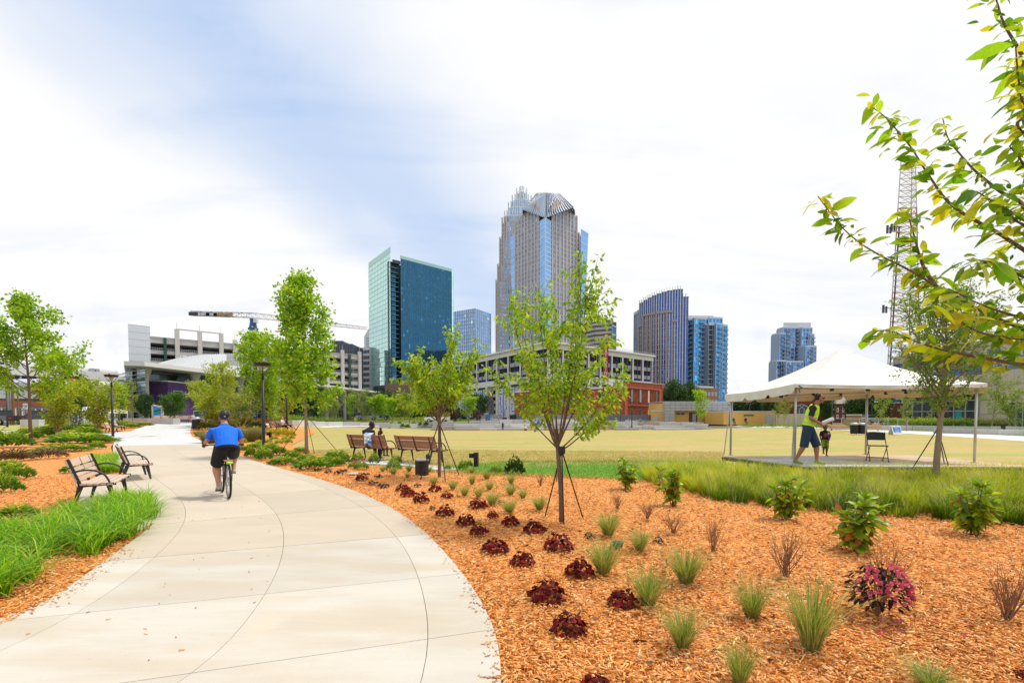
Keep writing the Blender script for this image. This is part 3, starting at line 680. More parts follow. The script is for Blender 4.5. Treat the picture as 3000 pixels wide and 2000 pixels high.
# ---- curved tower ----
B5 = thing('curved_tower', 'bowed dark blue office tower with thin silver fins and tan lower piers', 'tower')
gv = glassm('violet_glass', (.07, .13, .36), .75, .1, .6)
D = 330; px_ = [1857, 1865, 1872, 1884, 1896, 1908, 1921, 1935, 1950, 1966, 1981, 1996, 2013]; dp_ = [356, 350, 345, 340.5, 337, 334, 331.5, 329.8, 328, 327, 326.2, 326, 326]
pts = [XY(a_, b_) for a_, b_ in zip(px_, dp_)]
for i in range(12):
    xm = px_[i]+5; tp = 902 if xm < 1872 else (877-(xm-1872)/124*24.5-6*math.sin(math.pi*(xm-1872)/124) if xm < 1999 else 875); w = Wall(pts[i], pts[i+1], 0, ZZ(tp, 330))
    mb = MB(); w.panes(mb, 3, 34, 0, .02, .6, 1.2, .01); mb.obj('glazing', gv, B5, kind='stuff')
    mb = MB(); w.vbars(mb, seq(0, 1, 3)[:2], .32, 15, w.z1+2.5, 0, .8); mb.obj('fins', silver, B5, kind='stuff')
    mb = MB(); w.hbars(mb, seq(0, w.z1, 35), .35, 0, 1, 0, .15); w.hbars(mb, (w.z1, w.z1-17), .9, 0, 1, 0, .5); mb.obj('spandrels', M_('violet_spandrel', (.13, .14, .22), .5), B5, kind='stuff')
    if 1 < i < 10:
        zt = ZZ(944 if i in (2, 9) else 916, 330); mb = MB(); w.vbars(mb, (0,), 1.2, 0, zt, 0, 1.2); w.hbars(mb, seq(4, zt, 20), .6, 0, 1, 0, .5); w.hbars(mb, (zt,), 1.4, 0, 1, 0, 1.5); mb.obj('stone_piers', M_('brown_stone', (.34, .28, .28), .8, bump=0), B5, kind='stuff')
    core('core_wall', M_('tower_dark'), B5, inset(pts[i]-w.n*.3, pts[i+1]-w.n*.3, 25), 0, w.z1-1)
# ---- blue residential tower ----
def resi(name, label, x0, x1, dep, ytop, tint, steps_, fl=3.3, seed=0, base=0):
    B = thing(name, label, 'tower'); g = glassm(name+'_glass', tint, .75, .1, .7)
    for (a_, b_, dd, yt, mode) in steps_:
        w = Wall(XY(a_, dd), XY(b_, dd+2), base, ZZ(yt, dd)); nr = int((w.z1-base)/fl); nc = max(2, int((b_-a_)/5))
        gg = M_('dark_glass_strip', (.02, .035, .07), .2, bump=0) if mode == 'dark' else g
        mb = MB(); w.panes(mb, nc, nr, 0, .05, .6, 1.35, .05, seed=seed); mb.obj('glazing', gg, B, kind='stuff')
        mb = MB(); w.hbars(mb, seq(base, w.z1, nr+1), .45, 0, 1, 0, .35); w.vbars(mb, seq(0, 1, nc//2+1), .3, base, w.z1, 0, .3); mb.obj('floor_edges', M_('pale_frame') if mode != 'dark' else M_('rib_grey'), B, kind='stuff')
        if mode == 'balc':
            mb = MB(); r = random.Random(seed)
            for c_ in range(max(1, int((b_-a_)/22))):
                uc = (c_+.5)/max(1, int((b_-a_)/22))
                for j in range(1, nr):
                    z = base+(w.z1-base)*j/nr; u0, u1 = uc-1.8/w.L, uc+1.8/w.L; w.box(mb, u0, u1, z-.2, z, 0, 1.7); w.box(mb, u0, u1, z+.3, z+1.1, 1.6, 1.7)
            mb.obj('balconies', M_('balcony_grey', (.25, .27, .30), .6), B, kind='stuff')
        core('core_wall', M_('blue_grey_frame'), B, inset(w.A-w.n*.3, w.B-w.n*.3, 9), base, w.z1-.2)
        core('roof_parapet', M_('pale_frame'), B, inset(w.A+w.n*.4, w.B+w.n*.4, 9), w.z1, w.z1+1.1)
    return B
B6 = resi('residential_tower', 'bright blue balconied high-rise right of the bowed tower', 2011, 2126, 350, 924, (.05, .33, .72),
     [(2011, 2030, 351, 937, 'balc'), (2030, 2072, 349, 934, 'balc'), (2072, 2112, 350, 932, 'plain'), (2072, 2094, 346, 952, 'dark'), (2094, 2114, 345, 950, 'balc'), (2112, 2127, 347, 954, 'balc')], seed=3)
core('roof_box', M_('pale_frame'), B6, [XY(2012, 355), XY(2086, 355), XY(2086, 372), XY(2012, 372)], ZZ(935, 355), ZZ(924, 355))
B7 = resi('residential_tower', 'distant stepped grey-blue high-rise alone above the white tent', 2272, 2388, 420, 944, (.10, .24, .50),
     [(2290, 2344, 424, 961, 'balc'), (2344, 2374, 422, 961, 'plain'), (2280, 2296, 422, 978, 'balc'), (2370, 2380, 421, 980, 'balc'), (2356, 2387, 416, 1015, 'balc'), (2272, 2300, 417, 1058, 'balc'), (2300, 2350, 414, 1060, 'balc')], seed=9)
core('roof_box', M_('pale_frame'), B7, [XY(2290, 426), XY(2370, 426), XY(2370, 440), XY(2290, 440)], ZZ(962, 426), ZZ(945, 426))
# ---- brown hotel ----
B8 = thing('brick_hotel', 'small brown brick block below the bright blue high-rise', 'building')
hb = M_('brown_brick', (.30, .17, .11), .85, var=.1)
w = Wall(XY(2030, 190), XY(2101, 196), 0, ZZ(1136, 192)); core('wall', hb, B8, inset(w.A, w.B, 14), 0, w.z1); core('parapet', M_('pale_frame'), B8, inset(w.A+w.n*.3+w.d*2.4, w.B+w.n*.3-w.d*2.6, 10), w.z1, w.z1+.8)
for j in range(3):
    for i in range(7):
        mb = MB(); u = (i+.5)/7; z = w.z1-2.3-j*3.1; w.box(mb, u-.045, u+.045, z-.8, z+.8, -.05, .08); mb.obj('window', M_('hotel_pane', (.35, .38, .42), .3), B8)
# ---- behind the deck: small far blocks ----
Bs = thing('office_block', 'white gridded office block just left of the aqua tower', 'building')
w = Wall(XY(1036, 330), XY(1084, 325), 0, ZZ(1018, 328)); core('wall', M_('white_stone', (.62, .63, .66), .7, var=.05), Bs, inset(w.A, w.B, 20), 0, w.z1)
mb = MB(); 
for j in range(12):
    for i in range(11): u = (i+.5)/11; z = w.z1-3-j*3.8; w.box(mb, u-.03, u+.03, z-1.1, z+1.1, -.1, .12)
mb.obj('windows', M_('dark_glass_strip'), Bs, kind='stuff')
Bs = thing('office_block', 'dark navy glass block peeking over the grey parking deck', 'building')
for a_, b_, yt in ((975, 1008, 999), (1006, 1036, 1008)):
    w = Wall(XY(a_, 300), XY(b_, 300), 0, ZZ(yt, 300)); core('wall', M_('navy_wall', (.05, .06, .10), .4), Bs, inset(w.A, w.B, 20), 0, w.z1)
    mb = MB(); w.vbars(mb, seq(0, 1, 7), .5, 0, w.z1, 0, .3); w.hbars(mb, seq(0, w.z1, 14), .4, 0, 1, 0, .2); mb.obj('mullions', M_('navy_frame', (.12, .13, .18), .5), Bs, kind='stuff')
Bs = thing('office_tower', 'slim pale tower with a slanted top, mostly behind the aqua tower', 'tower')
mb = MB(); w = Wall(XY(1069, 520), XY(1090, 520), 0, ZZ(985, 520)); mb.prism([tuple(p) for p in inset(w.A, w.B, 20)], 0, lambda x, y: ZZ(985, 520)+(x-w.A.x)*1.6)
mb.obj('wall', M_('pale_tower', (.55, .60, .66), .5), Bs)
mb = MB(); w.hbars(mb, seq(ZZ(1100, 520), ZZ(990, 520), 14), 1.2, .3, 1, 0, .4); mb.obj('window_bands', M_('blue_grey_frame'), Bs, kind='stuff')
# ---- grey parking deck (left) ----
B9 = thing('parking_deck', 'grey concrete parking deck with open floors and a pale windowless end slab', 'parking deck')
A_, B_ = XY(446, 150), XY(1061, 196); zt = ZZ(985, 152); zt2 = ZZ(1036, 196); w = Wall(A_, B_, 0, zt)
core('end_slab', M_('pale_panel', (.55, .58, .63), .7, var=.05), B9, [XY(382, 146), XY(446, 150), XY(446, 160), XY(382, 156)], 0, ZZ(951, 147))
mb = MB(); we = Wall(XY(382, 146), XY(446, 150), 0, 1); we.hbars(mb, seq(3, ZZ(951, 147), 13), .06, 0, 1, .0, .03); mb.obj('panel_joints', M_('rib_grey'), B9, kind='stuff')
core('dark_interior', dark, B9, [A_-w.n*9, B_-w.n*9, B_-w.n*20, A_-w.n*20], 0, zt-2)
nf = 7
for j in range(nf):
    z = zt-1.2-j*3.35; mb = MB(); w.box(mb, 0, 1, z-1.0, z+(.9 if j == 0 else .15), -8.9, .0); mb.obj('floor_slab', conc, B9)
    mb = MB(); w.hbars(mb, (z+.45, z+.9), .07, 0, 1, .03, .10); w.vbars(mb, seq(0, 1, 120), .08, z+.1, z+.95, .03, .1); mb.obj('railing', steel, B9)
for px in (524, 590, 652, 692, 760, 830, 900, 960, 1004, 1054):
    # find u along the wall for this column of the picture
    k = (px-1500)/F; u = (w.A.y*k-w.A.x)/((w.B.x-w.A.x)-k*(w.B.y-w.A.y)); tall = px < 660
    mb = MB(); w.box(mb, u-.6/w.L, u+.6/w.L, 0, zt+(2.6 if tall else .9), .12, 1.0); mb.obj('pilaster', conc, B9)
    mb = MB(); w.box(mb, u-.05/w.L, u+.05/w.L, zt+.9, zt+(4.6 if tall else 2.8), .4, .5); mb.obj('rod', steel, B9)
for (xa, xb) in ((485, 493), (1022, 1028)):
    k = lambda px: (lambda kk: (w.A.y*kk-w.A.x)/((w.B.x-w.A.x)-kk*(w.B.y-w.A.y)))((px-1500)/F)
    mb = MB(); w.box(mb, k(xa), k(xb), 0, zt-.5, .12, .7); mb.obj('green_mesh_panel', M_('deck_green', (.02, .06, .05), .7), B9)
mb = MB(); w.box(mb, k(524), k(652), zt+2.4, zt+2.75, .3, .8); mb.obj('rail_beam', conc, B9)
for i in range(5):
    u0 = k(532+i*25); u1 = k(552+i*25); mb = MB(); w.box(mb, u0, u1, zt-10.2, zt-5.6, .1, .3); fr = mb.obj('window', M_('white_paint'), B9)
    mb = MB(); w.box(mb, u0+.2/w.L, u1-.2/w.L, zt-9.9, zt-5.9, .3, .34); mb.obj('pane', M_('smoked_pane', (.18, .17, .16), .15), fr)
# ---- crane ----
Bc = thing('tower_crane', 'blue tower crane with a long lattice jib over the parking deck', 'crane')
D = 240; zj = ZZ(925, D); m0 = T(741, 925, D); j0, j1 = T(562, 918, D), T(1076, 962, D+50); m1 = T(741, 931, D+8)
bl_ = M_('crane_blue', (.03, .09, .30), .5); rw = M_('crane_white', (.62, .62, .64), .5); dk_ = M_('crane_dark', (.06, .06, .07), .5)
def lattice(mb, a, b_, w0, w1, n, r):
    a, b_ = Vector(a), Vector(b_); d = (b_-a).normalized(); s_ = d.cross(Vector((0, 0, 1))) if abs(d.z) < .9 else Vector((1, 0, 0)); s_.normalize(); u = s_.cross(d)
    cs = []
    for i in range(n+1):
        k_ = i/n; c = a.lerp(b_, k_); ww = (w0+(w1-w0)*k_)/2; cs.append([c+s_*ww+u*ww, c-s_*ww+u*ww, c-s_*ww-u*ww, c+s_*ww-u*ww])
    for i in range(n):
        for e_ in range(4):
            mb.beam(cs[i][e_], cs[i+1][e_], r, r); mb.beam(cs[i][e_], cs[i][(e_+1) % 4], r*.7, r*.7)
            mb.beam(cs[i][e_], cs[i+1][(e_+1) % 4] if i % 2 else cs[i+1][(e_-1) % 4], r*.6, r*.6)
mb = MB(); lattice(mb, m0+Vector((0, 0, -34)), m0+Vector((0, 0, -8)), 2.2, 2.2, 12, .22); mb.obj('mast', bl_, Bc)
mb = MB(); mb.box(m0+Vector((0, 0, -6.5)), (3.4, 3.4, 1.2)); mb.lathe([(1.9, -6), (1.4, -3), (1.6, -1.5)], m0, 10); mb.obj('slewing_unit', bl_, Bc)
mb = MB(); mb.box(m0+Vector((2, -1.2, -2.6)), (1.6, 1.8, 2.2)); mb.obj('cab', rw, Bc)
mb = MB(); lattice(mb, m0+Vector((0, 0, .2)), j1, 2.4, 1.3, 34, .17); mb.obj('jib', rw, Bc)
mb = MB(); lattice(mb, j0, m0+Vector((0, 0, .2)), 2.0, 2.2, 12, .13); mb.obj('counter_jib', dk_, Bc)
for k_, c_, L_ in ((.03, dk_, 2.6), (.22, rw, 3.5), (.34, rw, 3.5), (.52, M_('crane_tan', (.45, .30, .15), .7), 6)):
    p_ = j0.lerp(m0, k_); mb = MB(); mb.box(p_+Vector((0, -.3, -.2)), (L_*1.5, 1.2, 1.7)); mb.obj('counterweight', c_, Bc)
hk = m0.lerp(j1, .19); mb = MB(); mb.beam(hk, hk+Vector((0, 0, -6)), .1, .1); mb.box(hk+Vector((0, 0, -6.5)), (3, .8, .5)); mb.obj('hook_block', M_('hook_orange', (.55, .15, .04), .6), Bc)
# ---- canopy hall with purple block ----
B10 = thing('canopy_hall', 'long glass hall under a tilted white canopy roof with concrete columns', 'building')
def LN(Y): return Vector((-67+.1*(Y-84), Y))
colm = M_('column_concrete', (.50, .49, .48), .8, var=.1)
Pn, Pf = LN(83), LN(228); nn = Wall(Pn, Pf, 0, 1).n
zr0, zr1 = ZZ(1072, 83), ZZ(1160, 228)
roofz = lambda Y: zr0+(zr1-zr0)*(Y-83)/145
tip = XY(367, 82)
mb = MB(); a = [tip, Pn+nn*2.5+Vector((2, 0)), Pf+nn*2.5, Pf-nn*10, XY(560, 170), XY(372, 112)]
mb.prism([tuple(p) for p in a], lambda x, y: roofz(y), lambda x, y: roofz(y)+(.75 if y < 100 else .6)); mb.obj('canopy_roof', M_('canopy_white', (.60, .60, .60), .6, var=.05), B10)
wg = Wall(LN(88)-nn*2.5, LN(226)-nn*2.5, .6, 8)
g10 = glassm('hall_glass', (.10, .15, .16), .6, .08, .7)
mb = MB()
for i in range(46):
    u0, u1 = i/46, (i+1)/46
    for j in range(6):
        z0, z1 = .6+(roofz(wg.p(u0, 0)[1])-.6)*j/6, .6+(roofz(wg.p(u0, 0)[1])-.6)*(j+1)/6; v = random.uniform(.5, 1.3); t_ = random.uniform(-.03, .03)
        mb.quad(wg.p(u0, z0, t_), wg.p(u1, z0, -t_), wg.p(u1, z1, -t_), wg.p(u0, z1, t_), (v, v, v))
mb.obj('glazing', g10, B10, kind='stuff')
for j in range(7):
    mb = MB(); z = .8+j*1.5
    mb.beam((*wg.A, z), (wg.B.x, wg.B.y, z*(roofz(226)/roofz(88))), .12, .12); mb.obj('transom', steel, B10)
mb = MB(); wg.vbars(mb, seq(0, 1, 24), .08, .6, 8.2, 0, .1); mb.obj('mullions', M_('rib_grey'), B10)
wl_ = Wall(XY(369, 92), XY(424, 84.5), .6, roofz(86)-.3); mb = MB(); wl_.panes(mb, 5, 7, -.2, .03, .6, 1.4, 0); mb.obj('end_glazing', glassm('end_glass', (.20, .30, .31), .6, .1, .5), B10)
for i in range(12):
    z = 1.6+i*.72; mb = MB(); wl_.box(mb, -.02, .9, z, z+.06, .1, .5); mb.obj('louver', steel, B10)
for Y in (88, 100, 114, 128, 143, 156, 169, 181, 194, 207):
    p_ = LN(Y); z1 = roofz(Y)+.02; mb = MB(); mb.lathe([(.62, .3), (.60, z1-2.2), (.72, z1-1.2), (1.15, z1-.2), (1.2, z1)], (p_.x, p_.y, 0), 14); mb.obj('column', colm, B10, smooth=True)
pu = M_('purple_render', (.075, .035, .13), .85, var=.15); kk = lambda px, o: None
wp_ = Wall(XY(494, 90), XY(672, 112), .6, ZZ(1120, 92)); core('purple_block', pu, B10, inset(wp_.A, wp_.B, 6), .4, wp_.z1)
mb = MB(); wp_.hbars(mb, (wp_.z1+.1,), .2, -.01, 1.01, -1, .2); mb.obj('coping', M_('canopy_white'), B10)
def wu(w, px): k_ = (px-1500)/F; return (w.A.y*k_-w.A.x)/((w.B.x-w.A.x)-k_*(w.B.y-w.A.y))
def window(w, B, x0, x1, y0, y1, dep, fm, gm_, fw=.09, proud=.06):
    u0, u1 = wu(w, x0), wu(w, x1); z0, z1 = ZZ(y1, dep), ZZ(y0, dep); mb = MB()
    w.box(mb, u0, u1, z0, z0+fw, .005, proud); w.box(mb, u0, u1, z1-fw, z1, .005, proud); f_ = fw/w.L
    w.box(mb, u0, u0+f_, z0+fw, z1-fw, .005, proud); w.box(mb, u1-f_, u1, z0+fw, z1-fw, .005, proud); fr = mb.obj('window', fm, B)
    mb = MB(); w.box(mb, u0+f_, u1-f_, z0+fw, z1-fw, .005, proud*.5); mb.obj('pane', gm_, fr); return fr
dpane = M_('dark_pane', (.04, .07, .08), .12, bump=0)
for x0, x1, y0, y1, dd in ((510, 538, 1143, 1164, 91), (567, 582, 1148, 1167, 99), (567, 594, 1203, 1227, 100), (620, 640, 1150, 1168, 106)): window(wp_, B10, x0, x1, y0, y1, dd, M_('pale_frame'), dpane)
# vaulted standing-seam roof
vm_ = M_('seam_metal', (.52, .54, .56), .5, metal=.2, var=.05)
fp = XY(466, 132); fq = XY(742, 140); wv = Wall(fp, fq, 0, 1); prof = [(0, 1066), (.12, 1056), (.28, 1046), (.5, 1038.5), (.75, 1037), (1, 1039)]
cv = interp([(wv.A.x+wv.d.x*wv.L*u, wv.A.y+wv.d.y*wv.L*u, ZZ(y_, wv.A.y+wv.d.y*wv.L*u)) for u, y_ in prof], 5)
mb = MB()
for i in range(len(cv)-1):
    a_, b_ = cv[i], cv[i+1]; bk = Vector((-wv.n.x*28, -wv.n.y*28, 0)); fr_ = Vector((wv.n.x*27, wv.n.y*27, 0)); ff = lambda q_: Vector((q_.x+fr_.x, q_.y+fr_.y, 10.0)); mb.quad(ff(a_), ff(b_), b_, a_); mb.quad(a_, b_, b_+bk, a_+bk)
mb.obj('vault_roof', vm_, B10)
mb = MB()
for i in range(0, len(cv)-1):
    for f_ in (0, .5):
        a_ = cv[i].lerp(cv[i+1], f_); mb.beam(ff(a_)+Vector((0, 0, .06)), a_+Vector((0, 0, .08)), .12, .15)
mb.obj('seams', vm_, B10, kind='stuff')
core('vault_end_wall', M_('ribbed_white', (.60, .60, .61), .6), B10, [XY(668, 126), XY(740, 128), XY(742, 150), XY(700, 150)], 6, ZZ(1052, 138))
mb = MB(); wq = Wall(XY(668, 126), XY(740, 128), 0, 1); wq.vbars(mb, seq(0, 1, 22), .12, 7, ZZ(1053, 138), 0, .15); mb.obj('wall_ribs', M_('ribbed_white'), B10, kind='stuff')
core('rear_block', M_('deck_green'), B10, [XY(745, 170), XY(1000, 192), XY(1000, 197), XY(745, 175)], 2, ZZ(1075, 175))
core('green_panel', M_('green_panel', (.02, .16, .09), .6), B10, [XY(347, 100), XY(367, 99), XY(367, 101), XY(347, 102)], .4, ZZ(1112, 100))
# ---- left strip building with brick bands ----
B11 = thing('arena_building', 'long low building with red brick bands and ribbon windows behind the left trees', 'building')
w = Wall(XY(-250, 92), XY(372, 128), .2, ZZ(1092, 120)); wA = w
core('wall', M_('pale_panel'), B11, inset(w.A, w.B, 25), .2, w.z1)
rb = M_('red_brick_band', (.28, .085, .06), .85, var=.15)
for (y0, y1, m_, o) in ((.86, 1.03, M_('canopy_white'), .9), (.70, .85, M_('dark_glass_strip'), .1), (.56, .69, rb, .25), (.30, .42, rb, .35), (.10, .26, M_('smoked_pane'), .1)):
    mb = MB(); w.box(mb, 0, 1, w.z1*y0, w.z1*y1, .02, o); mb.obj('band', m_, B11)
mb = MB(); w.vbars(mb, seq(.02, .98, 13), .35, w.z1*.70, w.z1*.85, .1, .3); mb.obj('mullions', M_('canopy_white'), B11)
mb = MB(); w.vbars(mb, seq(.02, .98, 32), .25, w.z1*.10, w.z1*.26, .1, .3); mb.obj('mullions', M_('canopy_white'), B11)
for px in (294, 309):
    mb = MB(); u = wu(w, px); w.box(mb, u-.4/w.L, u+.4/w.L, w.z1*1.03, w.z1*1.03+1.0, -3, -2.2); mb.obj('vent_box', steel, B11)
core('roof', M_('canopy_white'), B11, inset(w.A+(w.B-w.A)*.5-w.n*3, w.B-w.n*3, 18), w.z1*1.03, w.z1*1.1)
# round-nosed silver hall before it
mb = MB(); c_ = XY(60, 84); mb.lathe([(14, 5.0), (14, 7.2), (13.5, 7.6), (10, 8.1)], (c_.x, c_.y+12, 0), 40); mb.obj('silver_drum', M_('silver_panel', (.50, .54, .58), .4, metal=.3), B11)
mb = MB(); mb.lathe([(14.4, 4.5), (14.4, 5.0)], (c_.x, c_.y+12, 0), 40); mb.obj('drum_canopy', M_('canopy_white'), B11)
Bx = thing('office_block', 'pale block with square dark windows at the far left edge behind the maple', 'building')
w = Wall(XY(-120, 150), XY(22, 155), 0, ZZ(1046, 152)); core('wall', M_('white_stone'), Bx, inset(w.A, w.B, 15), 0, w.z1)
for j in range(3):
    for i in range(6): mb = MB(); u = (i+.5)/6; z = w.z1-2.2-j*3.4; w.box(mb, u-.05, u+.05, z-.9, z+.9, 0, .1); mb.obj('window', M_('dark_glass_strip'), Bx)
# ---- white arcaded garage ----
B12 = thing('white_garage', 'white-framed corner parking garage with grey panels and blue banners', 'parking deck')
wf = M_('garage_white', (.66, .65, .64), .7, var=.06, scale=.3); gp = M_('grey_panel', (.33, .33, .34), .7, var=.08, scale=.4, objrand=.05); bm_ = M_('blue_mullion', (.03, .05, .30), .5)
ca, cb, cc_ = XY(1265, 268), XY(1607, 173), XY(1908, 214); zt = ZZ(1000, 173)
ban = M_('banner_white', (.60, .62, .72), .7, var=.04); dash = [M_('dash_blue', (.02, .28, .70), .6), M_('dash_purple', (.14, .06, .38), .6), M_('dash_navy', (.03, .08, .35), .6)]
for wi, (A_, B_, nb) in enumerate(((ca, cb, 12), (cb, cc_, 9))):
    w = Wall(A_, B_, 0, zt); H = zt
    mb = MB(); w.box(mb, -.005, 1.005, H-2.4, H-.6, -.6, .5); w.box(mb, -.01, 1.01, H-.6, H, -.6, 1.6); mb.obj('cornice', wf, B12)
    mb = MB(); w.hbars(mb, (H+.5, H+.9), .06, 0, 1, 1.2, 1.26); w.vbars(mb, seq(0, 1, 60), .06, H, H+.9, 1.2, 1.26); mb.obj('railing', steel, B12)
    mb = MB(); w.box(mb, 0, 1, H*.50, H*.585, -.6, .35); mb.obj('band', wf, B12)
    for i in range(nb+1):
        u = i/nb; mb = MB(); w.box(mb, max(0, u-.7/w.L), min(1, u+.7/w.L), 0, H*.50, -.6, .5); mb.obj('column', wf, B12)
        mb = MB(); w.box(mb, max(0, u-.38/w.L), min(1, u+.38/w.L), H*.585, H-2.4, -.6, .42); mb.obj('column', wf, B12)
    for i in range(nb):
        u0, u1 = (i+.03)/nb, (i+.97)/nb; um = (i+.5)/nb
        for z in (H*.60, H*.73):
            mb = MB(); w.box(mb, u0, u1, z+.6, z+2.2, -.5, -.1); mb.obj('panel', gp, B12)
        mb = MB(); w.vbars(mb, (um, u0+.3/w.L, u1-.3/w.L), .22, H*.585, H-2.4, -.05, .15); w.hbars(mb, (H*.592,), .25, u0, u1, -.05, .2); mb.obj('mullion', bm_, B12)
        stack = (wi == 0 and i in (7, 10)) or (wi == 1 and i == 5)
        if stack:
            for z in seq(H*.04, H*.44, 5): mb = MB(); w.box(mb, u0, u1, z, z+1.3, -.5, -.1); mb.obj('panel', gp, B12)
            mb = MB(); w.vbars(mb, (um,), .22, 0, H*.5, -.05, .15); mb.obj('mullion', bm_, B12)
        else:
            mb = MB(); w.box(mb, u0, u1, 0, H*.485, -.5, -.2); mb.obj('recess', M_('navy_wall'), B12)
            for s_ in (-1, 1):
                cu = um+s_*(u1-u0)*.24; hw = (u1-u0)*.19; mb = MB(); w.box(mb, cu-hw, cu+hw, H*.03, H*.46, -.2, -.05); bn_ = mb.obj('banner', ban, B12); r = random.Random(i*7+s_+wi*50)
                for q_ in range(8):
                    mb = MB(); z = H*.05+q_*H*.052; cx_ = cu+r.uniform(-.4, .4)*hw; a_ = r.choice((0, 0, .9, -.9, 1.57)); dx, dz = math.cos(a_)*.85, math.sin(a_)*.85
                    cxm = cx_*w.L; mb.beam(w.p((cxm-dx)/w.L, z+.5-dz, 0), w.p((cxm+dx)/w.L, z+.5+dz, 0), .06, .45, up=(0, 0, 1) if abs(dz) < .6 else (w.d.x, w.d.y, 0)); mb.obj('dash', dash[r.randrange(3)], bn_)
w = Wall(cb, cc_, 0, zt); w_1 = Wall(ca, cb, 0, zt); ib_ = cb-(w.n+w_1.n)*.8
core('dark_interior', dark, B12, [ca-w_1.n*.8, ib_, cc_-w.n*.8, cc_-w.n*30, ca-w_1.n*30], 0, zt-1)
core('roof', M_('canopy_white'), B12, [ca-w_1.n*.3, cb-(w.n+w_1.n)*.3, cc_-w.n*.3, cc_-w.n*30, ca-w_1.n*30], zt-.9, zt-.3)
red = M_('sign_red', (.42, .03, .03), .6); wtx = M_('sign_white', (.85, .85, .85), .6, bump=0)
# vertical sign standing proud of the garage
u_ = wu(w, 1762); pz1, pz0 = ZZ(1012, 190), ZZ(1112, 190); sp = Vector(w.p(u_, 0, 2.0)[:2])
Sg = thing('blade_sign', 'tall dark red vertical sign reading EAT DRINK on the white garage', 'sign', (sp.x, sp.y, 0))
fr = Vector((-sp.x, -sp.y)).normalized(); rt_ = Vector((-fr.y, fr.x)); rt_ = rt_ if rt_.x > 0 else -rt_
mb = MB(); mb.prism([tuple(rt_*a_+fr*b_) for a_, b_ in ((-.95, -.2), (.95, -.2), (.95, .2), (-.95, .2))], pz0, pz1); mb.obj('board', red, Sg)
rot = Matrix(((rt_.x, 0, fr.x, 0), (rt_.y, 0, fr.y, 0), (0, 1, 0, 0), (0, 0, 0, 1)))
for i, ch in enumerate('EAT\u2022DRINK'):
    txt(ch, 'letter', 1.75, wtx, Sg, Vector((fr.x*.22, fr.y*.22, pz1-1.7-i*1.35)), rot, .02, 'CENTER')
wl0 = Wall(ca, cb, 0, zt); txt('PARKING  STATION', 'lettering', 2.0, red, B12, Vector(wl0.p(wu(wl0, 1384), zt*.515, .4)), wallrot(wl0), .05, 'LEFT', 1.0) if False else None
# ---- red brick mill ----
B13 = thing('brick_mill', 'old red brick mill with arched windows and a stepped parapet', 'building')
br = pm('red_brick', (.36, .085, .045), .9, var=.22, scale=2.0, bump=.3, bscale=18, base2=(.42, .12, .06))
ea, eb, ec = XY(1509, 150), XY(1829, 124), XY(1942, 139); zs = ZZ(1132, 124); zf = ZZ(1116, 124)
wS, wF = Wall(ea, eb, -.5, zs), Wall(eb, ec, -.5, zf)
core('wall', br, B13, [ea, eb, ec, ec+(ea-eb)], -.6, zs-.3)
mb = MB(); wF.box(mb, 0, 1, -.6, zf, -.4, .0); mb.obj('front_wall', br, B13)
mb = MB(); wS.box(mb, 0, 1, zs-.3, zs+.1, -.4, .3); mb.obj('coping', M_('garage_white'), B13)
mb = MB(); wF.box(mb, -.01, 1.01, zf, zf+.18, -.5, .3); mb.obj('coping', M_('tan_stone'), B13)
mb = MB(); wF.box(mb, 0, .93, zf-1.7, zf-1.35, 0, .18); wF.box(mb, 0, .06, 0, zf-1.7, 0, .18); wF.box(mb, .88, .94, 0, zf-1.7, 0, .18); wF.box(mb, 0, 1, zf*.40, zf*.40+.3, 0, .14); wF.box(mb, .94, 1, zf-1.0, zf-.02, 0, .25); mb.obj('brick_trim', br, B13)
def arch_win(w, B, px, yt, yb, dep, wd, fill, wd2=None):
    u = wu(w, px)*w.L; z0, z1 = ZZ(yb, dep), ZZ(yt, dep); r_ = wd/2; pts = [(-r_, z0), (r_, z0)]+[(r_*math.cos(a_), z1-r_*.8+r_*.8*math.sin(a_)) for a_ in seq(0, math.pi, 8)]
    for (nm, sc_, o, m_) in (('window', 1.18, .06, M_('brick_arch', (.28, .07, .04), .9)), ('pane', 1.0, .10, fill)):
        zc = (z0+z1)/2; mb = MB(); ft = [w.p((u+x*sc_)/w.L, zc+(z-zc)*(1.06 if sc_ > 1 else 1), o) for x, z in pts]; bk = [w.p((u+x*sc_)/w.L, zc+(z-zc)*(1.06 if sc_ > 1 else 1), .0) for x, z in pts]
        mb.poly(ft); n_ = len(pts)
        for i in range(n_): mb.quad(bk[i], bk[(i+1) % n_], ft[(i+1) % n_], ft[i])
        if nm == 'window': fr = mb.obj('window', m_, B)
        else: mb.obj('pane', m_, fr)
ply = M_('plywood', (.55, .34, .13), .8, var=.15); gpw = glassm('arch_glass', (.30, .38, .48), .5, .1, .1)
for px, fill in ((1850, gpw), (1875, gpw), (1899, M_('pale_cover', (.62, .55, .50), .8)), (1922, dpane)): arch_win(wF, B13, px, 1141, 1178, 129, .85, fill)
for px, fill in ((1852, dpane), (1875, dpane), (1899, ply)): arch_win(wF, B13, px, 1198, 1222, 129, .9, fill)
for px, d_, fill, yt, yb in ((1541, 147, dpane, 1168, 1194), (1678, 137, M_('pale_cover'), 1155, 1185), (1760, 130, dpane, 1150, 1178), (1757, 130, ply, 1200, 1222), (1655, 139, M_('dash_blue'), 1150, 1188)): arch_win(wS, B13, px, yt, yb, d_, 1.4, fill)
mb = MB()
for px in (1520, 1555, 1595, 1640, 1690, 1730, 1790, 1824): u = wu(wS, px); wS.box(mb, u-.3/wS.L, u+.3/wS.L, -.5, zs-.3, 0, .3)
mb.obj('buttresses', br, B13, kind='stuff')
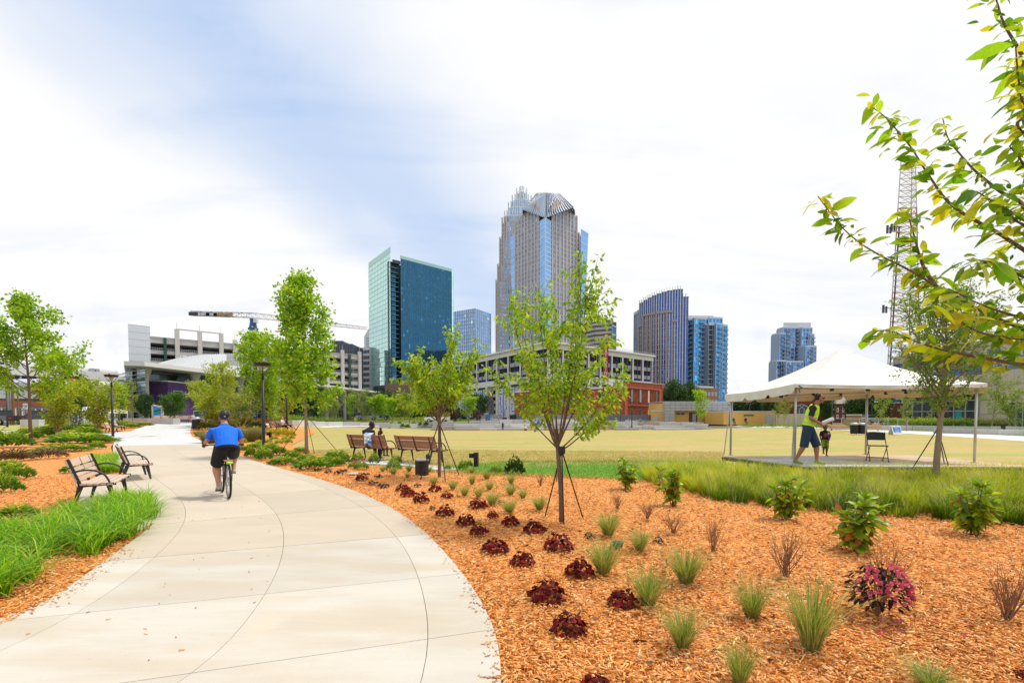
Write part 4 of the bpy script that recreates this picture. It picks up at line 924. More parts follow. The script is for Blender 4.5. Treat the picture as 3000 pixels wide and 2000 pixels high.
mb = MB(); u = wu(wS, 1770); wS.box(mb, u-.08/wS.L, u+.08/wS.L, 0, zs, .3, .45); mb.obj('downpipe', black, B13)
# ---- park pavilion ----
B14 = thing('park_pavilion', 'low park building with grey panels above yellow brick walls', 'building')
yb_ = pm('yellow_brick', (.62, .36, .10), .85, var=.08, scale=.8, bump=.1); gyp = M_('zinc_panel', (.36, .35, .36), .6, var=.06, objrand=.05)
D = 96; w = Wall(XY(1948, D), XY(2147, D+1), -.1, ZZ(1177, D)); core('wall', yb_, B14, inset(w.A-w.n*1.2, w.B-w.n*1.2, 8), -.1, w.z1-.2)
n = 13
def panel(u0, u1, z0, z1, o0=-1.1, o1=0):
    mb = MB(); g_ = .02; w.box(mb, u0+g_/w.L, u1-g_/w.L, z0+g_, z1-g_, o0, o1); mb.obj('panel', gyp, B14)
zm = ZZ(1203, D)
for i in range(n):
    for j in range(3): panel(i/n, (i+1)/n, zm+(w.z1-zm)*j/3, zm+(w.z1-zm)*(j+1)/3)
for i in range(2):
    for j in range(4): panel(i*.07, (i+1)*.07, -.1+(zm+.1)*j/4, -.1+(zm+.1)*(j+1)/4)
mb = MB(); w.box(mb, -.003, 1.003, w.z1, w.z1+.1, -9, .06); mb.obj('coping', M_('pale_frame'), B14)
wb = Wall(w.A-w.n*1.2, w.B-w.n*1.2, -.1, zm)
for x0, x1 in ((1980, 2007), (2056, 2098)):
    nn_ = 2 if x0 < 2000 else 3
    for i in range(nn_): window(wb, B14, x0+(x1-x0)*i/nn_, x0+(x1-x0)*(i+.96)/nn_, 1208, 1215, D+1.2, M_('rib_grey'), dpane, .05)
mb = MB(); wb.box(mb, wu(wb, 2018), wu(wb, 2042), 0, ZZ(1208, D), .01, .06); mb.obj('doorway', M_('door_shade', (.08, .065, .05), .8), B14)
mb = MB(); wb.box(mb, wu(wb, 2028), wu(wb, 2038), 0, ZZ(1212, D), .06, .1); mb.obj('door', M_('rib_grey'), B14)
wL = Wall(XY(1907, D+2), XY(1949, D+1), -.1, ZZ(1204, D)); core('side_wing', yb_, B14, inset(wL.A, wL.B, 6), -.1, wL.z1)
mb = MB(); wL.box(mb, -.01, 1, wL.z1, wL.z1+.18, -6, .08); mb.obj('coping', M_('pale_frame'), B14)
mb = MB(); wL.box(mb, .18, .52, -.1, ZZ(1217, D), .01, .08); mb.obj('door', M_('rib_grey'), B14)
wR = Wall(XY(2120, D-6), XY(2272, D-4), -.1, ZZ(1206, D-5)); core('side_wing', yb_, B14, inset(wR.A, wR.B, 6), -.1, wR.z1)
mb = MB(); wR.box(mb, 0, 1.005, wR.z1, wR.z1+.15, -6, .1); mb.obj('coping', M_('pale_frame'), B14); window(wR, B14, 2177, 2208, 1213, 1219, D-5, M_('rib_grey'), M_('dark_olive', (.10, .11, .05), .4), .05)
mb = MB(); mb.box((*XY(2254, D-7), .95), (1.3, .8, 1.9)); tag(mb.obj('utility_cabinet', M_('cabinet_grey', (.32, .33, .32), .6)), 'grey utility cabinet against the yellow brick wing', 'cabinet')
Bf = thing('board_fence', 'plain beige board fence between the pavilion and the church', 'fence')
wfn = Wall(XY(2273, 88), XY(2364, 84), -.1, ZZ(1212, 86))
for i in range(11): mb = MB(); wfn.box(mb, i/11+.001, (i+1)/11-.001, -.1, wfn.z1, -.06, 0 if i % 2 else .02); mb.obj('board', M_('beige_board', (.50, .42, .31), .8, var=.05, objrand=.05), Bf)
# ---- brick church, house ----
B15 = thing('brick_church', 'dark red brick church with a pointed gothic window, seen under the tent', 'church')
cb_ = pm('church_brick', (.16, .045, .035), .9, var=.2, scale=1.2)
w = Wall(XY(2245, 112), XY(2450, 104), 0, ZZ(1163, 108)); core('wall', cb_, B15, inset(w.A, w.B, 14), 0, w.z1); wC = w
mb = MB(); u0, u1 = wu(w, 2322), wu(w, 2385); um = (u0+u1)/2
i0 = [w.p(u0, 0, 1.2), w.p(u1, 0, 1.2), w.p(u1, w.z1, 1.2), w.p(um, w.z1+3.5, 1.2), w.p(u0, w.z1, 1.2)]; ib = [w.p(u0, 0, -3), w.p(u1, 0, -3), w.p(u1, w.z1, -3), w.p(um, w.z1+3.5, -3), w.p(u0, w.z1, -3)]
mb.poly(i0)
for i in range(5): mb.quad(ib[i], ib[(i+1) % 5], i0[(i+1) % 5], i0[i])
mb.obj('gable', cb_, B15)
mb = MB(); 
a_, b_ = w.p(-.01, w.z1, .4), w.p(1.01, w.z1, .4); c_, d_ = w.p(1.01, w.z1+3, -6), w.p(-.01, w.z1+3, -6); mb.poly([a_, b_, c_, d_]); mb.poly([d_, c_, w.p(1.01, w.z1, -14), w.p(-.01, w.z1, -14)]); mb.obj('roof', M_('slate', (.10, .095, .10), .8), B15)
uc = wu(w, 2350)*w.L; zb_, zs_, zp = ZZ(1212, 106), ZZ(1198, 106), ZZ(1183, 106); r_ = 1.35
mb = MB(); mb.poly([w.p((uc+x)/w.L, z, 1.28) for x, z in ((-r_, zb_), (r_, zb_), (r_, zs_), (r_*.7, zs_+(zp-zs_)*.6), (0, zp), (-r_*.7, zs_+(zp-zs_)*.6), (-r_, zs_))]); wn = mb.obj('window', dpane, B15)
mb = MB(); 
for x in (-r_, -r_/3, r_/3, r_): mb.beam(w.p((uc+x)/w.L, zb_, 1.34), w.p((uc+x)/w.L, zs_, 1.34), .13, .13)
for (x0, x1) in ((-r_, 0), (r_, 0)): mb.beam(w.p((uc+x0)/w.L, zs_, 1.34), w.p((uc+x0*.7)/w.L, zs_+(zp-zs_)*.6, 1.34), .13, .13); mb.beam(w.p((uc+x0*.7)/w.L, zs_+(zp-zs_)*.6, 1.34), w.p(uc/w.L, zp, 1.34), .13, .13); mb.beam(w.p((uc+x0/3)/w.L, zs_, 1.34), w.p((uc-x0*.35)/w.L, zs_+(zp-zs_)*.75, 1.34), .1, .1)
mb.beam(w.p((uc-r_)/w.L, zb_, 1.34), w.p((uc+r_)/w.L, zb_, 1.34), .15, .13); mb.obj('tracery', M_('pale_stone', (.5, .48, .46), .7), wn)
B16 = thing('brick_house', 'dark brick house with a hipped roof and white sash windows', 'house')
w = Wall(XY(2432, 98), XY(2560, 94), 0, ZZ(1182, 96)); core('wall', cb_, B16, inset(w.A, w.B, 10), 0, w.z1)
mb = MB(); ins_ = inset(w.A+w.n*.5, w.B+w.n*.5, 11); ap = [(ins_[0]+ins_[2])/2+w.d*-3, (ins_[0]+ins_[2])/2+w.d*3]
z_ = w.z1; A3 = [(p.x, p.y, z_) for p in ins_]; t0, t1 = (ap[0].x, ap[0].y, z_+2.4), (ap[1].x, ap[1].y, z_+2.4)
mb.poly([A3[0], A3[1], t1, t0]); mb.poly([A3[1], A3[2], t1]); mb.poly([A3[2], A3[3], t0, t1]); mb.poly([A3[3], A3[0], t0]); mb.obj('roof', M_('grey_shingle', (.26, .24, .22), .9), B16)
for px in (2440, 2453, 2470, 2500, 2530):
    for yt, yb2 in ((1194, 1207), (1214, 1226)): window(w, B16, px-2.8, px+2.8, yt, yb2, 96, M_('white_paint'), dpane, .1)
# small flat garage
Bg = thing('brick_shed', 'small flat-roofed brick shed behind the wire fence', 'shed'); w = Wall(XY(2479, 66), XY(2523, 65), 0, ZZ(1213, 66)); core('wall', M_('brown_brick'), Bg, inset(w.A, w.B, 5), 0, w.z1-.15); core('roof', M_('tan_stone'), Bg, inset(w.A+w.n*.2, w.B+w.n*.2, 5.4), w.z1-.15, w.z1)
# ---- red brick block behind right + stone hall ----
B17 = thing('brick_block', 'plain dark red brick block behind the lattice mast base', 'building')
w = Wall(XY(2592, 84), XY(2735, 78), 0, ZZ(1180, 80)); core('wall', cb_, B17, inset(w.A, w.B, 8), 0, w.z1); core('roof_edge', M_('pale_stone'), B17, inset(w.A+w.n*.15, w.B+w.n*.15, 8.3), w.z1, w.z1+.2)
mb = MB(); w.box(mb, .42, .52, w.z1*.45, w.z1*.55, 0, .1); mb.obj('vent', M_('pale_stone'), B17)
B18 = thing('stone_hall', 'pale stone civic building with ribbon windows and a glass entrance at right', 'building')
stn = M_('buff_stone', (.47, .39, .33), .8, var=.06, scale=.3, objrand=.04); bwin = glassm('ribbon_glass', (.06, .13, .40), .5, .1, .6)
# upper curved office storeys, set back
for i, (x0, x1, d0, d1) in enumerate(((2612, 2680, 150, 138), (2680, 2770, 138, 128), (2770, 2880, 128, 122), (2880, 3200, 122, 118))):
    w = Wall(XY(x0, d0), XY(x1, d1), 0, ZZ([1047, 1034, 1014, 996][i], d0)); core('wall', stn, B18, inset(w.A, w.B, 14), 0, w.z1)
    for j in range(4):
        z = w.z1-3.2-j*3.6; mb = MB(); w.panes(mb, max(3, int(w.L/1.6)), 1, .08, .02, .6, 1.4, .03, za=z-.9, zb=z+.9); mb.obj('ribbon_window', bwin, B18)
        mb = MB(); w.vbars(mb, seq(0, 1, max(3, int(w.L/3.2))), .45, z-.9, z+.9, .0, .2); mb.obj('ribbon_piers', stn, B18)
ws = Wall(XY(2868, 62), XY(3300, 46), 0, ZZ(1090, 58))
z1_ = ZZ(1072, 54)
mb = MB(); ws.box(mb, 0, 1, 0, z1_, -5, -.2); mb.obj('wall', stn, B18)
for j in range(4):
    for i in range(7): mb = MB(); ws.box(mb, i/7+.001, (i+1)/7-.001, z1_*j/4+.03, z1_*(j+1)/4-.03, -.2, 0 if (i+j) % 3 else .015); mb.obj('panel', stn, B18)
lg = txt('STUDIO', 'lettering', .9, M_('rib_grey'), B18, Vector(ws.p(.2, 1, .05)), wallrot(ws), .02) if False else None
mb = MB(); ws.box(mb, .27, .48, .0, ZZ(1178, 56), .02, .08); mb.obj('entrance_glass', dpane, B18)
mb = MB(); ws.vbars(mb, seq(.27, .48, 5), .12, 0, ZZ(1178, 56), .08, .2); mb.obj('entrance_frame', steel, B18)
# glass lobby under wooden soffit
wq = Wall(XY(2650, 74), XY(2868, 62), 0, ZZ(1160, 68)); mb = MB(); wq.panes(mb, 14, 3, 0, .02, .5, 1.3, 0); mb.obj('lobby_glazing', glassm('lobby_glass', (.07, .09, .10), .4, .08, .6), B18)
for u in seq(.0, 1, 8): mb = MB(); wq.vbars(mb, (u,), .14, 0, wq.z1, 0, .2); mb.obj('mullion', steel, B18)
for z in (2.2, 3.6): mb = MB(); wq.hbars(mb, (z,), .12, 0, 1, 0, .15); mb.obj('transom', steel, B18)
mb = MB(); wq.box(mb, -.05, 1.05, wq.z1, wq.z1+.9, -4, 1.6); mb.obj('soffit', M_('wood_soffit', (.40, .21, .08), .6), B18)
mb = MB(); wq.box(mb, -.05, 1.05, wq.z1+.9, ZZ(1110, 68), -4, 1.2); mb.obj('upper_wall', stn, B18)
mb = MB(); wq.box(mb, .72, .80, .9, 2.4, -.1, .05); mb.obj('poster', M_('teal_poster', (.02, .30, .30), .6), B18)
# ---- radio mast ----
Bm = thing('radio_mast', 'red and white lattice radio mast rising behind the cherry branches', 'mast')
D = 150; legs = [((2593, 1230), (2664, 380)), ((2667, 1230), (2668, 380)), ((2620, 1230), (2676, 380))]
L3 = [(T(2590, 1235, D), T(2640, 470, D)), (T(2660, 1235, D+8), T(2672, 470, D+5)), (T(2700, 1235, D-6), T(2682, 470, D-2))]
rm = [M_('mast_red', (.38, .17, .13), .6), M_('mast_white', (.55, .52, .52), .6)]
ns_ = 44; ctr = lambda li, k_: L3[li][0].lerp(L3[li][1], k_)
for b_i in range(6):
    mb = MB()
    for i in range(int(ns_*b_i/6), int(ns_*(b_i+1)/6)):
        k0, k1 = i/ns_, (i+1)/ns_
        for a_ in range(3):
            p0, p1, q0, q1 = ctr(a_, k0), ctr(a_, k1), ctr((a_+1) % 3, k0), ctr((a_+1) % 3, k1)
            mb.beam(p0, p1, .22, .22); mb.beam(p0, q1, .10, .10); mb.beam(q0, p1, .10, .10); mb.beam(p1, q1, .12, .12)
    mb.obj('mast_section', rm[b_i % 2], Bm)
mb = MB()
for k_ in seq(.02, .72, 30): mb.beam(ctr(0, k_)+Vector((.5, -.3, 0)), ctr(0, k_+.026)+Vector((.5, -.3, 0)), .3, .3)
mb.obj('cable_run', dk_, Bm)
for (px, py) in ((2600, 672), (2612, 668), (2686, 640), (2588, 905)):
    p_ = T(px, py, D-1); mb = MB(); mb.box(p_, (.5, .4, 2.4)); mb.box(p_+Vector((.9, 0, -.2)), (.4, .4, 2.0)); mb.beam(p_+Vector((0, 0, .3)), p_+Vector((3.2, 0, .3)), .15, .15); mb.obj('antenna', dk_ if py > 645 else M_('rib_grey'), Bm)
# =================== VEGETATION ===================
def unit(v): return v/np.maximum(np.linalg.norm(v, axis=-1, keepdims=True), 1e-9)
def leaf_np(pos, dirs, L, wd, r, cv=None, fold=.25, real=False):
    """leaves: folded rhombi (2 tris) or 6-tri curved blades; pos = stalk end, dirs = pointing direction"""
    n = len(pos); d = unit(dirs); L = np.broadcast_to(L, (n,))[:, None]; wd = np.broadcast_to(wd, (n,))[:, None]
    s = unit(np.cross(d, r.normal(size=(n, 3)))); u = np.cross(s, d)
    if not real:
        V = np.stack([pos, pos+d*L*.45+s*wd*.5+u*wd*fold, pos+d*L, pos+d*L*.45-s*wd*.5+u*wd*fold], 1).reshape(-1, 3)
        b_ = (np.arange(n)*4)[:, None]; Fa = np.concatenate([b_+[[0, 1, 2]], b_+[[0, 2, 3]]], 1).reshape(-1, 3); rep = 2
    else:
        ks = [(0, 0, 0), (.25, .42, 0), (.6, .48, -.04), (1, 0, -.16)]
        P_ = [pos]
        for t_, w_, dr in ks[1:3]:
            m_ = pos+d*L*t_-u*L*(t_*t_*.22); P_ += [m_+s*wd*w_+u*wd*.18, m_, m_-s*wd*w_+u*wd*.18]
        P_.append(pos+d*L-u*L*.22); V = np.stack(P_, 1).reshape(-1, 3)
        fs = np.array([[0, 1, 2], [0, 2, 3], [1, 4, 5], [1, 5, 2], [2, 5, 6], [2, 6, 3], [4, 7, 5], [5, 7, 6]]); b_ = (np.arange(n)*8)[:, None, None]
        Fa = (b_+fs[None]).reshape(-1, 3); rep = 8
    c = r.random(n) if cv is None else cv
    return V, Fa, np.stack([c, c, c], 1).repeat(rep, 0)
def branch_tubes(mb, segs, n=5):
    for pts, rr in segs: mb.loft(pts, rr, n=n, cap=False)
def grow(r, p, d, L, n, up=0.0, wob=.12, gravity=0.0):
    p = Vector(p); d = Vector(d).normalized(); out = [p.copy()]
    for i in range(n):
        d = (d+Vector(r.normal(0, wob, 3))+Vector((0, 0, up-gravity*i/n))).normalized(); p = p+d*(L/n); out.append(p.copy())
    return out
def tree_geo(seed, H, zf, R, prof, nl=26, rise=.8, sub=5, nleaf=4000, lL=.10, lW=.06, droop=.3, tr=.05, updir=.08, clump=.10, multi=0, subL=.28, tipbias=.5, leafdir='rand', minT=.15, wob=.10, leader=True):
    """returns branch segments and leaf arrays. prof(t): crown radius factor at height fraction t of the crown"""
    r = np.random.default_rng(seed); segs = []; tw = []
    if multi:
        for k in range(multi):
            a = 2*math.pi*k/multi+r.uniform(-.4, .4); pts = grow(r, (0, 0, 0), (math.cos(a)*.38, math.sin(a)*.38, 1), H*r.uniform(.75, 1), 8, .03, .05); segs.append((pts, [tr*(1-.85*i/8) for i in range(9)]))
            for j in range(nl//multi):
                t_ = r.uniform(.3, 1); q_ = pts[int(t_*8)]; az = r.uniform(0, 2*math.pi); L = R*prof(min(1, max(0, (q_.z-zf)/(H-zf))))*r.uniform(.5, 1.0)
                b_ = grow(r, q_, (math.cos(az), math.sin(az), rise), L, 5, updir, wob, droop*.3); segs.append((b_, [tr*.28*(1-.8*i/5) for i in range(6)])); tw.append(b_)
    else:
        trunk = grow(r, (0, 0, 0), (0, 0, 1), H*(.96 if leader else zf/H+.08), 12, .05, .018)
        segs.append((trunk, [tr*(1.25 if i == 0 else 1)*(1-.86*i/12) if leader else tr*(1-.2*i/12) for i in range(13)])); tw.append(trunk[7:]) if leader else None
        for j in range(nl):
            t_ = (j+.5)/nl if leader else r.uniform(.82, 1); z_ = zf+(H-zf)*t_**1.05 if leader else zf*r.uniform(.92, 1.08); z_ = min(z_, trunk[-1].z-.01)
            k = 0
            while k < 11 and trunk[k+1].z < z_: k += 1
            q_ = trunk[k].lerp(trunk[k+1], min(1, max(0, (z_-trunk[k].z)/max(1e-4, trunk[k+1].z-trunk[k].z)))); az = j*2.4+r.uniform(-.5, .5)
            if leader:
                el = rise*r.uniform(.7, 1.3); L = R*prof(t_)*math.sqrt(1+el*el)*r.uniform(.72, 1.08)
            else:
                el = (H-zf)/max(R, .1)*(.28+1.7*r.random()**1.3); L = (H-zf)*min(1.05, .52+.22*el)*r.uniform(.85, 1.05)
            b_ = grow(r, q_, (math.cos(az), math.sin(az), el), L, 7, updir, wob*.6, droop*.2)
            rb = tr*(.38 if leader else .42)*(1-.55*t_ if leader else 1); segs.append((b_, [max(.003, rb*(1-.86*i/7)) for i in range(8)])); tw.append(b_[2:])
            for s_ in range(sub):
                k2 = r.uniform(1.6, 6.9); p2 = b_[int(k2)].lerp(b_[min(7, int(k2)+1)], k2 % 1); d0 = (b_[min(7, int(k2)+1)]-b_[int(k2)]).normalized(); rd = Vector(r.normal(0, .75, 3))
                c_ = grow(r, p2, d0*.9+rd, L*subL*r.uniform(.6, 1.2)+.08, 4, updir, wob, droop*.2); segs.append((c_, [rb*.35, rb*.28, rb*.2, rb*.12, .002])); tw.append(c_)
    # leaves along the twigs, clumped at the tips
    lens = np.array([sum((t[i+1]-t[i]).length for i in range(len(t)-1)) for t in tw]); pk = lens/lens.sum()
    idx = r.choice(len(tw), nleaf, p=pk); pos = np.zeros((nleaf, 3)); dr = np.zeros((nleaf, 3))
    for i, w_ in enumerate(idx):
        t = tw[w_]; k = (1-(1-minT)*r.random()**(1/(1+tipbias)) if False else minT+(1-minT)*r.random()**(1/(1+tipbias)))*(len(t)-1.001); a_, b_ = t[int(k)], t[int(k)+1]; q_ = a_.lerp(b_, k % 1); pos[i] = q_; dr[i] = (b_-a_).normalized()
    off = r.normal(0, clump, (nleaf, 3)); pos = pos+off
    if leafdir == 'droop': dirs = dr*.5+unit(off)*.5+np.array([0, 0, -.75])+r.normal(0, .3, (nleaf, 3))
    else: dirs = unit(off)*.8+r.normal(0, .55, (nleaf, 3))+np.array([0, 0, -.15])
    # tint: new growth at the outside and top is lighter
    cv = np.clip(r.beta(2, 2, nleaf), 0, 1)
    V, Fa, c = leaf_np(pos, dirs, lL*r.uniform(.6, 1.25, nleaf), lW*r.uniform(.7, 1.2, nleaf), r, cv)
    return segs, (V, Fa, c)
def tree(name, label, loc, geo, lmat, bmat, rz=0.0, group=None, stakes=0, n=6, cat='tree', scale=1.0, sr=.9):
    segs, (V, Fa, c) = geo; B = thing(name, label, cat, loc, rz, group); B.scale = (scale,)*3
    mb = MB(); mb.loft(segs[0][0], segs[0][1], n=9, cap=True); mb.obj('trunk', bmat, B, smooth=True)
    mb = MB(); branch_tubes(mb, segs[1:], n if len(segs) < 80 else 4); mb.obj('branches', bmat, B, smooth=True, kind='stuff')
    mk('crown', npmesh('crown', V, Fa, c), lmat, B, kind='stuff')
    return B
def stake(parent, top, feet, r=.012):
    for f in feet:
        mb = MB(); mb.tube(top, f, r, r, 6); mb.obj('guy_strap', black, parent)
mpro = lambda t: min(1, .62+1.3*t)*max(.05, 1-t)**.55
mpl = lambda t: min(1, .7+2*t)*max(.04, 1-t)**.8
oval = lambda t: max(.05, (math.sin(math.pi*min(1, (t*.92+.08)))**.7))*(1.0 if t < .5 else 1.0)
cone = lambda t: max(.06, (1-t)**.75*(.55+.45*min(1, t*4)))
maple_l = leafm('maple_leaf', [(.11, .30, .015), (.24, .48, .02), (.44, .62, .03), (.60, .68, .05)], .55)
cherry_l = leafm('cherry_leaf', [(.11, .27, .02), (.24, .45, .03), (.44, .60, .03), (.68, .66, .05)], .55)
olive_l = leafm('olive_leaf', [(.13, .20, .03), (.24, .33, .04), (.38, .44, .05)], .45)
lime_l = leafm('lime_leaf', [(.20, .32, .02), (.40, .50, .03), (.60, .60, .04)], .5)
dark_l = leafm('dark_leaf', [(.02, .05, .012), (.04, .10, .02), (.07, .16, .03)], .25)
purp_l = leafm('purple_leaf', [(.05, .012, .02), (.09, .025, .04), (.14, .04, .05)], .3)
# two large maples
g = tree_geo(11, 7.6, 1.85, 1.75, mpro, 38, .8, 7, 7600, .155, .135, .25, .075, .05, .11, tipbias=1.0, wob=.10)
dep = P(898, 1335).y
pm1 = P(898, 1335); s1_ = (ZZ(808, pm1.y)-pm1.z)/7.6
t1 = tree('maple_tree', 'tall bright green maple right of the tall black lamp post, staked on the lawn edge', pm1, g, maple_l, bark_l, .3, scale=s1_)
stake(t1, (0, 0, 1.75), [(-1.15, .35, 0), (1.35, .35, 0), (.2, 1.3, 0)])
pm2 = P(90, 1287); g = tree_geo(5, 7.6, 1.9, 2.9, mpl, 36, .6, 7, 6800, .165, .14, .25, .085, .03, .12, tipbias=1.0); s2_ = (ZZ(862, pm2.y)-pm2.z)/7.6
t2 = tree('maple_tree', 'bright green maple at the far left above the junipers', pm2, g, maple_l, bark, 1.3, scale=s2_)
stake(t2, (0, 0, 1.9), [(1.6, -1.0, 0), (-1.2, .8, 0)])
pm3 = P(770, 1262); g = tree_geo(23, 7.6, 2.2, 2.0, oval, 26, .7, 6, 4200, .22, .19, .25, .07, .05, .12, tipbias=1.0); s3_ = (ZZ(985, pm3.y)-pm3.z)/7.6
tree('maple_tree', 'mid green maple with a rounded top behind the tall black lamp post', pm3, g, maple_l, bark_l, 2.0, scale=s3_)
# two staked vase-shaped cherries
pc1 = P(1645, 1528); H1 = ZZ(745, pc1.y)-pc1.z; zf1 = ZZ(1310, pc1.y)-pc1.z
g = tree_geo(31, zf1+(H1-zf1)*.84, zf1, 1.15, oval, 15, 1.0, 9, 5400, .088, .044, .2, .038, .09, .024, leader=False, subL=.20, leafdir='droop', tipbias=.0, minT=.02, wob=.08)
c1_ = tree('cherry_tree', 'staked young cherry with upright drooping-leaved branches in the middle of the mulch bed', pc1, g, cherry_l, bark, .4)
zs_ = zf1*.96
for f in (P(1597, 1512), P(1708, 1517), P(1652, 1535)): 
    mb = MB(); mb.tube((0, 0, zs_), tuple(Matrix.Rotation(-.4, 3, 'Z') @ (f-pc1)), .011, .011, 6); mb.obj('guy_strap', black, c1_)
mb = MB(); mb.lathe([(.05, -.05), (.055, 0), (.05, .06)], (0, 0, zs_), 10); mb.obj('tie_collar', black, c1_)
pc2 = P(1287, 1397); H2 = ZZ(975, pc2.y)-pc2.z; zf2 = ZZ(1232, pc2.y)-pc2.z
g = tree_geo(37, H2, zf2, 1.9, oval, 14, 1.0, 9, 4200, .12, .06, .2, .045, .08, .035, leader=False, subL=.24, leafdir='droop', tipbias=.1, minT=.05, wob=.12)
c2_ = tree('cherry_tree', 'staked young cherry beside the empty slatted bench', pc2, g, cherry_l, bark, .0)
for f in (P(1232, 1404), P(1345, 1391), P(1305, 1411)): 
    mb = MB(); mb.tube((0, 0, zf2*.98), tuple(f-pc2), .013, .013, 6); mb.obj('guy_strap', black, c2_)
# small-leaved oak at right
pc3 = P(2742, 1420); H3 = ZZ(858, pc3.y)-pc3.z; zf3 = ZZ(1215, pc3.y)-pc3.z
g = tree_geo(41, H3*.93, zf3*.90, .92, oval, 46, 1.25, 10, 9500, .062, .040, .1, .075, .03, .03, subL=.36, tipbias=.4, minT=.2, wob=.14)
c3_ = tree('oak_tree', 'sparse small-leaved oak with dense twigs right of the folding chair', pc3, g, leafm('oak_leaf', [(.09, .20, .015), (.20, .34, .03), (.44, .52, .05)], .5), bark_l, .9)
zs_ = ZZ(1255, pc3.y)-pc3.z
for f in (P(2655, 1400), P(2786, 1390), P(2772, 1385)): 
    mb = MB(); mb.tube((0, 0, zs_), tuple(Matrix.Rotation(-.9, 3, 'Z') @ (f-pc3)), .013, .013, 6); mb.obj('guy_strap', black, c3_)
# smaller trees: (px, ybase, ytop, width px, kind, label)
kinds = {
 'multi': (tree_geo(51, 4, .9, 1.4, oval, 40, .8, 0, 3600, .15, .11, .2, .035, .04, .12, multi=7, tipbias=.3), lime_l, bark_l),
 'multi2': (tree_geo(52, 4, .7, 1.1, oval, 34, .9, 0, 1700, .14, .10, .2, .03, .04, .11, multi=5, tipbias=.3), olive_l, bark_l),
 'round': (tree_geo(53, 4, 1.0, 1.7, oval, 24, .5, 7, 5200, .17, .13, .2, .08, .02, .16, tipbias=.9), leafm('round_leaf', [(.03, .08, .01), (.06, .17, .015), (.13, .29, .02)], .3), bark),
 'slim': (tree_geo(54, 4, .9, .75, oval, 22, 1.3, 4, 1500, .14, .09, .1, .035, .05, .07, tipbias=.5), maple_l, bark_l),
 'slimo': (tree_geo(55, 4, .8, .7, oval, 22, 1.5, 4, 1100, .12, .07, .1, .035, .05, .06, tipbias=.5), olive_l, bark_l),
 'fan': (tree_geo(56, 4, .9, 1.3, oval, 24, .8, 6, 2200, .15, .12, .2, .05, .04, .10, tipbias=.9), lime_l, bark_l),
 'dark': (tree_geo(57, 8, 1.2, 3.4, oval, 30, .5, 8, 6500, .34, .28, .2, .15, .02, .34, tipbias=.9), dark_l, bark),
 'purple': (tree_geo(58, 4, .8, 1.6, oval, 20, .7, 6, 2400, .18, .14, .2, .06, .03, .16, tipbias=.9), purp_l, bark)}
built = {}
def small(kind, px, yb, yt, wpx, label, dep=None, rz=None, cat='tree', group=None):
    loc = P(px, yb) if dep is None else T(px, yb, dep); base = P(px, yb) if dep is None else None
    if dep is not None: loc.z = gz(loc.x, loc.y)
    H = ZZ(yt, loc.y)-loc.z; H0 = 8 if kind == 'dark' else 4; R0_ = {'multi': 1.15, 'multi2': 1.0, 'round': 1.95, 'slim': .62, 'slimo': .55, 'fan': 1.2, 'dark': 3.9, 'purple': 1.9}[kind]
    sw = wpx/F*loc.y/2/R0_; sh = H/H0; rz = random.uniform(0, 6.28) if rz is None else rz
    if kind not in built:
        g_, l_, b_ = kinds[kind]; o = tree({'round': 'round_tree', 'dark': 'shade_tree', 'purple': 'purple_plum'}.get(kind, 'small_tree'), label, loc, g_, l_, b_, rz, group, cat=cat, n=4); built[kind] = o; o.scale = (sw, sw, sh)
    else: o = dup(built[kind], loc, rz, label, group, (sw, sw, sh))
    return o
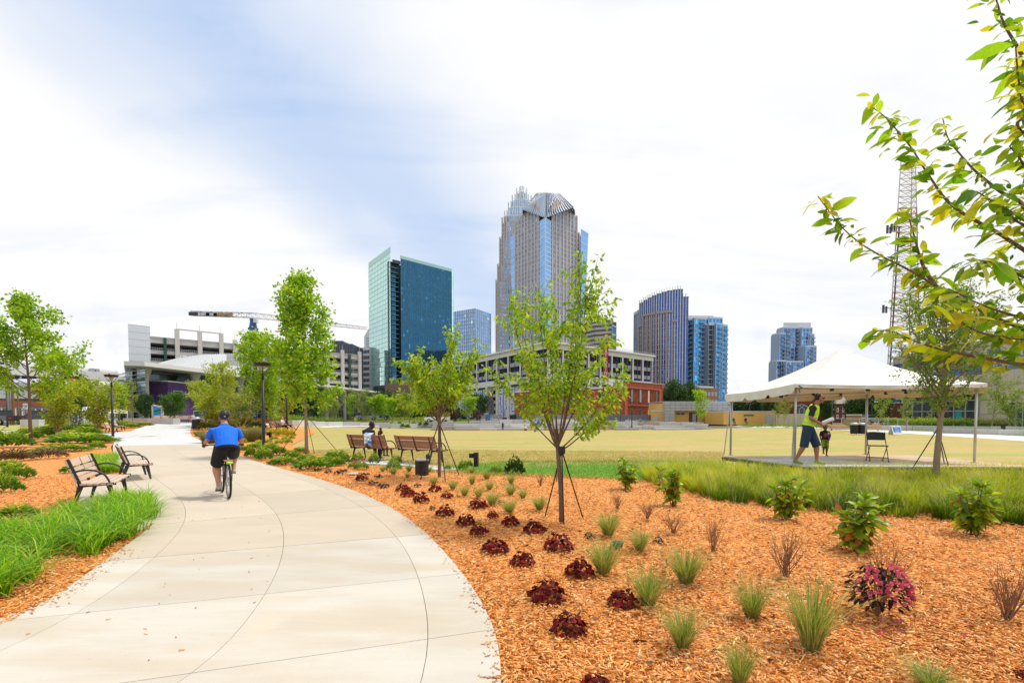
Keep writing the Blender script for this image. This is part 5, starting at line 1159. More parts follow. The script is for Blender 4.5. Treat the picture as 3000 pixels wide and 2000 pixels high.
SM = [
 ('multi', 168, 1277, 1105, 105, 'yellow-green many-stemmed small tree just right of the far left maple'),
 ('multi', 285, 1262, 1105, 110, 'yellow-green many-stemmed small tree over the small white canopy tent'),
 ('multi2', 222, 1262, 1128, 60, 'thin olive small tree between the two yellow-green multi-stem trees'),
 ('slim', 352, 1247, 1128, 50, 'slim yellow-green tree right of the far lamp post'),
 ('slimo', 390, 1243, 1118, 38, 'thin olive tree before the louvred glass corner of the hall'),
 ('round', 510, 1240, 1156, 88, 'clipped dark green ball-headed tree before the purple wall'),
 ('fan', 590, 1235, 1120, 60, 'light green tree left of the hall column behind the litter bin'),
 ('multi', 635, 1245, 1135, 130, 'yellow-green spreading tree behind the cyclist helmet'),
 ('fan', 655, 1250, 1070, 80, 'pointed light green tree rising behind the cyclist'),
 ('multi2', 705, 1268, 1120, 110, 'half bare twiggy tree left of the tall black lamp post'),
 ('slim', 792, 1262, 1120, 60, 'slim light green tree between the tall lamp post and its neighbour lamp'),
 ('fan', 835, 1256, 1130, 90, 'loose light green tree behind the women on the bench'),
 ('multi2', 975, 1245, 1128, 62, 'airy many-stemmed tree before the dark hall glass right of the big maple'),
 ('slimo', 940, 1243, 1165, 26, 'narrow olive tree just right of the big maple trunk'),
 ('slim', 1030, 1240, 1160, 34, 'slim green tree beside the second hall column'),
 ('multi2', 1065, 1240, 1128, 50, 'olive tree above the parked grey car'),
 ('slim', 1100, 1240, 1165, 45, 'small leafy green tree right of the parked grey car'),
 ('slim', 1120, 1240, 1158, 36, 'pale green slim tree between the grey car and dark shade tree'),
 ('slim', 1148, 1241, 1168, 45, 'short green tree under the end of the canopy roof'),
 ('slimo', 1170, 1241, 1158, 28, 'thin brownish tree before the brick podium'),
 ('fan', 1200, 1242, 1170, 56, 'bright green tree left of the staked cherry at the podium wall'),
 ('slim', 1372, 1240, 1165, 52, 'yellow-green slim tree between two purple plums'),
 ('fan', 1556, 1243, 1190, 48, 'low bright green tree before the side of the brick mill'),
 ('slim', 2052, 1247, 1147, 40, 'slim lime green tree before the yellow pavilion wall'),
 ('slimo', 2278, 1247, 1160, 24, 'narrow dark green tree at the pavilion corner under the tent'),
 ('slimo', 2296, 1250, 1168, 26, 'narrow tree beside the beige fence under the tent'),
 ('slimo', 2572, 1262, 1150, 34, 'thin small tree between the granite wall and lattice mast foot'),
 ('slimo', 2656, 1262, 1150, 30, 'thin dark-leaved tree before the brick block'),
 ('slimo', 2905, 1262, 1085, 60, 'tall thin tree before the wide stone wall at right'),
 ('multi2', 2965, 1262, 1125, 70, 'feathery grey-green tree at the right edge of the granite planter'),
]
for a in SM: small(a[0], a[1], a[2], a[3], a[4], a[5])
DK = [('dark', 1130, 1225, 1152, 90, 160, 'dark rounded shade tree under the tip of the canopy roof'),
 ('dark', 1290, 1235, 1170, 100, 130, 'dark shade tree behind the staked cherry near the garage'),
 ('dark', 1400, 1230, 1160, 80, 120, 'dark green shade tree beside the banner wall and garage'),
 ('dark', 890, 1235, 1130, 80, 115, 'dark evergreen behind the trunk of the big maple'),
 ('dark', 850, 1235, 1150, 70, 118, 'dark evergreen left of the big maple trunk against the hall'),
 ('dark', 930, 1235, 1150, 60, 120, 'dark evergreen against the hall just right of the maple trunk'),
 ('dark', 425, 1236, 1160, 50, 78, 'dark evergreen at the foot of the hall glass corner'),
 ('dark', 240, 1236, 1110, 70, 82, 'dark tree behind the traffic signal at left'),
 ('dark', 1975, 1220, 1124, 90, 150, 'large dark tree between the brick mill and the brick hotel'),
 ('dark', 2020, 1220, 1130, 70, 155, 'dark tree just left of the brick hotel'),
 ('dark', 1945, 1222, 1150, 60, 148, 'dark tree against the right corner of the brick mill'),
 ('dark', 2160, 1225, 1170, 60, 130, 'low dark tree over the pavilion right end'),
 ('dark', 2215, 1225, 1160, 90, 125, 'dark tree behind the pavilion left of the church'),
 ('dark', 2255, 1228, 1168, 60, 100, 'dark tree against the church left end'),
 ('dark', 2420, 1232, 1160, 60, 88, 'green tree between the church and brick house'),
 ('dark', 2550, 1235, 1150, 120, 80, 'broad green tree right of the brick house under the tent'),
 ('dark', 2500, 1235, 1175, 60, 84, 'green tree hiding the right side of the brick house'),
 ('dark', 2990, 1240, 1110, 60, 70, 'green tree at the right edge before the stone hall'),
 ('purple', 1265, 1238, 1200, 44, 95, 'purple-leaved plum left of the staked cherry trunk'),
 ('purple', 1330, 1238, 1205, 40, 95, 'purple-leaved plum right of the staked cherry trunk'),
 ('purple', 1400, 1240, 1208, 34, 92, 'purple-leaved plum at the start of the grey banner fence')]
for k, px, yb, yt, w_, dp, lb in DK: small(k, px, yb, yt, w_, lb, dep=dp)
# distant tree line closing the horizon left and right
tl = thing('tree_line', '', ''); del tl['label'], tl['category']; tl['kind'] = 'stuff'
r = np.random.default_rng(77); n = 26000
xx = r.uniform(-420, 520, n); yy = 235+r.uniform(-8, 8, n); hh = 7+3*np.sin(xx*.05)+2*np.sin(xx*.17+1)
V, Fa, c = leaf_np(np.stack([xx, yy, r.random(n)**.8*hh], 1), r.normal(size=(n, 3)), 1.5, 1.2, r)
mk('foliage', npmesh('foliage', V, Fa, c), dark_l, tl, kind='stuff')
# ---------- clump plants as shared meshes ----------
def blades(n, r, rad, h, w, lean=.35, curve=.35, segs=3, cv=None):
    """arching grass blades from a disc of radius rad"""
    a = r.uniform(0, 2*np.pi, n); rr = rad*np.sqrt(r.random(n)); base = np.stack([rr*np.cos(a), rr*np.sin(a), np.zeros(n)], 1)
    az = a+r.normal(0, .7, n); ln = lean*r.random(n)**.8; H = h*r.uniform(.5, 1.15, n)
    out = np.stack([np.cos(az), np.sin(az), np.zeros(n)], 1); sd = np.stack([-np.sin(az), np.cos(az), np.zeros(n)], 1)
    return blade_mesh(base, out, sd, H, ln, w*r.uniform(.6, 1.2, n), curve*r.uniform(.3, 1.2, n), segs, r.random(n) if cv is None else cv)
def blade_mesh(base, out, sd, H, ln, w, cur, segs, cv):
    n = len(base); rows = []
    for k in range(segs+1):
        t = k/segs; c = base+out*(H*(ln*t+cur*t*t))[:, None]; c[:, 2] += H*(t-cur*.55*t*t*t)
        ww = (w*(1-t)**.6*.5)[:, None]
        rows += [c] if k == segs else [c-sd*ww, c+sd*ww]
    V = np.stack(rows, 1); m = V.shape[1]; V = V.reshape(-1, 3); b_ = (np.arange(n)*m)[:, None]; fs = []
    for k in range(segs-1): fs += [[2*k, 2*k+1, 2*k+3], [2*k, 2*k+3, 2*k+2]]
    fs.append([2*segs-2, 2*segs-1, 2*segs]); Fa = (b_[:, :, None]+np.array(fs)[None]).reshape(-1, 3)
    return V, Fa, np.stack([cv]*3, 1).repeat(len(fs), 0)
def merge(*parts):
    V, Fa, C = [], [], []; o = 0
    for v, f, c in parts: V.append(v); Fa.append(f+o); C.append(c); o += len(v)
    return np.concatenate(V), np.concatenate(Fa), np.concatenate(C)
PLC = {}
def plant(key, name, label, loc, wid, hgt, builder, cat, group=None, rz=None):
    """thing = copies of a shared variant; builder() -> list of (part, mesh, mat) sized 1 m wide, 1 m high"""
    if key not in PLC: PLC[key] = builder()
    o = thing(name, label, cat, loc, random.uniform(0, 6.28) if rz is None else rz, group); o.scale = (wid, wid, hgt)
    for pn, me, m, kd in PLC[key]:
        c = mk(pn, me, m, o)
        if kd: c['kind'] = kd
    return o
tuft_l = leafm('tuft_blade', [(.10, .22, .025), (.22, .35, .045), (.42, .42, .12), (.58, .47, .22)], .35)
def b_tuft(seed):
    def f():
        r = np.random.default_rng(seed)
        a = blades(300, r, .13, .92, .014, .55, .40, 4, r.beta(1.3, 2.0, 300)); b2 = blades(150, r, .12, .85, .012, 1.0, .5, 4, .5+.5*r.random(150))
        me = npmesh('blades', *merge(a, b2)); return [('blades', me, tuft_l, 'stuff')]
    return f
heu_l = leafm('coralbells_leaf', [(.010, .005, .003), (.016, .006, .003), (.032, .006, .003), (.020, .013, .006)], .05, .6, objrand=1, spec=.05)
heu_r = leafm('coralbells_leaf_red', [(.05, .01, .006), (.12, .012, .010), (.26, .014, .015)], .2, .5, objrand=1, spec=.1)
def lobed(n_=1):
    """palmate ruffled leaf 1 unit across, lying in xy, stalk at the origin"""
    mb = MB(); rim = []; 
    for k in range(15):
        a = -2.5+5.0*k/14; rr = .52*(1-.24*abs(math.sin(a*2.6)))*(1 if abs(a) < 2.2 else .8); rim.append((.42+rr*math.cos(a)*.95, rr*math.sin(a), .05*math.sin(a*5+n_)-.10*(rr*1.6)**2))
    c = (.40, 0, .06)
    for k in range(14): i = len(mb.v); mb.v += [c, rim[k], rim[k+1]]; mb.f.append((i, i+1, i+2))
    i = len(mb.v); mb.v += [c, (0, 0, 0), rim[0]]; mb.f.append((i, i+2, i+1)); i = len(mb.v); mb.v += [c, rim[-1], (0, 0, 0)]; mb.f.append((i, i+2, i+1))
    return mb.mesh('leaf')
LOB = [lobed(k) for k in range(3)]
def heuchera(label, loc, wd, big, red=False, group=None, hf=.46):
    o = thing('coral_bells', label, 'plant', loc, random.uniform(0, 6.28), group); r = random
    n = 95 if big else 16; mt_ = heu_r if red else heu_l; R = wd/2
    if not big:       # small in the picture: one foliage part
        key = ('heu', r.randrange(3), red)
        if key not in PLC:
            mb = MB()
            for i in range(26):
                a = i*2.4; k = math.sqrt((i+.5)/26); M = heu_mat(a, k, .5, .25, r); me = LOB[i % 3]; i0 = len(mb.v); mb.v += [tuple(M @ v.co) for v in me.vertices]; v_ = r.random()
                for p in me.polygons: mb.f.append(tuple(i0+j for j in p.vertices)); mb._c((v_,)*3)
            lm2 = leafm('coralbells_leaf_small'+str(len(PLC)), [(.012, .006, .004), (.03, .008, .005), (.08, .012, .008)] if not red else [(.05, .01, .014), (.26, .014, .03)], .12, .35)
            PLC[key] = (mb.mesh('foliage'), lm2)
        me, lm2 = PLC[key]; c = mk('foliage', me, lm2, o); c['kind'] = 'stuff'; o.scale = (wd, wd, wd*hf*1.9); return o
    for i in range(n):
        a = i*2.4+r.uniform(-.3, .3); k = math.sqrt((i+.5)/n)
        c = mk('leaf', LOB[i % 3], mt_ if not (red and i > n*.6) else heu_l, o); c.matrix_basis = heu_mat(a, k, R, wd*.165, r, hf*wd)
    return o
def heu_mat(a, k, R, s, r, H=.5):
    x, y = R*.88*k*math.cos(a), R*.88*k*math.sin(a); z = H*(1-k*k*.8)*r.uniform(.35, 1.15)+.02*R
    tilt = .1+k*.8; M = Matrix.Translation((x, y, z)) @ Matrix.Rotation(a+r.uniform(-.4, .4), 4, 'Z') @ Matrix.Rotation(tilt+r.uniform(-.5, .5), 4, 'Y') @ Matrix.Rotation(r.uniform(-.7, .7), 4, 'X') @ Matrix.Scale(s*r.uniform(.75, 1.2), 4) @ Matrix.Translation((-.25, 0, 0))
    return M
HEU = [(931, 1380, 25), (962, 1386, 27), (993, 1390, 33), (1008, 1383, 27), (1059, 1408, 42), (1072, 1392, 27), (1108, 1400, 27), (1093, 1420, 33), (1124, 1428, 39), (1179, 1438, 45), (1197, 1454, 54), (1234, 1471, 57), (1224, 1425, 27), (1274, 1440, 45), (1310, 1459, 42), (1267, 1492, 24), (1304, 1512, 65), (1365, 1538, 65), (1401, 1490, 65), (1444, 1518, 42), (1495, 1539, 62), (1468, 1475, 27), (1404, 1566, 65), (1566, 1563, 80), (1450, 1620, 91), (1532, 1657, 84), (1636, 1613, 102), (1697, 1688, 102), (1604, 1759, 130), (1825, 1778, 105), (1667, 1855, 123), (1743, 2035, 123), (1725, 1576, 37), (1929, 1590, 39), (2990, 1985, 50)]
HL = ['first of the dark red coral bells beside the junipers, farthest along the path', 'second coral bells clump past the junipers along the path', 'third small coral bells clump from the junipers', 'small coral bells just behind the third clump by the junipers',
 'round coral bells before the red flowers near the occupied bench', 'small coral bells tucked behind the round clump near the occupied bench', 'lone small coral bells below the occupied bench', 'low wide coral bells left of a touching pair by the path', 'coral bells touching the right side of a low wide clump by the path', 'top coral bells in a merged run of three below the black box',
 'middle coral bells in a merged run of three below the black box', 'lowest and fullest coral bells in a merged run of three below the black box', 'small reddish coral bells just below the black box', 'coral bells with a grass tuft growing out behind it, below the staked cherry strap', 'compact round coral bells alone right of the merged run', 'tiny coral bells against the left of a larger clump', 'wide coral bells with a tiny one at its left shoulder', 'airy wide coral bells left of a smaller redder clump', 'wide dark coral bells left of two grass tufts in the middle of the bed', 'small bright red coral bells above a sprawling one',
 'greenish red sprawling coral bells left of the staked trunk', 'little green coral bells between two grass tufts', 'low red coral bells nearest the path bend', 'dark greenish coral bells left of the staked cherry trunk foot', 'big dark glossy coral bells close to the path edge below the red one', 'tall domed coral bells touching the right of the big glossy one', 'reddish wide coral bells below the foot of the staked cherry', 'dark green coral bells leaning on a tall grass tuft', 'largest purple coral bells in the lower middle of the bed', 'dark coral bells under the left side of a feathery tuft', 'spiky brown coral bells below the largest purple one', 'crimson-topped coral bells cut by the bottom edge', 'tiny coral bells left of the grass tuft behind the staked trunk foot', 'tiny red-tipped coral bells alone among the bare twigs', 'dark coral bells corner cut by the right bottom edge']
for (px, yb, w_), lb in zip(HEU, HL):
    p_ = P(px, yb-w_*.06); wd = w_/F*p_.y*1.05; heuchera(lb, p_, wd*.92, w_ > 40, red=(w_ in (42, 80) or yb > 2000), group='coral bells along the path')
CONV = lambda L_, x0, y0, k_: [(x0+a[0]/k_, y0+a[1]/k_)+tuple(v/k_ for v in a[2:]) for a in L_]
TU = CONV([(575, 608, 60, 60), (680, 635, 80, 80), (835, 605, 70, 80), (820, 670, 50, 55), (1075, 730, 80, 75), (1035, 610, 60, 60), (1265, 780, 90, 95), (1455, 735, 70, 110), (1600, 680, 90, 90), (1450, 620, 70, 60), (1380, 845, 90, 100), (1625, 785, 90, 90), (1840, 730, 80, 100), (1835, 835, 110, 110), (1655, 935, 130, 130), (1820, 1010, 140, 130), (1955, 870, 90, 90), (2120, 985, 130, 140), (1520, 860, 90, 100)], 950, 1200, 3.36)
TU += CONV([(1230, 335, 180, 190), (1495, 465, 150, 180), (1190, 655, 230, 290), (1565, 915, 250, 300), (1880, 725, 260, 290), (1850, 1270, 250, 330)], 1350, 1450, 2.851)+CONV([(230, 1140, 180, 240), (620, 1340, 270, 440), (150, 1580, 170, 280), (1400, 1600, 200, 150)], 2100, 1300, 2.24)
TU = [t for i, t in enumerate(TU)]
TL = ['small grass tuft left of the tall one below the occupied bench', 'greenest grass tuft below the occupied bench', 'grass tuft between the benches at the black box left side', 'tiny grass tuft right of the green tufts by the black box', 'grass tuft just above the paired coral bells under the staked cherry', 'grass tuft directly right of the black box', 'round green grass tuft right of the bench-side cherry strap', 'narrow tall grass tuft below the bollard light', 'grass tuft left of the low dark green shrub', 'low grass tuft at the foot of the bollard light', 'green grass tuft in line below the narrow one', 'pale grass tuft left of a green pair in the bed middle', 'upper grass tuft of a stacked pair left of the staked cherry', 'lower grass tuft of a stacked pair left of the staked cherry', 'pale grass tuft right of the wide dark coral bells', 'bright green tuft just above the greenish red coral bells', 'lone grass tuft between the stacked pair and the cherry strap', 'full grass tuft at the foot of the left cherry strap', 'very pale thin tuft left of the wide dark coral bells',
 'grass tuft right behind the staked cherry trunk foot', 'leaning grass tuft next to the green valve lid', 'tall grass tuft behind the dark green coral bells', 'tall feathery tuft right of the brown coral bells', 'full round tuft among bare twigs in the bed centre', 'bright-hearted tuft in the lower middle of the bed', 'tuft with one broad green weed leaf at its right', 'largest feathery tuft at lower right of the bed', 'green tuft cut by the bottom edge in the lower middle', 'pale seed-headed tuft at the bottom edge right of centre']
for i, (px, yb, w_, h_) in enumerate(TU):
    p_ = P(px, yb); k_ = p_.y/F
    plant(('tuft', i % 5), 'grass_tuft', TL[i] if i < len(TL) else 'grass tuft', p_, w_*k_*1.5, h_*k_*1.35, b_tuft(60+i % 5), 'grass tuft', 'feathery grass tufts in the mulch bed')
# bare twig shrubs
twg = pm('dry_twig', (.26, .14, .08), .9, var=.2)
def b_twig(seed):
    def f():
        r = np.random.default_rng(seed); mb = MB()
        for k in range(24):
            a = r.uniform(0, 6.28); ln = r.uniform(.1, .6); pts = grow(r, (r.normal(0, .03), r.normal(0, .03), 0), (math.cos(a)*ln, math.sin(a)*ln, 1), r.uniform(.55, 1.05), 6, .02, .12); mb.loft(pts, [.010, .009, .008, .007, .005, .004, .002], n=4, cap=False)
            for s_ in range(3):
                q_ = pts[2+s_]; c = grow(r, q_, (math.cos(a+r.normal(0, 1)), math.sin(a+r.normal(0, 1)), 1.2), r.uniform(.15, .4), 3, .05, .12); mb.loft(c, [.005, .004, .003, .002], n=4, cap=False)
        return [('twigs', mb.mesh('twigs'), twg, 'stuff')]
    return f
TW = [(2301, 1688, 134, 150, 'bare twig shrub above the pale tuft with the weed leaf'), (2948, 1813, 150, 200, 'tall bare twig shrub at the right edge of the bed'), (1809, 1492, 60, 55, 'small bare twig shrub right of the staked cherry'), (1897, 1520, 70, 58, 'small bare twig shrub left of a bigger one in mid bed'), (1974, 1562, 100, 75, 'wide bare twig shrub in the middle of the bed'), (2090, 1617, 80, 118, 'upright bare twig shrub right of the wide one'), (1584, 1423, 40, 42, 'tiny bare twig shrub left of the staked cherry trunk'), (2590, 1750, 150, 190, 'long bare twigs sticking up behind the pink-flowered shrub'), (1630, 1410, 22, 55, 'thin dark dead stems beside the staked cherry trunk')]
for i, (px, yb, w_, h_, lb) in enumerate(TW):
    p_ = P(px, yb); k_ = p_.y/F; plant(('twig', i % 3), 'bare_shrub', lb, p_, w_*k_, h_*k_, b_twig(80+i % 3), 'shrub', 'leafless twig shrubs in the mulch bed')
# broad-leaved shrubs with leaf whorls: each leaf a part
rho_l = leafm('broad_leaf', [(.11, .20, .015), (.24, .38, .02), (.40, .54, .03), (.55, .64, .05)], .5, .32, objrand=1)
rho_new = leafm('new_leaf', [(.20, .36, .03), (.34, .50, .05)], .45, .35, objrand=1); rho_or = leafm('orange_leaf', [(.45, .12, .02), (.30, .10, .02)], .3, .5, objrand=1)
def leafmesh(L=1.0, w=.36, curl=.25, name='leaf', fold=.10):
    mb = MB(); ks = [(0, .04), (.15, .5), (.35, .92), (.6, 1), (.82, .6), (1, .02)]; i0 = 0
    for t, k in ks:
        z = -curl*t*t*L; mb.v += [(t*L, -w/2*k*L, z+fold*k*w*L), (t*L, 0, z), (t*L, w/2*k*L, z+fold*k*w*L)]
    for i in range(5):
        for j in range(2): a = i*3+j; mb.f.append((a, a+1, a+4, a+3))
    return mb.mesh(name, True)
LF = [leafmesh(1, .38, .2), leafmesh(1, .34, .45), leafmesh(1, .42, .05)]
def shrub(label, loc, wd, hg, seed, nst=9, per=7, ll=.11, spread=.45, orange=.05):
    r = random.Random(seed); g_ = np.random.default_rng(seed); o = thing('broadleaf_shrub', label, 'shrub', loc); o['group'] = 'broad-leaved shrubs before the meadow grass'
    mb = MB(); mats = []
    for s_ in range(nst):
        a = s_*2.4; ln = r.uniform(.1, 1)*wd/2/hg; h_ = hg*r.uniform(.55, .95)*(1 if s_ else 1.05); pts = grow(g_, (r.uniform(-.04, .04), r.uniform(-.04, .04), -.02), (math.cos(a)*ln, math.sin(a)*ln, 1), h_, 6, .03, .09); mb.loft(pts, [.009]*4+[.007, .006, .004], n=5, cap=False)
        for lv in range(2, 7):
            top = lv == 6; m_ = per+3 if top else int(per*(.75 if lv > 2 else .55))
            for j in range(m_):
                az = j*2.4+lv; el = r.uniform(.2, 1.0) if top else r.uniform(-.6, .35); q_ = pts[lv]+(pts[lv-1]-pts[lv])*r.uniform(0, .8 if not top else .1)
                mt_ = rho_new if top and r.random() < .75 else (rho_or if r.random() < orange else rho_l)
                c = mk('leaf', LF[r.randrange(3)], mt_, o) if False else None
                mats.append((q_.copy(), az, el, ll*r.uniform(.6, 1.15)*(.8 if top else 1), mt_))
    mb.obj('stems', bark, o, kind='stuff')
    r.shuffle(mats); 
    for q_, az, el, s_, mt_ in mats[:290]:
        me = LFM[(r.randrange(3), mt_.name)] if (0, mt_.name) in LFM else None
        c = bpy.data.objects.new('leaf', me); COL.objects.link(c); c.parent = o
        c.matrix_basis = Matrix.Translation(q_) @ Matrix.Rotation(az, 4, 'Z') @ Matrix.Rotation(-el, 4, 'Y') @ Matrix.Rotation(r.uniform(-.9, .9), 4, 'X') @ Matrix.Scale(s_*1.2, 4)
    return o
LFM = {}
for i in range(3):
    for m_ in (rho_l, rho_new, rho_or): me = LF[i].copy(); me.materials.append(m_); LFM[(i, m_.name)] = me
SH = [(1837, 1431, 75, 105, 'leafy shrub left of the meadow grass at the lawn edge'), (1974, 1480, 100, 138, 'second leafy shrub from the staked cherry, before the meadow grass'), (2305, 1519, 105, 155, 'tall leafy shrub with orange leaves under the standing man'), (2515, 1612, 175, 205, 'largest leafy shrub below the folding chair'), (2854, 1563, 165, 192, 'leafy shrub with orange leaves at the right, beyond the oak')]
for i, (px, yb, w_, h_, lb) in enumerate(SH):
    p_ = P(px, yb); k_ = p_.y/F; shrub(lb, p_, w_*k_*1.15, h_*k_*.9, 90+i, 8+i % 3, 8, .14 if i < 3 else .165, orange=.12)
# pink-flowered dark shrub
p_ = P(2569, 1806); k_ = p_.y/F; o = thing('flowering_shrub', 'dark-leaved shrub covered in pink trumpet flowers at lower right', 'shrub', p_); r = random.Random(4)
dkl = leafm('wine_leaf', [(.02, .010, .008), (.04, .014, .010), (.05, .03, .012)], .12, .55, objrand=1, spec=.1); pink = leafm('pink_petal', [(.70, .06, .22), (.80, .20, .38)], .4, .5, objrand=1)
Lw = leafmesh(1, .45, .3); Lw.materials.append(dkl); R_, H_ = 74*k_, 160*k_
for i in range(290):
    a = r.uniform(0, 6.28); ph = math.acos(r.uniform(-.55, 1)); rr = r.uniform(.55, 1)**.5; d = Vector((math.sin(ph)*math.cos(a), math.sin(ph)*math.sin(a), math.cos(ph)))
    c = bpy.data.objects.new('leaf', Lw); COL.objects.link(c); c.parent = o; c.matrix_basis = Matrix.Translation((d.x*R_*rr, d.y*R_*rr, H_*.52+d.z*H_*.48*rr)) @ Matrix.Rotation(a+r.uniform(-.6, .6), 4, 'Z') @ Matrix.Rotation(r.uniform(-.4, .7), 4, 'Y') @ Matrix.Scale(r.uniform(.04, .075), 4)
fm = MB(); fm.lathe([(.10, 0), (.18, .35), (.26, .7), (.52, 1.0)], n=6, cap=False); fl = fm.mesh('flower', True); fl.materials.append(pink)
for i in range(85):
    a = r.uniform(-2.9, .5); ph = math.acos(r.uniform(-.2, .95)); d = Vector((math.sin(ph)*math.cos(a), math.sin(ph)*math.sin(a), math.cos(ph)))
    c = bpy.data.objects.new('flower', fl); COL.objects.link(c); c.parent = o; c.matrix_basis = Matrix.Translation((d.x*R_*1.02, d.y*R_*1.02, H_*.52+d.z*H_*.5)) @ d.to_track_quat('Z', 'Y').to_matrix().to_4x4() @ Matrix.Scale(r.uniform(.026, .036), 4)
mb = MB(); g_ = np.random.default_rng(2)
for s_ in range(14): a = s_*2.4; mb.loft(grow(g_, (0, 0, 0), (math.cos(a)*.4, math.sin(a)*.4, 1), H_*r.uniform(.6, 1.25), 5, .03, .1), [.006, .005, .005, .004, .003, .002], n=4, cap=False)
mb.obj('stems', twg, o, kind='stuff')
fp = npmesh('fallen_petals', *leaf_np(np.array([[r.gauss(.02, .22), r.gauss(-.18, .10), .02] for _ in range(26)]), np.array([[r.gauss(0, 1), r.gauss(0, 1), .1] for _ in range(26)]), .03, .025, g_)); mk('fallen_petals', fp, pink, o, kind='stuff')
# ---------- junipers, mounds, perennials ----------
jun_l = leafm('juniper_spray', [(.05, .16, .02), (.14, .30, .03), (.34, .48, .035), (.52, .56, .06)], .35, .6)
jun_o = leafm('old_juniper', [(.08, .10, .03), (.20, .22, .04), (.30, .15, .06)], .25, .6)
def b_jun(seed, mat, ll=.16, n=620, wl=.32):
    def f():
        r = np.random.default_rng(seed); az = r.uniform(0, 2*np.pi, n); rr = r.random(n)**.5
        lob = .75+.25*np.sin(az*3+seed)*np.sin(az*5+1); x = np.stack([.5*rr*lob*np.cos(az), .5*rr*lob*np.sin(az), (1-rr**2)*.55*r.uniform(.3, 1, n)+.12*r.random(n)], 1)
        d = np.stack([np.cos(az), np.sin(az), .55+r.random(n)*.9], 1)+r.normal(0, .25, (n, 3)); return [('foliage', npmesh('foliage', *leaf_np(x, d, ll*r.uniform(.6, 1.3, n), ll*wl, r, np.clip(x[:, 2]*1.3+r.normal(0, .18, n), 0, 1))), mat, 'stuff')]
    return f
gold_l = leafm('gold_leaf', [(.30, .30, .02), (.60, .50, .03), (.75, .60, .04)], .4, .6); mound_l = leafm('mound_leaf', [(.16, .28, .02), (.40, .50, .04), (.65, .66, .10)], .4, .6)
nan_l = leafm('feather_shrub', [(.08, .20, .02), (.22, .36, .03), (.42, .50, .05)], .4, .5); olive_g = leafm('olive_grass', [(.12, .15, .05), (.20, .22, .08), (.32, .27, .13)], .3, .6)
def b_grassm(seed):
    def f():
        r = np.random.default_rng(seed); return [('blades', npmesh('blades', *blades(1100, r, .28, .75, .014, .6, .5, 3)), olive_g, 'stuff')]
    return f
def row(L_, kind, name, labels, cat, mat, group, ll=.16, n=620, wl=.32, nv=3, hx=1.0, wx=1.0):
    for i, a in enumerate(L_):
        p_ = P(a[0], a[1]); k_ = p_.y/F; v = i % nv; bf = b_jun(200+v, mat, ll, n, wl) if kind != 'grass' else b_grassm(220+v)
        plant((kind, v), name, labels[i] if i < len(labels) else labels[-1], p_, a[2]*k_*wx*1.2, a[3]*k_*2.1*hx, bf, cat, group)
c5 = lambda L_: CONV(L_, 500, 1150, 4.48)
JR = c5([(920, 770, 150, 70), (1050, 840, 150, 110), (1220, 880, 210, 140), (1300, 760, 230, 80), (1430, 810, 220, 90), (1590, 870, 210, 100), (1480, 940, 330, 90), (1700, 790, 180, 70), (1880, 1000, 400, 130), (2050, 930, 260, 90), (2170, 880, 300, 110), (1780, 880, 220, 60), (1100, 740, 220, 70), (2180, 950, 200, 80)])
JLr = ['leftmost green juniper beside the cyclist right hand', 'low juniper at the path edge right of the cyclist', 'roundest juniper at the path edge under the tall lamp post', 'juniper right of the tall lamp post base', 'juniper behind the round one, towards the maple trunk', 'juniper left of the maple trunk foot', 'long low juniper strip at the path edge below the maple', 'juniper directly behind the maple trunk foot', 'wide juniper touching the first coral bells', 'bright juniper right of the maple trunk at the lawn edge', 'juniper spreading towards the occupied bench', 'small juniper between the maple and the wide one', 'juniper hugging the left of the lamp post base', 'dark juniper right of the wide one by the coral bells']
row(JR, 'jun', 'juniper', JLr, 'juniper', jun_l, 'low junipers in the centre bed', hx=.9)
ML = c5([(960, 665, 90, 55), (1160, 690, 120, 60), (1290, 670, 90, 60), (1325, 715, 110, 60), (1365, 620, 100, 50), (1415, 680, 110, 60), (1500, 625, 100, 50), (1555, 665, 100, 60), (1590, 610, 80, 45), (1500, 660, 70, 45)])
MLl = ['small yellow-green mound by the cyclist right elbow', 'yellow-green mound left of the lamp post', 'yellow-green mound right behind the lamp post', 'front yellow-green mound right of the lamp post', 'yellow-green mound beside the little path light', 'middle yellow-green mound in the cluster before the gold shrubs', 'upper yellow-green mound below the gold shrubs', 'front right yellow-green mound at the lawn edge', 'rear right yellow-green mound at the lawn edge', 'small mound in the heart of the yellow-green cluster']
row(ML, 'mound', 'spirea_mound', MLl, 'shrub', mound_l, 'yellow-green mounds before the gold shrubs', .10, 500, .6)
row(c5([(1340, 560, 160, 70), (1450, 565, 150, 75), (1580, 580, 130, 80), (1120, 545, 130, 80), (1500, 540, 120, 60)]), 'gold', 'gold_shrub', ['gold shrub at the foot of the seated women, left end', 'gold shrub in the middle of the golden row', 'gold shrub at the right end beside the lawn', 'gold shrub left of the tall lamp post', 'gold shrub behind the middle of the golden row'], 'shrub', gold_l, 'golden shrubs', .12, 600, .5)
row(c5([(500, 660, 210, 160), (370, 570, 110, 80), (1000, 640, 280, 200), (1120, 620, 200, 170), (650, 640, 160, 150)]), 'grass', 'olive_grass_clump', ['feathery olive grass clump at the cyclist left elbow', 'small olive grass clump by the litter bin', 'large feathery olive grass clump right of the cyclist', 'olive grass clump against the lamp post', 'olive grass clump hidden behind the cyclist'], 'grass clump', olive_g, 'feathery olive grasses', hx=.75)
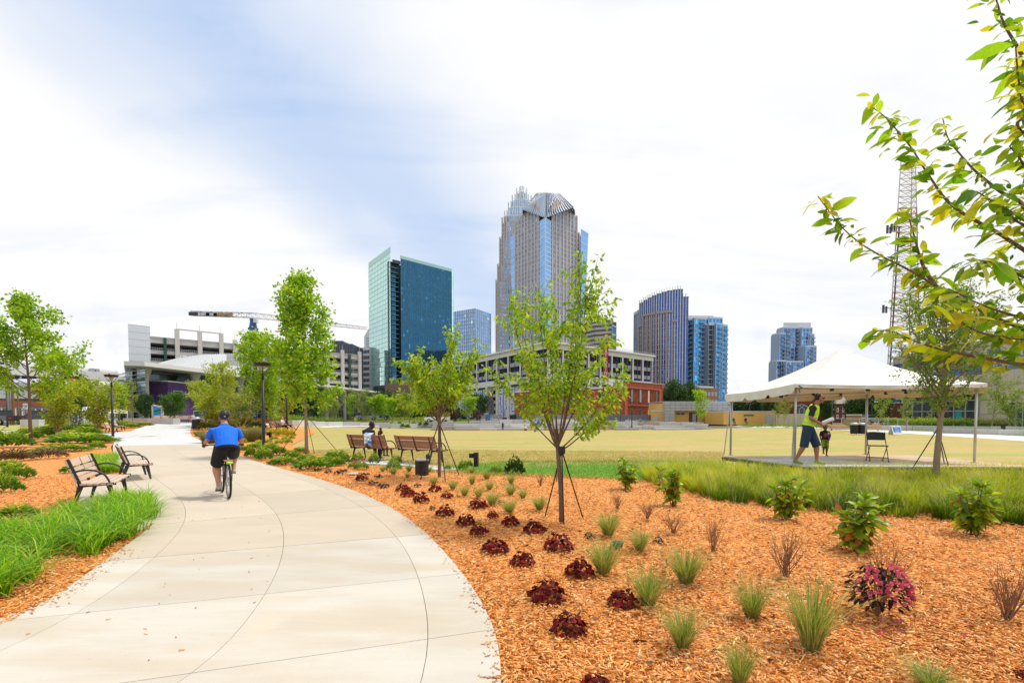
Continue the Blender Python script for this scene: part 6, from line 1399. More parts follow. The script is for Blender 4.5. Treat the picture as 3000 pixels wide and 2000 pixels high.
row(c5([(480, 480, 260, 90), (760, 470, 200, 90), (980, 460, 260, 100), (1130, 470, 200, 80), (620, 440, 160, 60)]), 'bedsh', 'bed_shrub', ['olive shrub patch right of the litter bin', 'olive shrub patch behind the cyclist shoulders', 'olive shrub patch right of the cyclist head', 'olive shrub patch left of the tall lamp post', 'olive shrub patch just behind the cyclist'], 'shrub', jun_o, 'olive shrubs behind the cyclist', .14, 800, .5)
c7 = lambda L_: CONV(L_, 1000, 1240, 7.35)
row(c7([(80, 850, 200, 170), (360, 820, 280, 150), (700, 870, 220, 190), (430, 980, 320, 130), (1170, 850, 260, 130), (1130, 1020, 330, 190), (2290, 990, 130, 90), (-60, 900, 200, 150), (230, 960, 160, 90)])+CONV([(1370, 590, 110, 80), (1690, 620, 120, 60), (1430, 560, 60, 50)], 950, 1200, 3.36), 'nan', 'feathery_shrub', ['feathery green shrub at the left foot of the occupied bench', 'feathery shrub under the left end of the occupied bench', 'bright feathery shrub below the occupied bench middle', 'wide yellow-green shrub with red blooms beside it', 'feathery shrub between the two slatted benches', 'yellow-green shrub behind the greenest grass tuft', 'little shrub at the foot of the bench-side cherry', 'feathery shrub left of the bench bed by the junipers', 'dark low shrub beside the red blooms', 'bright feathery shrub left of the bollard light', 'low green shrub right of the bollard light', 'small shrub at the left of the bollard foot'], 'shrub', nan_l, 'feathery shrubs around the benches', .15, 420, .35)
row([(1509, 1387, 50, 38)], 'dkg', 'dark_green_shrub', ['low dark green shrub at the lawn edge right of the bollard light'], 'shrub', rho_l if False else dark_l, None, .14, 420, .5)
redm = pm('red_petal', (.55, .02, .03), .5); p_ = P(1046, 1370); o = thing('red_flowers', 'small cluster of red flowers before the occupied bench', 'flowers', p_); mb = MB(); r = random.Random(5)
for i in range(16): mb.ball((r.gauss(0, .16), r.gauss(0, .10), .22+r.uniform(-.06, .08)), (.028, .028, .02), 6, 4)
mb.obj('blooms', redm, o, kind='stuff'); mb = MB()
for i in range(10): mb.tube((0, 0, 0), (r.gauss(0, .14), r.gauss(0, .08), .2), .005, .004, 4)
mb.obj('stems', twg, o, kind='stuff')
# left bed junipers
c6 = lambda L_: CONV(L_, 0, 1250, 2.613)
JL = c6([(60, 155, 260, 110), (620, 125, 380, 70), (480, 185, 330, 45), (200, 225, 200, 40), (60, 330, 150, 70), (120, 400, 200, 110), (30, 500, 180, 130), (130, 690, 260, 90), (40, 800, 160, 90), (545, 345, 130, 50), (740, 165, 110, 50)])
JLl = ['dark green juniper mass at the far left edge', 'juniper strip behind the two left benches', 'thin juniper strip across the left bed', 'thin juniper strip at the left of the bed', 'juniper above the yellow one at the left edge', 'yellow-tipped juniper at the left edge of the bed', 'lower yellow juniper cut by the left edge', 'brownish yellow juniper behind the bright lily leaves', 'faded juniper at the left edge behind the lily leaves', 'small juniper patch left of the nearest bench', 'juniper end beside the small bench pad']
row(JL, 'jun', 'juniper', JLl, 'juniper', jun_l, 'low junipers in the left bed', hx=.85)
row(c6([(110, 260, 200, 80), (370, 240, 220, 65), (60, 260, 140, 60)]), 'junb', 'brown_juniper', ['browned juniper left of the dry patch', 'browned dry juniper in mid left bed', 'browned juniper end at the left edge'], 'juniper', leafm('brown_spray', [(.10, .07, .04), (.20, .13, .07), (.28, .22, .10)], .2, .7), 'browned junipers', .14, 500, .3)
c8 = lambda L_: CONV(L_, 0, 1050, 6.27)
JF = c8([(120, 1540, 420, 200), (500, 1480, 420, 170), (760, 1430, 400, 150), (1000, 1330, 400, 120), (1300, 1500, 500, 170), (1560, 1400, 500, 140), (1800, 1530, 520, 130), (1650, 1300, 420, 110), (1900, 1200, 300, 90), (1350, 1340, 380, 110), (560, 1380, 360, 120), (2250, 1250, 250, 100)])
JFl = ['juniper mass left of the far left maple trunk', 'juniper mass around the far left maple trunk', 'juniper right of the far left maple trunk', 'juniper under the many-stemmed tree', 'yellow-tipped juniper nearest the path at left', 'juniper behind the yellow-tipped one', 'yellow juniper left of the far lamp post foot', 'juniper below the white handrail', 'juniper left of the far pair of benches', 'juniper patch below the many-stemmed tree right side', 'reddish low juniper behind the far left maple', 'juniper right of the far pair of benches']
row(JF, 'jun', 'juniper', JFl, 'juniper', jun_l, 'junipers around the far left maple', hx=.8)
row(CONV([(180, 575, 130, 50), (380, 570, 90, 45), (510, 575, 130, 50), (640, 585, 110, 50), (760, 580, 120, 50), (900, 595, 140, 60)], 350, 1150, 6.72), 'mound', 'spirea_mound', ['first yellow-green mound left of the far granite kerb', 'second yellow-green mound along the far granite kerb', 'third yellow-green mound along the far granite kerb', 'fourth yellow-green mound along the far granite kerb', 'fifth yellow-green mound along the far granite kerb', 'last yellow-green mound at the corner of the far granite kerb'], 'shrub', mound_l, 'yellow-green mounds along the far kerb')
row(CONV([(200, 690, 330, 90), (470, 650, 280, 70), (100, 620, 200, 60)], 350, 1150, 6.72), 'jun', 'juniper', ['dark juniper patch beyond the far pair of benches', 'dark juniper patch reaching the far path', 'dark juniper behind the far benches'], 'juniper', jun_l, 'junipers by the far path', hx=.8)
pk = leafm('coral_rose', [(.10, .20, .04), (.65, .20, .14), (.80, .35, .25)], .3); row(CONV([(130, 500, 120, 75), (250, 500, 120, 75), (330, 500, 100, 70), (420, 500, 120, 75), (520, 500, 110, 70), (610, 500, 120, 75)], 350, 1150, 6.72), 'rose', 'coral_rose_bush', ['coral rose bush at the left end of the far granite kerb', 'second coral rose bush on the far kerb', 'third coral rose bush on the far kerb', 'fourth coral rose bush on the far kerb', 'fifth coral rose bush on the far kerb', 'coral rose bush left of the blue sign panel'], 'rose bush', pk, 'coral roses behind the far kerb', .14, 400, .7)
# shrubs on the far side of the lawn
c4 = lambda L_: CONV(L_, 780, 1150, 3.794)
FB = c4([(835, 358, 36, 26), (935, 358, 44, 26), (1042, 362, 40, 28), (1088, 360, 34, 24), (1150, 364, 48, 28), (1230, 366, 40, 28), (1302, 372, 44, 32), (1380, 376, 48, 34), (1428, 376, 34, 28), (1482, 370, 34, 26), (1516, 378, 34, 30), (1572, 378, 44, 34), (1640, 380, 44, 34), (1705, 382, 44, 34), (1780, 382, 36, 28)])
row(FB, 'far', 'planted_shrub', [f'{w} low round shrub from the left in the row along the far lawn edge' for w in ('first', 'second', 'third', 'fourth', 'fifth', 'sixth', 'seventh', 'eighth', 'ninth', 'tenth', 'eleventh', 'twelfth', 'thirteenth', 'fourteenth', 'last')], 'shrub', nan_l, 'round shrubs along the far lawn edge', .30, 160, .6)
def hedge(name, label, pts, w_, h_, mat, n, ll=.25, cat='hedge', zb=0.0):
    r = np.random.default_rng(int(pts[0][0])); W_ = interp([(a[0], a[1]) for a in [P(*p)[:2] for p in pts]], 8); k = r.uniform(0, len(W_)-1.001, n); V0 = np.array([[q.x, q.y] for q in W_]); i = k.astype(int); f = (k-i)[:, None]
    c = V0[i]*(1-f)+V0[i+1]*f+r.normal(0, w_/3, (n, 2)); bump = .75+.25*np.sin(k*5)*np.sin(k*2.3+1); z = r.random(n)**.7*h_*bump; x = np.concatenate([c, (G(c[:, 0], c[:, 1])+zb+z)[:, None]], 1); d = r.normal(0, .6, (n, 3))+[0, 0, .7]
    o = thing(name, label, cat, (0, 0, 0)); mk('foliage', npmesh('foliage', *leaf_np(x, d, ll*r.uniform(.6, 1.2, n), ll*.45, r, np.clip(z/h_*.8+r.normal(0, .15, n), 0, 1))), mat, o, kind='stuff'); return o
hedge('flower_border', 'flowering green border along the far side left of the granite terrace', [(800, 1237), (900, 1238), (1000, 1239)], 1.6, 1.3, nan_l, 2500)
hedge('flower_border', 'yellow-flowered border before the parked cars', [(1040, 1238), (1120, 1238), (1250, 1239)], 1.6, 1.5, mound_l, 3000)
hedge('flower_border', 'low green border above the granite terrace near the white car', [(1330, 1236), (1400, 1237), (1440, 1237)], 1.2, .9, nan_l, 1200)
hedge('clipped_hedge', 'low green hedge before the yellow pavilion wing', [(2172, 1251), (2300, 1252), (2400, 1254), (2450, 1256)], .9, .55, nan_l, 3500, .16)
hedge('yellow_border', 'yellow-green shrub border behind the long granite wall at right', [(2600, 1250), (2700, 1252), (2850, 1254), (3040, 1258)], 1.0, 1.0, mound_l, 5200, .2, zb=.35)
hedge('dark_border', 'dark red low planting on the granite planter at right', [(2870, 1256), (2950, 1258)], .3, .35, purp_l, 600, .12, zb=.3)
# ---------- meadow grass (right) ----------
def field(name, poly, n, hmin, hmax, w, mat, seed, lean=.35, cur=.35, tus=True, hfun=None, segs=3, cvf=None):
    r = np.random.default_rng(seed); xs = [p[0] for p in poly]; ys = [p[1] for p in poly]; X_, Y_ = [], []; tot = 0
    while tot < n:
        m = 40000; y = min(ys)*((max(ys)/min(ys))**r.random(m)); x = r.uniform(min(xs), max(xs), m); k = inpoly(x, y, poly); X_.append(x[k]); Y_.append(y[k]); tot += k.sum()
    x = np.concatenate(X_)[:n]; y = np.concatenate(Y_)[:n]
    # blades gather into tussocks
    ix, iy = np.round(x/.42), np.round(y/.42); tx = ix*.42+.2*np.sin(iy*12.9+ix*78.2); ty = iy*.42+.2*np.sin(iy*39.3+ix*11.1)
    if tus: x = x*.6+tx*.4; y = y*.6+ty*.4
    az = np.arctan2(y-ty, x-tx)+r.normal(0, .9, n); out = np.stack([np.cos(az), np.sin(az), np.zeros(n)], 1); sd = np.stack([-np.sin(az), np.cos(az), np.zeros(n)], 1)
    H = r.uniform(hmin, hmax, n)*(.85+.3*np.sin(ix*5.1+iy*3.3) if tus else 1); H = H*(hfun(x, y) if hfun else 1)
    cv = np.clip(r.beta(2, 2, n)*.6+.25*np.sin(tx*7+ty*5)*.5+.2, 0, 1) if cvf is None else cvf(x, y, r, n)
    return mk(name, npmesh(name, *blade_mesh(np.stack([x, y, G(x, y)-.01], 1), out, sd, H, lean*r.random(n), w*r.uniform(.6, 1.2, n), cur*r.uniform(.3, 1.2, n), segs, cv)), mat, None, kind='stuff')
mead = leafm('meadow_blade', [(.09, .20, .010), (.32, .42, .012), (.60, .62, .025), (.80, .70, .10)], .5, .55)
MP = [P(a*K, b_*K) for a, b_ in ((1465, 1096), (1500, 1112), (1560, 1128), (1650, 1150), (1800, 1166), (1950, 1178), (2080, 1188), (2200, 1196), (2352, 1208), (2700, 1230), (2760, 1095), (2352, 1090), (2000, 1090), (1800, 1088), (1660, 1078), (1560, 1080), (1490, 1085))]
mp_ = [(p.x, p.y) for p in MP]; MFX, MFY = [p.x for p in MP[:10]], [p.y for p in MP[:10]]
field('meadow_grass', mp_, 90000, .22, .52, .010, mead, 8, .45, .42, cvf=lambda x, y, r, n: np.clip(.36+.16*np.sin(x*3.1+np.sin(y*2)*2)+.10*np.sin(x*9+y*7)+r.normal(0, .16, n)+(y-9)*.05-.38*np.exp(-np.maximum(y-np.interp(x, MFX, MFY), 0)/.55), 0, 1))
field('seed_heads', mp_, 7000, .5, .68, .007, leafm('seed_head', [(.42, .42, .10), (.60, .52, .22)], .3), 9, .4, .5)
# ---------- bright strap-leaved lilies (left) ----------
lily = leafm('lily_leaf', [(.07, .24, .008), (.17, .42, .010), (.32, .58, .012), (.52, .68, .03)], .5, .38)
LP = [P(a, b_) for a, b_ in ((-260, 1880), (0, 1745), (77, 1700), (191, 1650), (330, 1600), (430, 1548), (462, 1500), (440, 1470), (344, 1480), (230, 1500), (115, 1550), (0, 1590), (-260, 1640))]
def lilies(name, poly, n, seed):
    r = np.random.default_rng(seed); xs = [p[0] for p in poly]; ys = [p[1] for p in poly]; c = []
    while len(c) < n//60:
        x, y = r.uniform(min(xs), max(xs)), r.uniform(min(ys), max(ys))
        if inpoly([x], [y], poly)[0]: c.append((x, y))
    c = np.array(c); i = r.integers(0, len(c), n); az = r.uniform(0, 2*np.pi, n); out = np.stack([np.cos(az), np.sin(az), np.zeros(n)], 1); sd = np.stack([-np.sin(az), np.cos(az), np.zeros(n)], 1)
    b_ = np.concatenate([c[i]+r.normal(0, .05, (n, 2)), np.zeros((n, 1))], 1); b_[:, 2] = G(b_[:, 0], b_[:, 1])
    return mk(name, npmesh(name, *blade_mesh(b_, out, sd, r.uniform(.22, .52, n), .35*r.random(n), r.uniform(.010, .019, n), r.uniform(.3, 1.25, n), 6, r.random(n)), smooth=True), lily, None, kind='stuff')
lilies('lily_leaves', [(p.x, p.y) for p in LP], 7800, 5)
L2 = [P(a, b_) for a, b_ in ((232, 1392), (300, 1392), (360, 1392), (366, 1365), (340, 1342), (270, 1340), (232, 1355))]
lilies('lily_leaves', [(p.x, p.y) for p in L2], 2200, 6)
# short lawn blades on the near green edge
lw = leafm('turf_blade', [(.07, .20, .012), (.16, .34, .03), (.34, .42, .07)], .35)
GP = [P(a, b_) for a, b_ in ((1250, 1381), (1450, 1393), (1870, 1407), (2130, 1400), (2130, 1352), (1800, 1345), (1500, 1350), (1330, 1362))]
field('turf_blades', [(p.x, p.y) for p in GP], 30000, .03, .07, .010, lw, 21, .5, .3, False, segs=2)
GP2 = [P(a, b_) for a, b_ in ((880, 1345), (1050, 1340), (1300, 1372), (1500, 1352), (2120, 1352), (2120, 1322), (1500, 1318), (1100, 1314), (860, 1318))]
field('straw_blades', [(p.x, p.y) for p in GP2], 45000, .03, .065, .013, leafm('straw_blade', [(.30, .30, .07), (.50, .40, .14), (.66, .52, .22)], .3), 22, .5, .3, False, segs=2)
# dead leaves and bark scraps on the mulch
r = np.random.default_rng(31); n = 520; y = 2.2*(13/2.2)**r.random(n); x = r.uniform(-.6, 1.05, n)*(y+.6); k = inpoly(x, y, [tuple(p)[:2] for p in BEDR_C]); x, y = x[k], y[k]; n = len(x)
mk('leaf_litter', npmesh('leaf_litter', *leaf_np(np.stack([x, y, G(x, y)+.022], 1), np.stack([r.normal(0, 1, n), r.normal(0, 1, n), r.normal(.12, .15, n)], 1), r.uniform(.03, .085, n), r.uniform(.012, .035, n), r)), leafm('dry_leaf', [(.05, .025, .012), (.14, .06, .025), (.30, .13, .05)], .1, .7), None, kind='stuff')
# ---------- foreground cherry branches (tree stands just outside the frame at right) ----------
fr_l = leafm('cherry_big_leaf', [(.09, .26, .012), (.22, .46, .02), (.40, .60, .025), (.60, .64, .03), (.62, .50, .04)], .6, .32, objrand=1)
FC = thing('cherry_tree', 'foreground cherry whose leafy branches reach in from the right edge', 'tree', (5.2, 2.9, gz(5.2, 2.9)))
base = Vector((5.2, 2.9, gz(5.2, 2.9))); fbk = pm('cherry_bark', (.17, .085, .06), .8, var=.3, scale=12, bump=.4, bscale=60)
BR = [([(2396, 575), (2458, 656), (2513, 707), (2578, 748), (2654, 786), (2729, 829), (2800, 868), (2882, 915), (3000, 965), (3150, 1020)], 2.5, 2.1),
 ([(2551, 312), (2586, 337), (2621, 374), (2670, 434), (2697, 477), (2729, 526), (2767, 580), (2811, 618), (2865, 650), (2925, 683), (3000, 732), (3120, 800)], 2.6, 2.2),
 ([(2762, 347), (2778, 407), (2811, 450), (2849, 493), (2892, 531), (2935, 564), (2984, 588), (3100, 660)], 2.35, 2.15),
 ([(2900, -60), (2922, 11), (2941, 70), (2973, 125), (3000, 173), (3060, 290)], 2.0, 2.1), ([(2957, 428), (2985, 460), (3010, 500), (3080, 580)], 1.9, 2.1),
 ([(2557, 972), (2607, 968), (2672, 995), (2737, 1018), (2806, 1034), (2883, 1049), (3000, 1068), (3140, 1080)], 2.1, 2.0),
 ([(2729, 892), (2790, 923), (2844, 961), (2905, 982), (3000, 993), (3120, 1000)], 1.9, 2.0), ([(2779, 845), (2870, 890), (2930, 912), (3000, 932), (3120, 960)], 2.0, 2.0),
 ([(2835, 762), (2890, 764), (2936, 780), (3000, 812), (3100, 860)], 1.75, 2.0), ([(2660, 630), (2678, 690), (2697, 759), (2715, 800), (2740, 838)], 2.42, 2.35), ([(2975, 130), (2985, 240), (3005, 330), (3050, 420)], 1.8, 2.0),
 ([(2990, 150), (3010, 260), (3040, 380)], 2.3, 2.2), ([(2860, 560), (2900, 585), (2960, 620), (3050, 680)], 2.1, 2.1)]
r = random.Random(12); LFc = [leafmesh(1, .40, .35), leafmesh(1, .36, .6), leafmesh(1, .44, .15)]
for m_ in LFc: m_.materials.append(fr_l)
mb0 = MB(); tk = [base*0, Vector((.02, 0, .7)), Vector((0, .02, 1.5)), Vector((.05, 0, 2.4)), Vector((.0, .05, 3.4))]
mb0.loft(tk, [.085, .07, .06, .045, .02], n=12); mb0.obj('trunk', fbk, FC, smooth=True)
lcount = 0; alll = []
for pts, d0, d1 in BR:
    m = len(pts); W3 = [T(px, py, d0+(d1-d0)*i/(m-1))-base for i, (px, py) in enumerate(pts)]
    if len(pts) > 3 and pts[-1][0] > 3000:
        e = W3[-1]; tz = max(.9, min(3.0, e.z-.5)); W3 += [e.lerp(Vector((0, 0, tz)), .5)+Vector((0, 0, .05)), Vector((0, 0, tz))]
    c = interp(W3, 6); n_ = len(c); mb = MB(); mb.loft(c, [.0020+.0095*(i/n_)**1.2 for i in range(n_)], n=7); mb.obj('branch', fbk, FC, smooth=True)
    L_ = sum((c[i+1]-c[i]).length for i in range(n_-1)); pos = 0; i = 0
    vis = (m-1)*6 if pts[-1][0] > 3000 else n_-1
    acc = 0.0; nxt = 0.0
    for i in range(min(vis, n_-1)):
        seg = c[i+1]-c[i]; s_ = seg.length
        while nxt < acc+s_:
            q_ = c[i]+seg*((nxt-acc)/s_); tip = nxt < .05; alll.append((q_, seg.normalized(), i < 4))
            for _ in range(r.choice((2, 2, 3))): alll.append((q_+Vector([r.gauss(0, .022) for _ in range(3)]), seg.normalized(), False))
            nxt += r.uniform(.016, .032)
        acc += s_
r.shuffle(alll); Ls = []
def lmat(q_, dr, tip):
    a = r.uniform(0, 6.28); s_ = r.choice((.03, .038, .046, .055, .065, .078, .10))*(1.2 if tip else 1); out = Vector((math.cos(a), math.sin(a), r.uniform(-1.0, .35)))+dr*-.5
    rot = out.to_track_quat('X', 'Z').to_matrix().to_4x4(); return Matrix.Translation(q_+out.normalized()*.006) @ rot @ Matrix.Rotation(r.uniform(-.9, .9), 4, 'X') @ Matrix.Scale(s_, 4)
mats = sorted([lmat(*a) for a in alll], key=lambda m_: -m_.to_scale()[0])
for m_ in mats[:300]:
    c = bpy.data.objects.new('leaf', LFc[r.randrange(3)]); COL.objects.link(c); c.parent = FC; c.matrix_basis = m_
mb = MB()
for m_ in mats[300:]:
    me = LFc[r.randrange(3)]; i0 = len(mb.v); mb.v += [tuple(m_ @ v.co) for v in me.vertices]; v_ = r.random()
    for p in me.polygons: mb.f.append(tuple(i0+j for j in p.vertices)); mb._c((v_,)*3)
mb.obj('small_leaves', leafm('cherry_small_leaf', [(.08, .18, .012), (.22, .38, .02), (.44, .54, .025), (.64, .56, .04)], .6, .35), FC, smooth=True, kind='stuff')
# =================== BUILT THINGS ===================
wood = pm('oiled_slat', (.33, .16, .085), .6, var=.25, scale=6, sx=(.5, 8, 8), bump=.2, bscale=20, objrand=.12)
wood_w = pm('weathered_slat', (.55, .42, .33), .7, var=.2, scale=5, sx=(.5, 8, 8), bump=.2, bscale=20, objrand=.08)
dkm = pm('dark_cast_metal', (.035, .035, .04), .4, metal=.3, bump=.05)
def bench(label, mat, arms=(-.9, 0, .9), group=None, L=1.85):
    o = thing('slatted_bench', label, 'bench', group=group); h = L/2
    for i in range(5): mb = MB(); mb.box((0, -.02+i*.105, .44-.004*i), (L, .092, .032)); mb.obj('seat_slat', mat, o)
    for i, (z, w_) in enumerate(((.53, .085), (.62, .085), (.71, .085), (.84, .14))):
        y = -.10-(z-.45)*.38; mb = MB(); mb.beam((-h, y, z), (h, y, z), .030, w_, up=(0, -.35, 1)); mb.obj('back_slat', mat, o)
    for x in (-h+.22, 0, h-.22):
        mb = MB(); mb.beam((x, -.10, .42), (x, -.275, .90), .035, .045, up=(0, 1, 0)); mb.beam((x, -.12, .405), (x, .46, .405), .035, .045); mb.obj('bracket', dkm, o)
    for x in (-h+.02, h-.02):
        mb = MB(); mb.beam((x, -.06, .42), (x, -.25, .92), .03, .06, up=(0, 1, 0)); mb.beam((x, -.1, .41), (x, .46, .43), .03, .05); mb.obj('end_frame', dkm, o)
    for x in (-h+.24, h-.24):
        for (y0, y1) in ((-.10, -.22), (.34, .42)):
            mb = MB(); mb.loft([(x, y0, .40), (x, (y0+y1)/2, .2), (x, y1, 0)], [.05, .035, .022], [.02, .02, .02], side=(0, 1, 0), n=6); mb.obj('leg', dkm, o)
    for a in arms:
        x = a*h if a else 0; x = max(-h+.03, min(h-.03, x)); pts = [(x, -.19, .66), (x, -.05, .70), (x, .14, .69), (x, .30, .60), (x, .38, .45)]
        mb = MB(); mb.loft(interp(pts, 4), [.019]*17, n=6); mb.obj('armrest', dkm, o, smooth=True)
    return o
def place_bench(o, pn, pf):          # rear feet: near end (left as one sits) and far end
    pass
def at_bench(o, cx_, cy_, face):     # face = direction the sitter looks
    o.location = (cx_, cy_, gz(cx_, cy_)+.004); o.rotation_euler = (0, 0, math.atan2(face[1], face[0])-math.pi/2)
bw = bench('pale slatted bench with three looped armrests, nearest at left beside the lily leaves', wood_w, (-.9, .9), 'slatted park benches'); at_bench(bw, -7.78, 9.0, (.87, .49)); bw.scale = (.84, .88, .92)
b2 = copy_tree(bw); b2['label'] = 'pale slatted bench just beyond the nearest one at left, partly hidden by it'; at_bench(b2, -9.75, 12.3, (.74, .67))
ba = bench('brown slatted bench with two people seated, seen from behind on the lawn edge', wood, (1,), 'slatted park benches'); pa, pb = P(1118, 1353), P(1035, 1341)
at_bench(ba, (pa.x+pb.x)/2+.1, (pa.y+pb.y)/2+.1, (.50, .87)); AC = Vector(ba.location)
bb = copy_tree(ba); bb['label'] = 'empty brown slatted bench seen from behind beside the black box'; pa, pb = P(1271, 1365), P(1178, 1346); at_bench(bb, (pa.x+pb.x)/2+.05, (pa.y+pb.y)/2+.1, (.55, .83))
for px, py, f, lb in ((322, 1268, (.85, .5), 'pale bench behind the far lamp post at left'), (345, 1262, (.85, .5), 'pale bench beyond the one at the far lamp post'), (494, 1238, (.25, -.95), 'pale bench facing us left of the one before the purple wall'), (532, 1239, (.2, -.97), 'pale bench facing us before the purple wall'), (470, 1237, (.25, -.95), 'pale bench end beside the blue sign panel'), (720, 1250, (.1, .99), 'brown bench back seen behind the cyclist shoulder'), (777, 1252, (.1, .99), 'brown bench back right of the cyclist behind shrubs'), (812, 1263, (.92, -.1), 'brown bench left of the one with two women'), (832, 1264, (.92, -.1), 'brown bench where two women sit facing right')):
    q_ = P(px, py); c = copy_tree(bw if px < 600 else ba); c['label'] = lb; c.scale = (1, 1, 1); at_bench(c, q_.x, q_.y, f)
    if px == 832: WB = Vector(c.location)
# ---- lamps ----
def lamp(label, px, yb, yt, group='black park lamp posts', dep=None, dx=0):
    global LAMP0
    p_ = P(px, yb) if dep is None else T(px, yb, dep); H = ZZ(yt, p_.y)-p_.z
    if 'LAMP0' not in globals():
        o = thing('lamp_post', label, 'lamp post', p_, 0, group)
        mb = MB(); mb.loft([(0, 0, -.1), (0, 0, .02), (0, 0, 3.75)], [.085, .085, .058], n=14); mb.lathe([(.075, 3.6), (.06, 3.8), (.03, 3.95)], n=12); mb.obj('pole', black, o, smooth=True)
        for k in range(4):
            a = k*math.pi/2+.5; mb = MB(); mb.loft([(0, 0, 3.78), (.14*math.cos(a), .14*math.sin(a), 3.98), (.37*math.cos(a), .37*math.sin(a), 4.30)], [.018, .016, .013], n=6); mb.obj('strut', black, o)
        mb = MB(); mb.lathe([(.06, 4.28), (.36, 4.285), (.43, 4.40), (.44, 4.43), (.1, 4.45)], n=24); mb.obj('dish', black, o, smooth=False)
        mb = MB(); mb.lathe([(.10, 4.12), (.16, 4.279)], n=14); mb.obj('lens', M_('lamp_lens', (.30, .30, .28), .3), o)
        mb = MB(); mb.lathe([(.035, 4.45), (.035, 4.53), (.02, 4.54)], (-.15, 0, 0), n=8); mb.obj('sensor', black, o); LAMP0 = o
    else: o = copy_tree(LAMP0); o.location = p_; o['label'] = label
    s_ = H/4.5; o.scale = (s_, s_, s_); return o
for a in (('nearest and tallest black lamp post, between the cyclist and the big maple', 773, 1311, 1060), ('black lamp post at the left beside the path and far benches', 331, 1279, 1095), ('black lamp post with its head hidden in the big maple foliage', 841, 1264, 1085), ('black lamp post at the far left edge behind the maple', 22, 1250, 1130), ('black lamp post on the far kerb right of the hall column', 1035, 1245, 1178), ('thin black lamp post left of the hall column on the far kerb', 1006, 1238, 1183), ('black lamp post at the left of the granite terrace', 1424, 1256, 1182), ('black lamp post before the banner wall left of the mill front', 1818, 1240, 1187), ('black lamp post standing at the lawn edge before the brick mill front', 1851, 1258, 1176), ('black lamp post before the pavilion right wing', 2138, 1244, 1184), ('black lamp post just right of the blue kiosk panel', 2195, 1244, 1172), ('black lamp post behind the boy under the tent', 2436, 1259, 1140), ('black lamp post by the brick block right of the rear tent pole', 2636, 1250, 1160), ('black lamp post before the stub of the wire fence', 2553, 1248, 1165)): lamp(*a)
# ---- litter bins ----
def bin_(label, p_, H=1.0, group='slatted litter bins'):
    global BIN0
    if 'BIN0' not in globals():
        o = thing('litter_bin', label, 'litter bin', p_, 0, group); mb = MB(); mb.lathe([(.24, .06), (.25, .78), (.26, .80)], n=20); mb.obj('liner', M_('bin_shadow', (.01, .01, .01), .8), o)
        for k in range(22):
            a = 2*math.pi*k/22; mb = MB(); mb.beam((.28*math.cos(a), .28*math.sin(a), .08), (.30*math.cos(a), .30*math.sin(a), .82), .045, .012, up=(math.cos(a), math.sin(a), 0)); mb.obj('slat', dkm, o)
        mb = MB(); mb.lathe([(.31, .82), (.32, .86), (.32, .93), (.26, 1.0), (.16, 1.02)], n=20); mb.obj('lid', steel, o, smooth=True)
        for k in range(3): a = k*2.1; mb = MB(); mb.tube((.22*math.cos(a), .22*math.sin(a), 0), (.22*math.cos(a), .22*math.sin(a), .1), .02, n=6); mb.obj('foot', dkm, o)
        BIN0 = o
    else: o = copy_tree(BIN0); o.location = p_; o['label'] = label
    o.scale = (H,)*3; return o
p_ = P(575, 1259); bin_('round slatted litter bin at the bend of the path left of the cyclist', p_, (ZZ(1221, p_.y)-p_.z)/1.02)
p_ = P(2502, 1272); bin_('left one of two slatted bins behind the stage by the rear tent pole', p_, .98); p_ = P(2524, 1272); bin_('right one of two slatted bins behind the stage by the rear tent pole', p_, .98)
# ---- bollard lights, box, small things ----
def bollard(label, p_, H):
    o = thing('bollard_light', label, 'bollard light', p_, -.2, 'black bollard lights'); mb = MB(); mb.box((0, 0, H/2), (.13, .13, H)); mb.obj('post', black, o)
    mb = MB(); mb.box((-.14, -.02, H*.78), (.13, .13, H*.30)); mb.obj('lamp_head', black, o); return o
for px, yb, yt, lb in ((1395, 1367, 1325, 'black bollard light with side lamp head right of the bench-side cherry'), (2941, 1272, 1246, 'black bollard light before the granite planter at right'), (792, 1288, 1266, 'black bollard light just right of the tall lamp post')): p_ = P(px, yb); bollard(lb, p_, ZZ(yt, p_.y)-p_.z)
p_ = P(1236, 1389); H = ZZ(1346, p_.y)-p_.z; o = thing('utility_box', 'black hexagonal utility box in the mulch before the empty bench', 'utility box', p_)
mb = MB(); mb.prism([(.19*math.cos(a)*.95, .19*math.sin(a)) for a in [math.pi/3*k+.25 for k in range(6)]], -.02, H-.02); mb.obj('casing', M_('box_black', (.014, .014, .015), .6), o)
mb = MB(); mb.prism([(.20*math.cos(a)*.95, .20*math.sin(a)) for a in [math.pi/3*k+.25 for k in range(6)]], H-.02, H+.005); mb.obj('lid', M_('rib_grey'), o)
p_ = P(1254, 1362); o = thing('path_light', 'small round metal spotlight just right of the black box', 'spotlight', p_); mb = MB(); mb.lathe([(.03, 0), (.03, .15), (.07, .18), (.08, .32), (.05, .36)], n=12); mb.obj('spotlight_body', dkm, o)
p_ = P(1810, 1602); o = thing('valve_lid', 'round green plastic irrigation valve lid in the mulch', 'valve lid', p_); mb = MB(); mb.lathe([(.055, -.03), (.06, .05), (.07, .055), (.07, .07), (.02, .075)], n=20)
mb.obj('lid', M_('valve_green', (.02, .06, .045), .5), o)
for px, py, s_, lb in ((1170+0, 1412-1412+1390, .2, 'flat pale stone in the mulch among coral bells'),): p_ = P(1035, 1389); o = thing('flat_stone', lb, 'stone', p_); mb = MB(); mb.ball((0, 0, .02), (.2, .12, .035), 12, 5); mb.obj('rock', M_('tan_stone'), o, smooth=True)
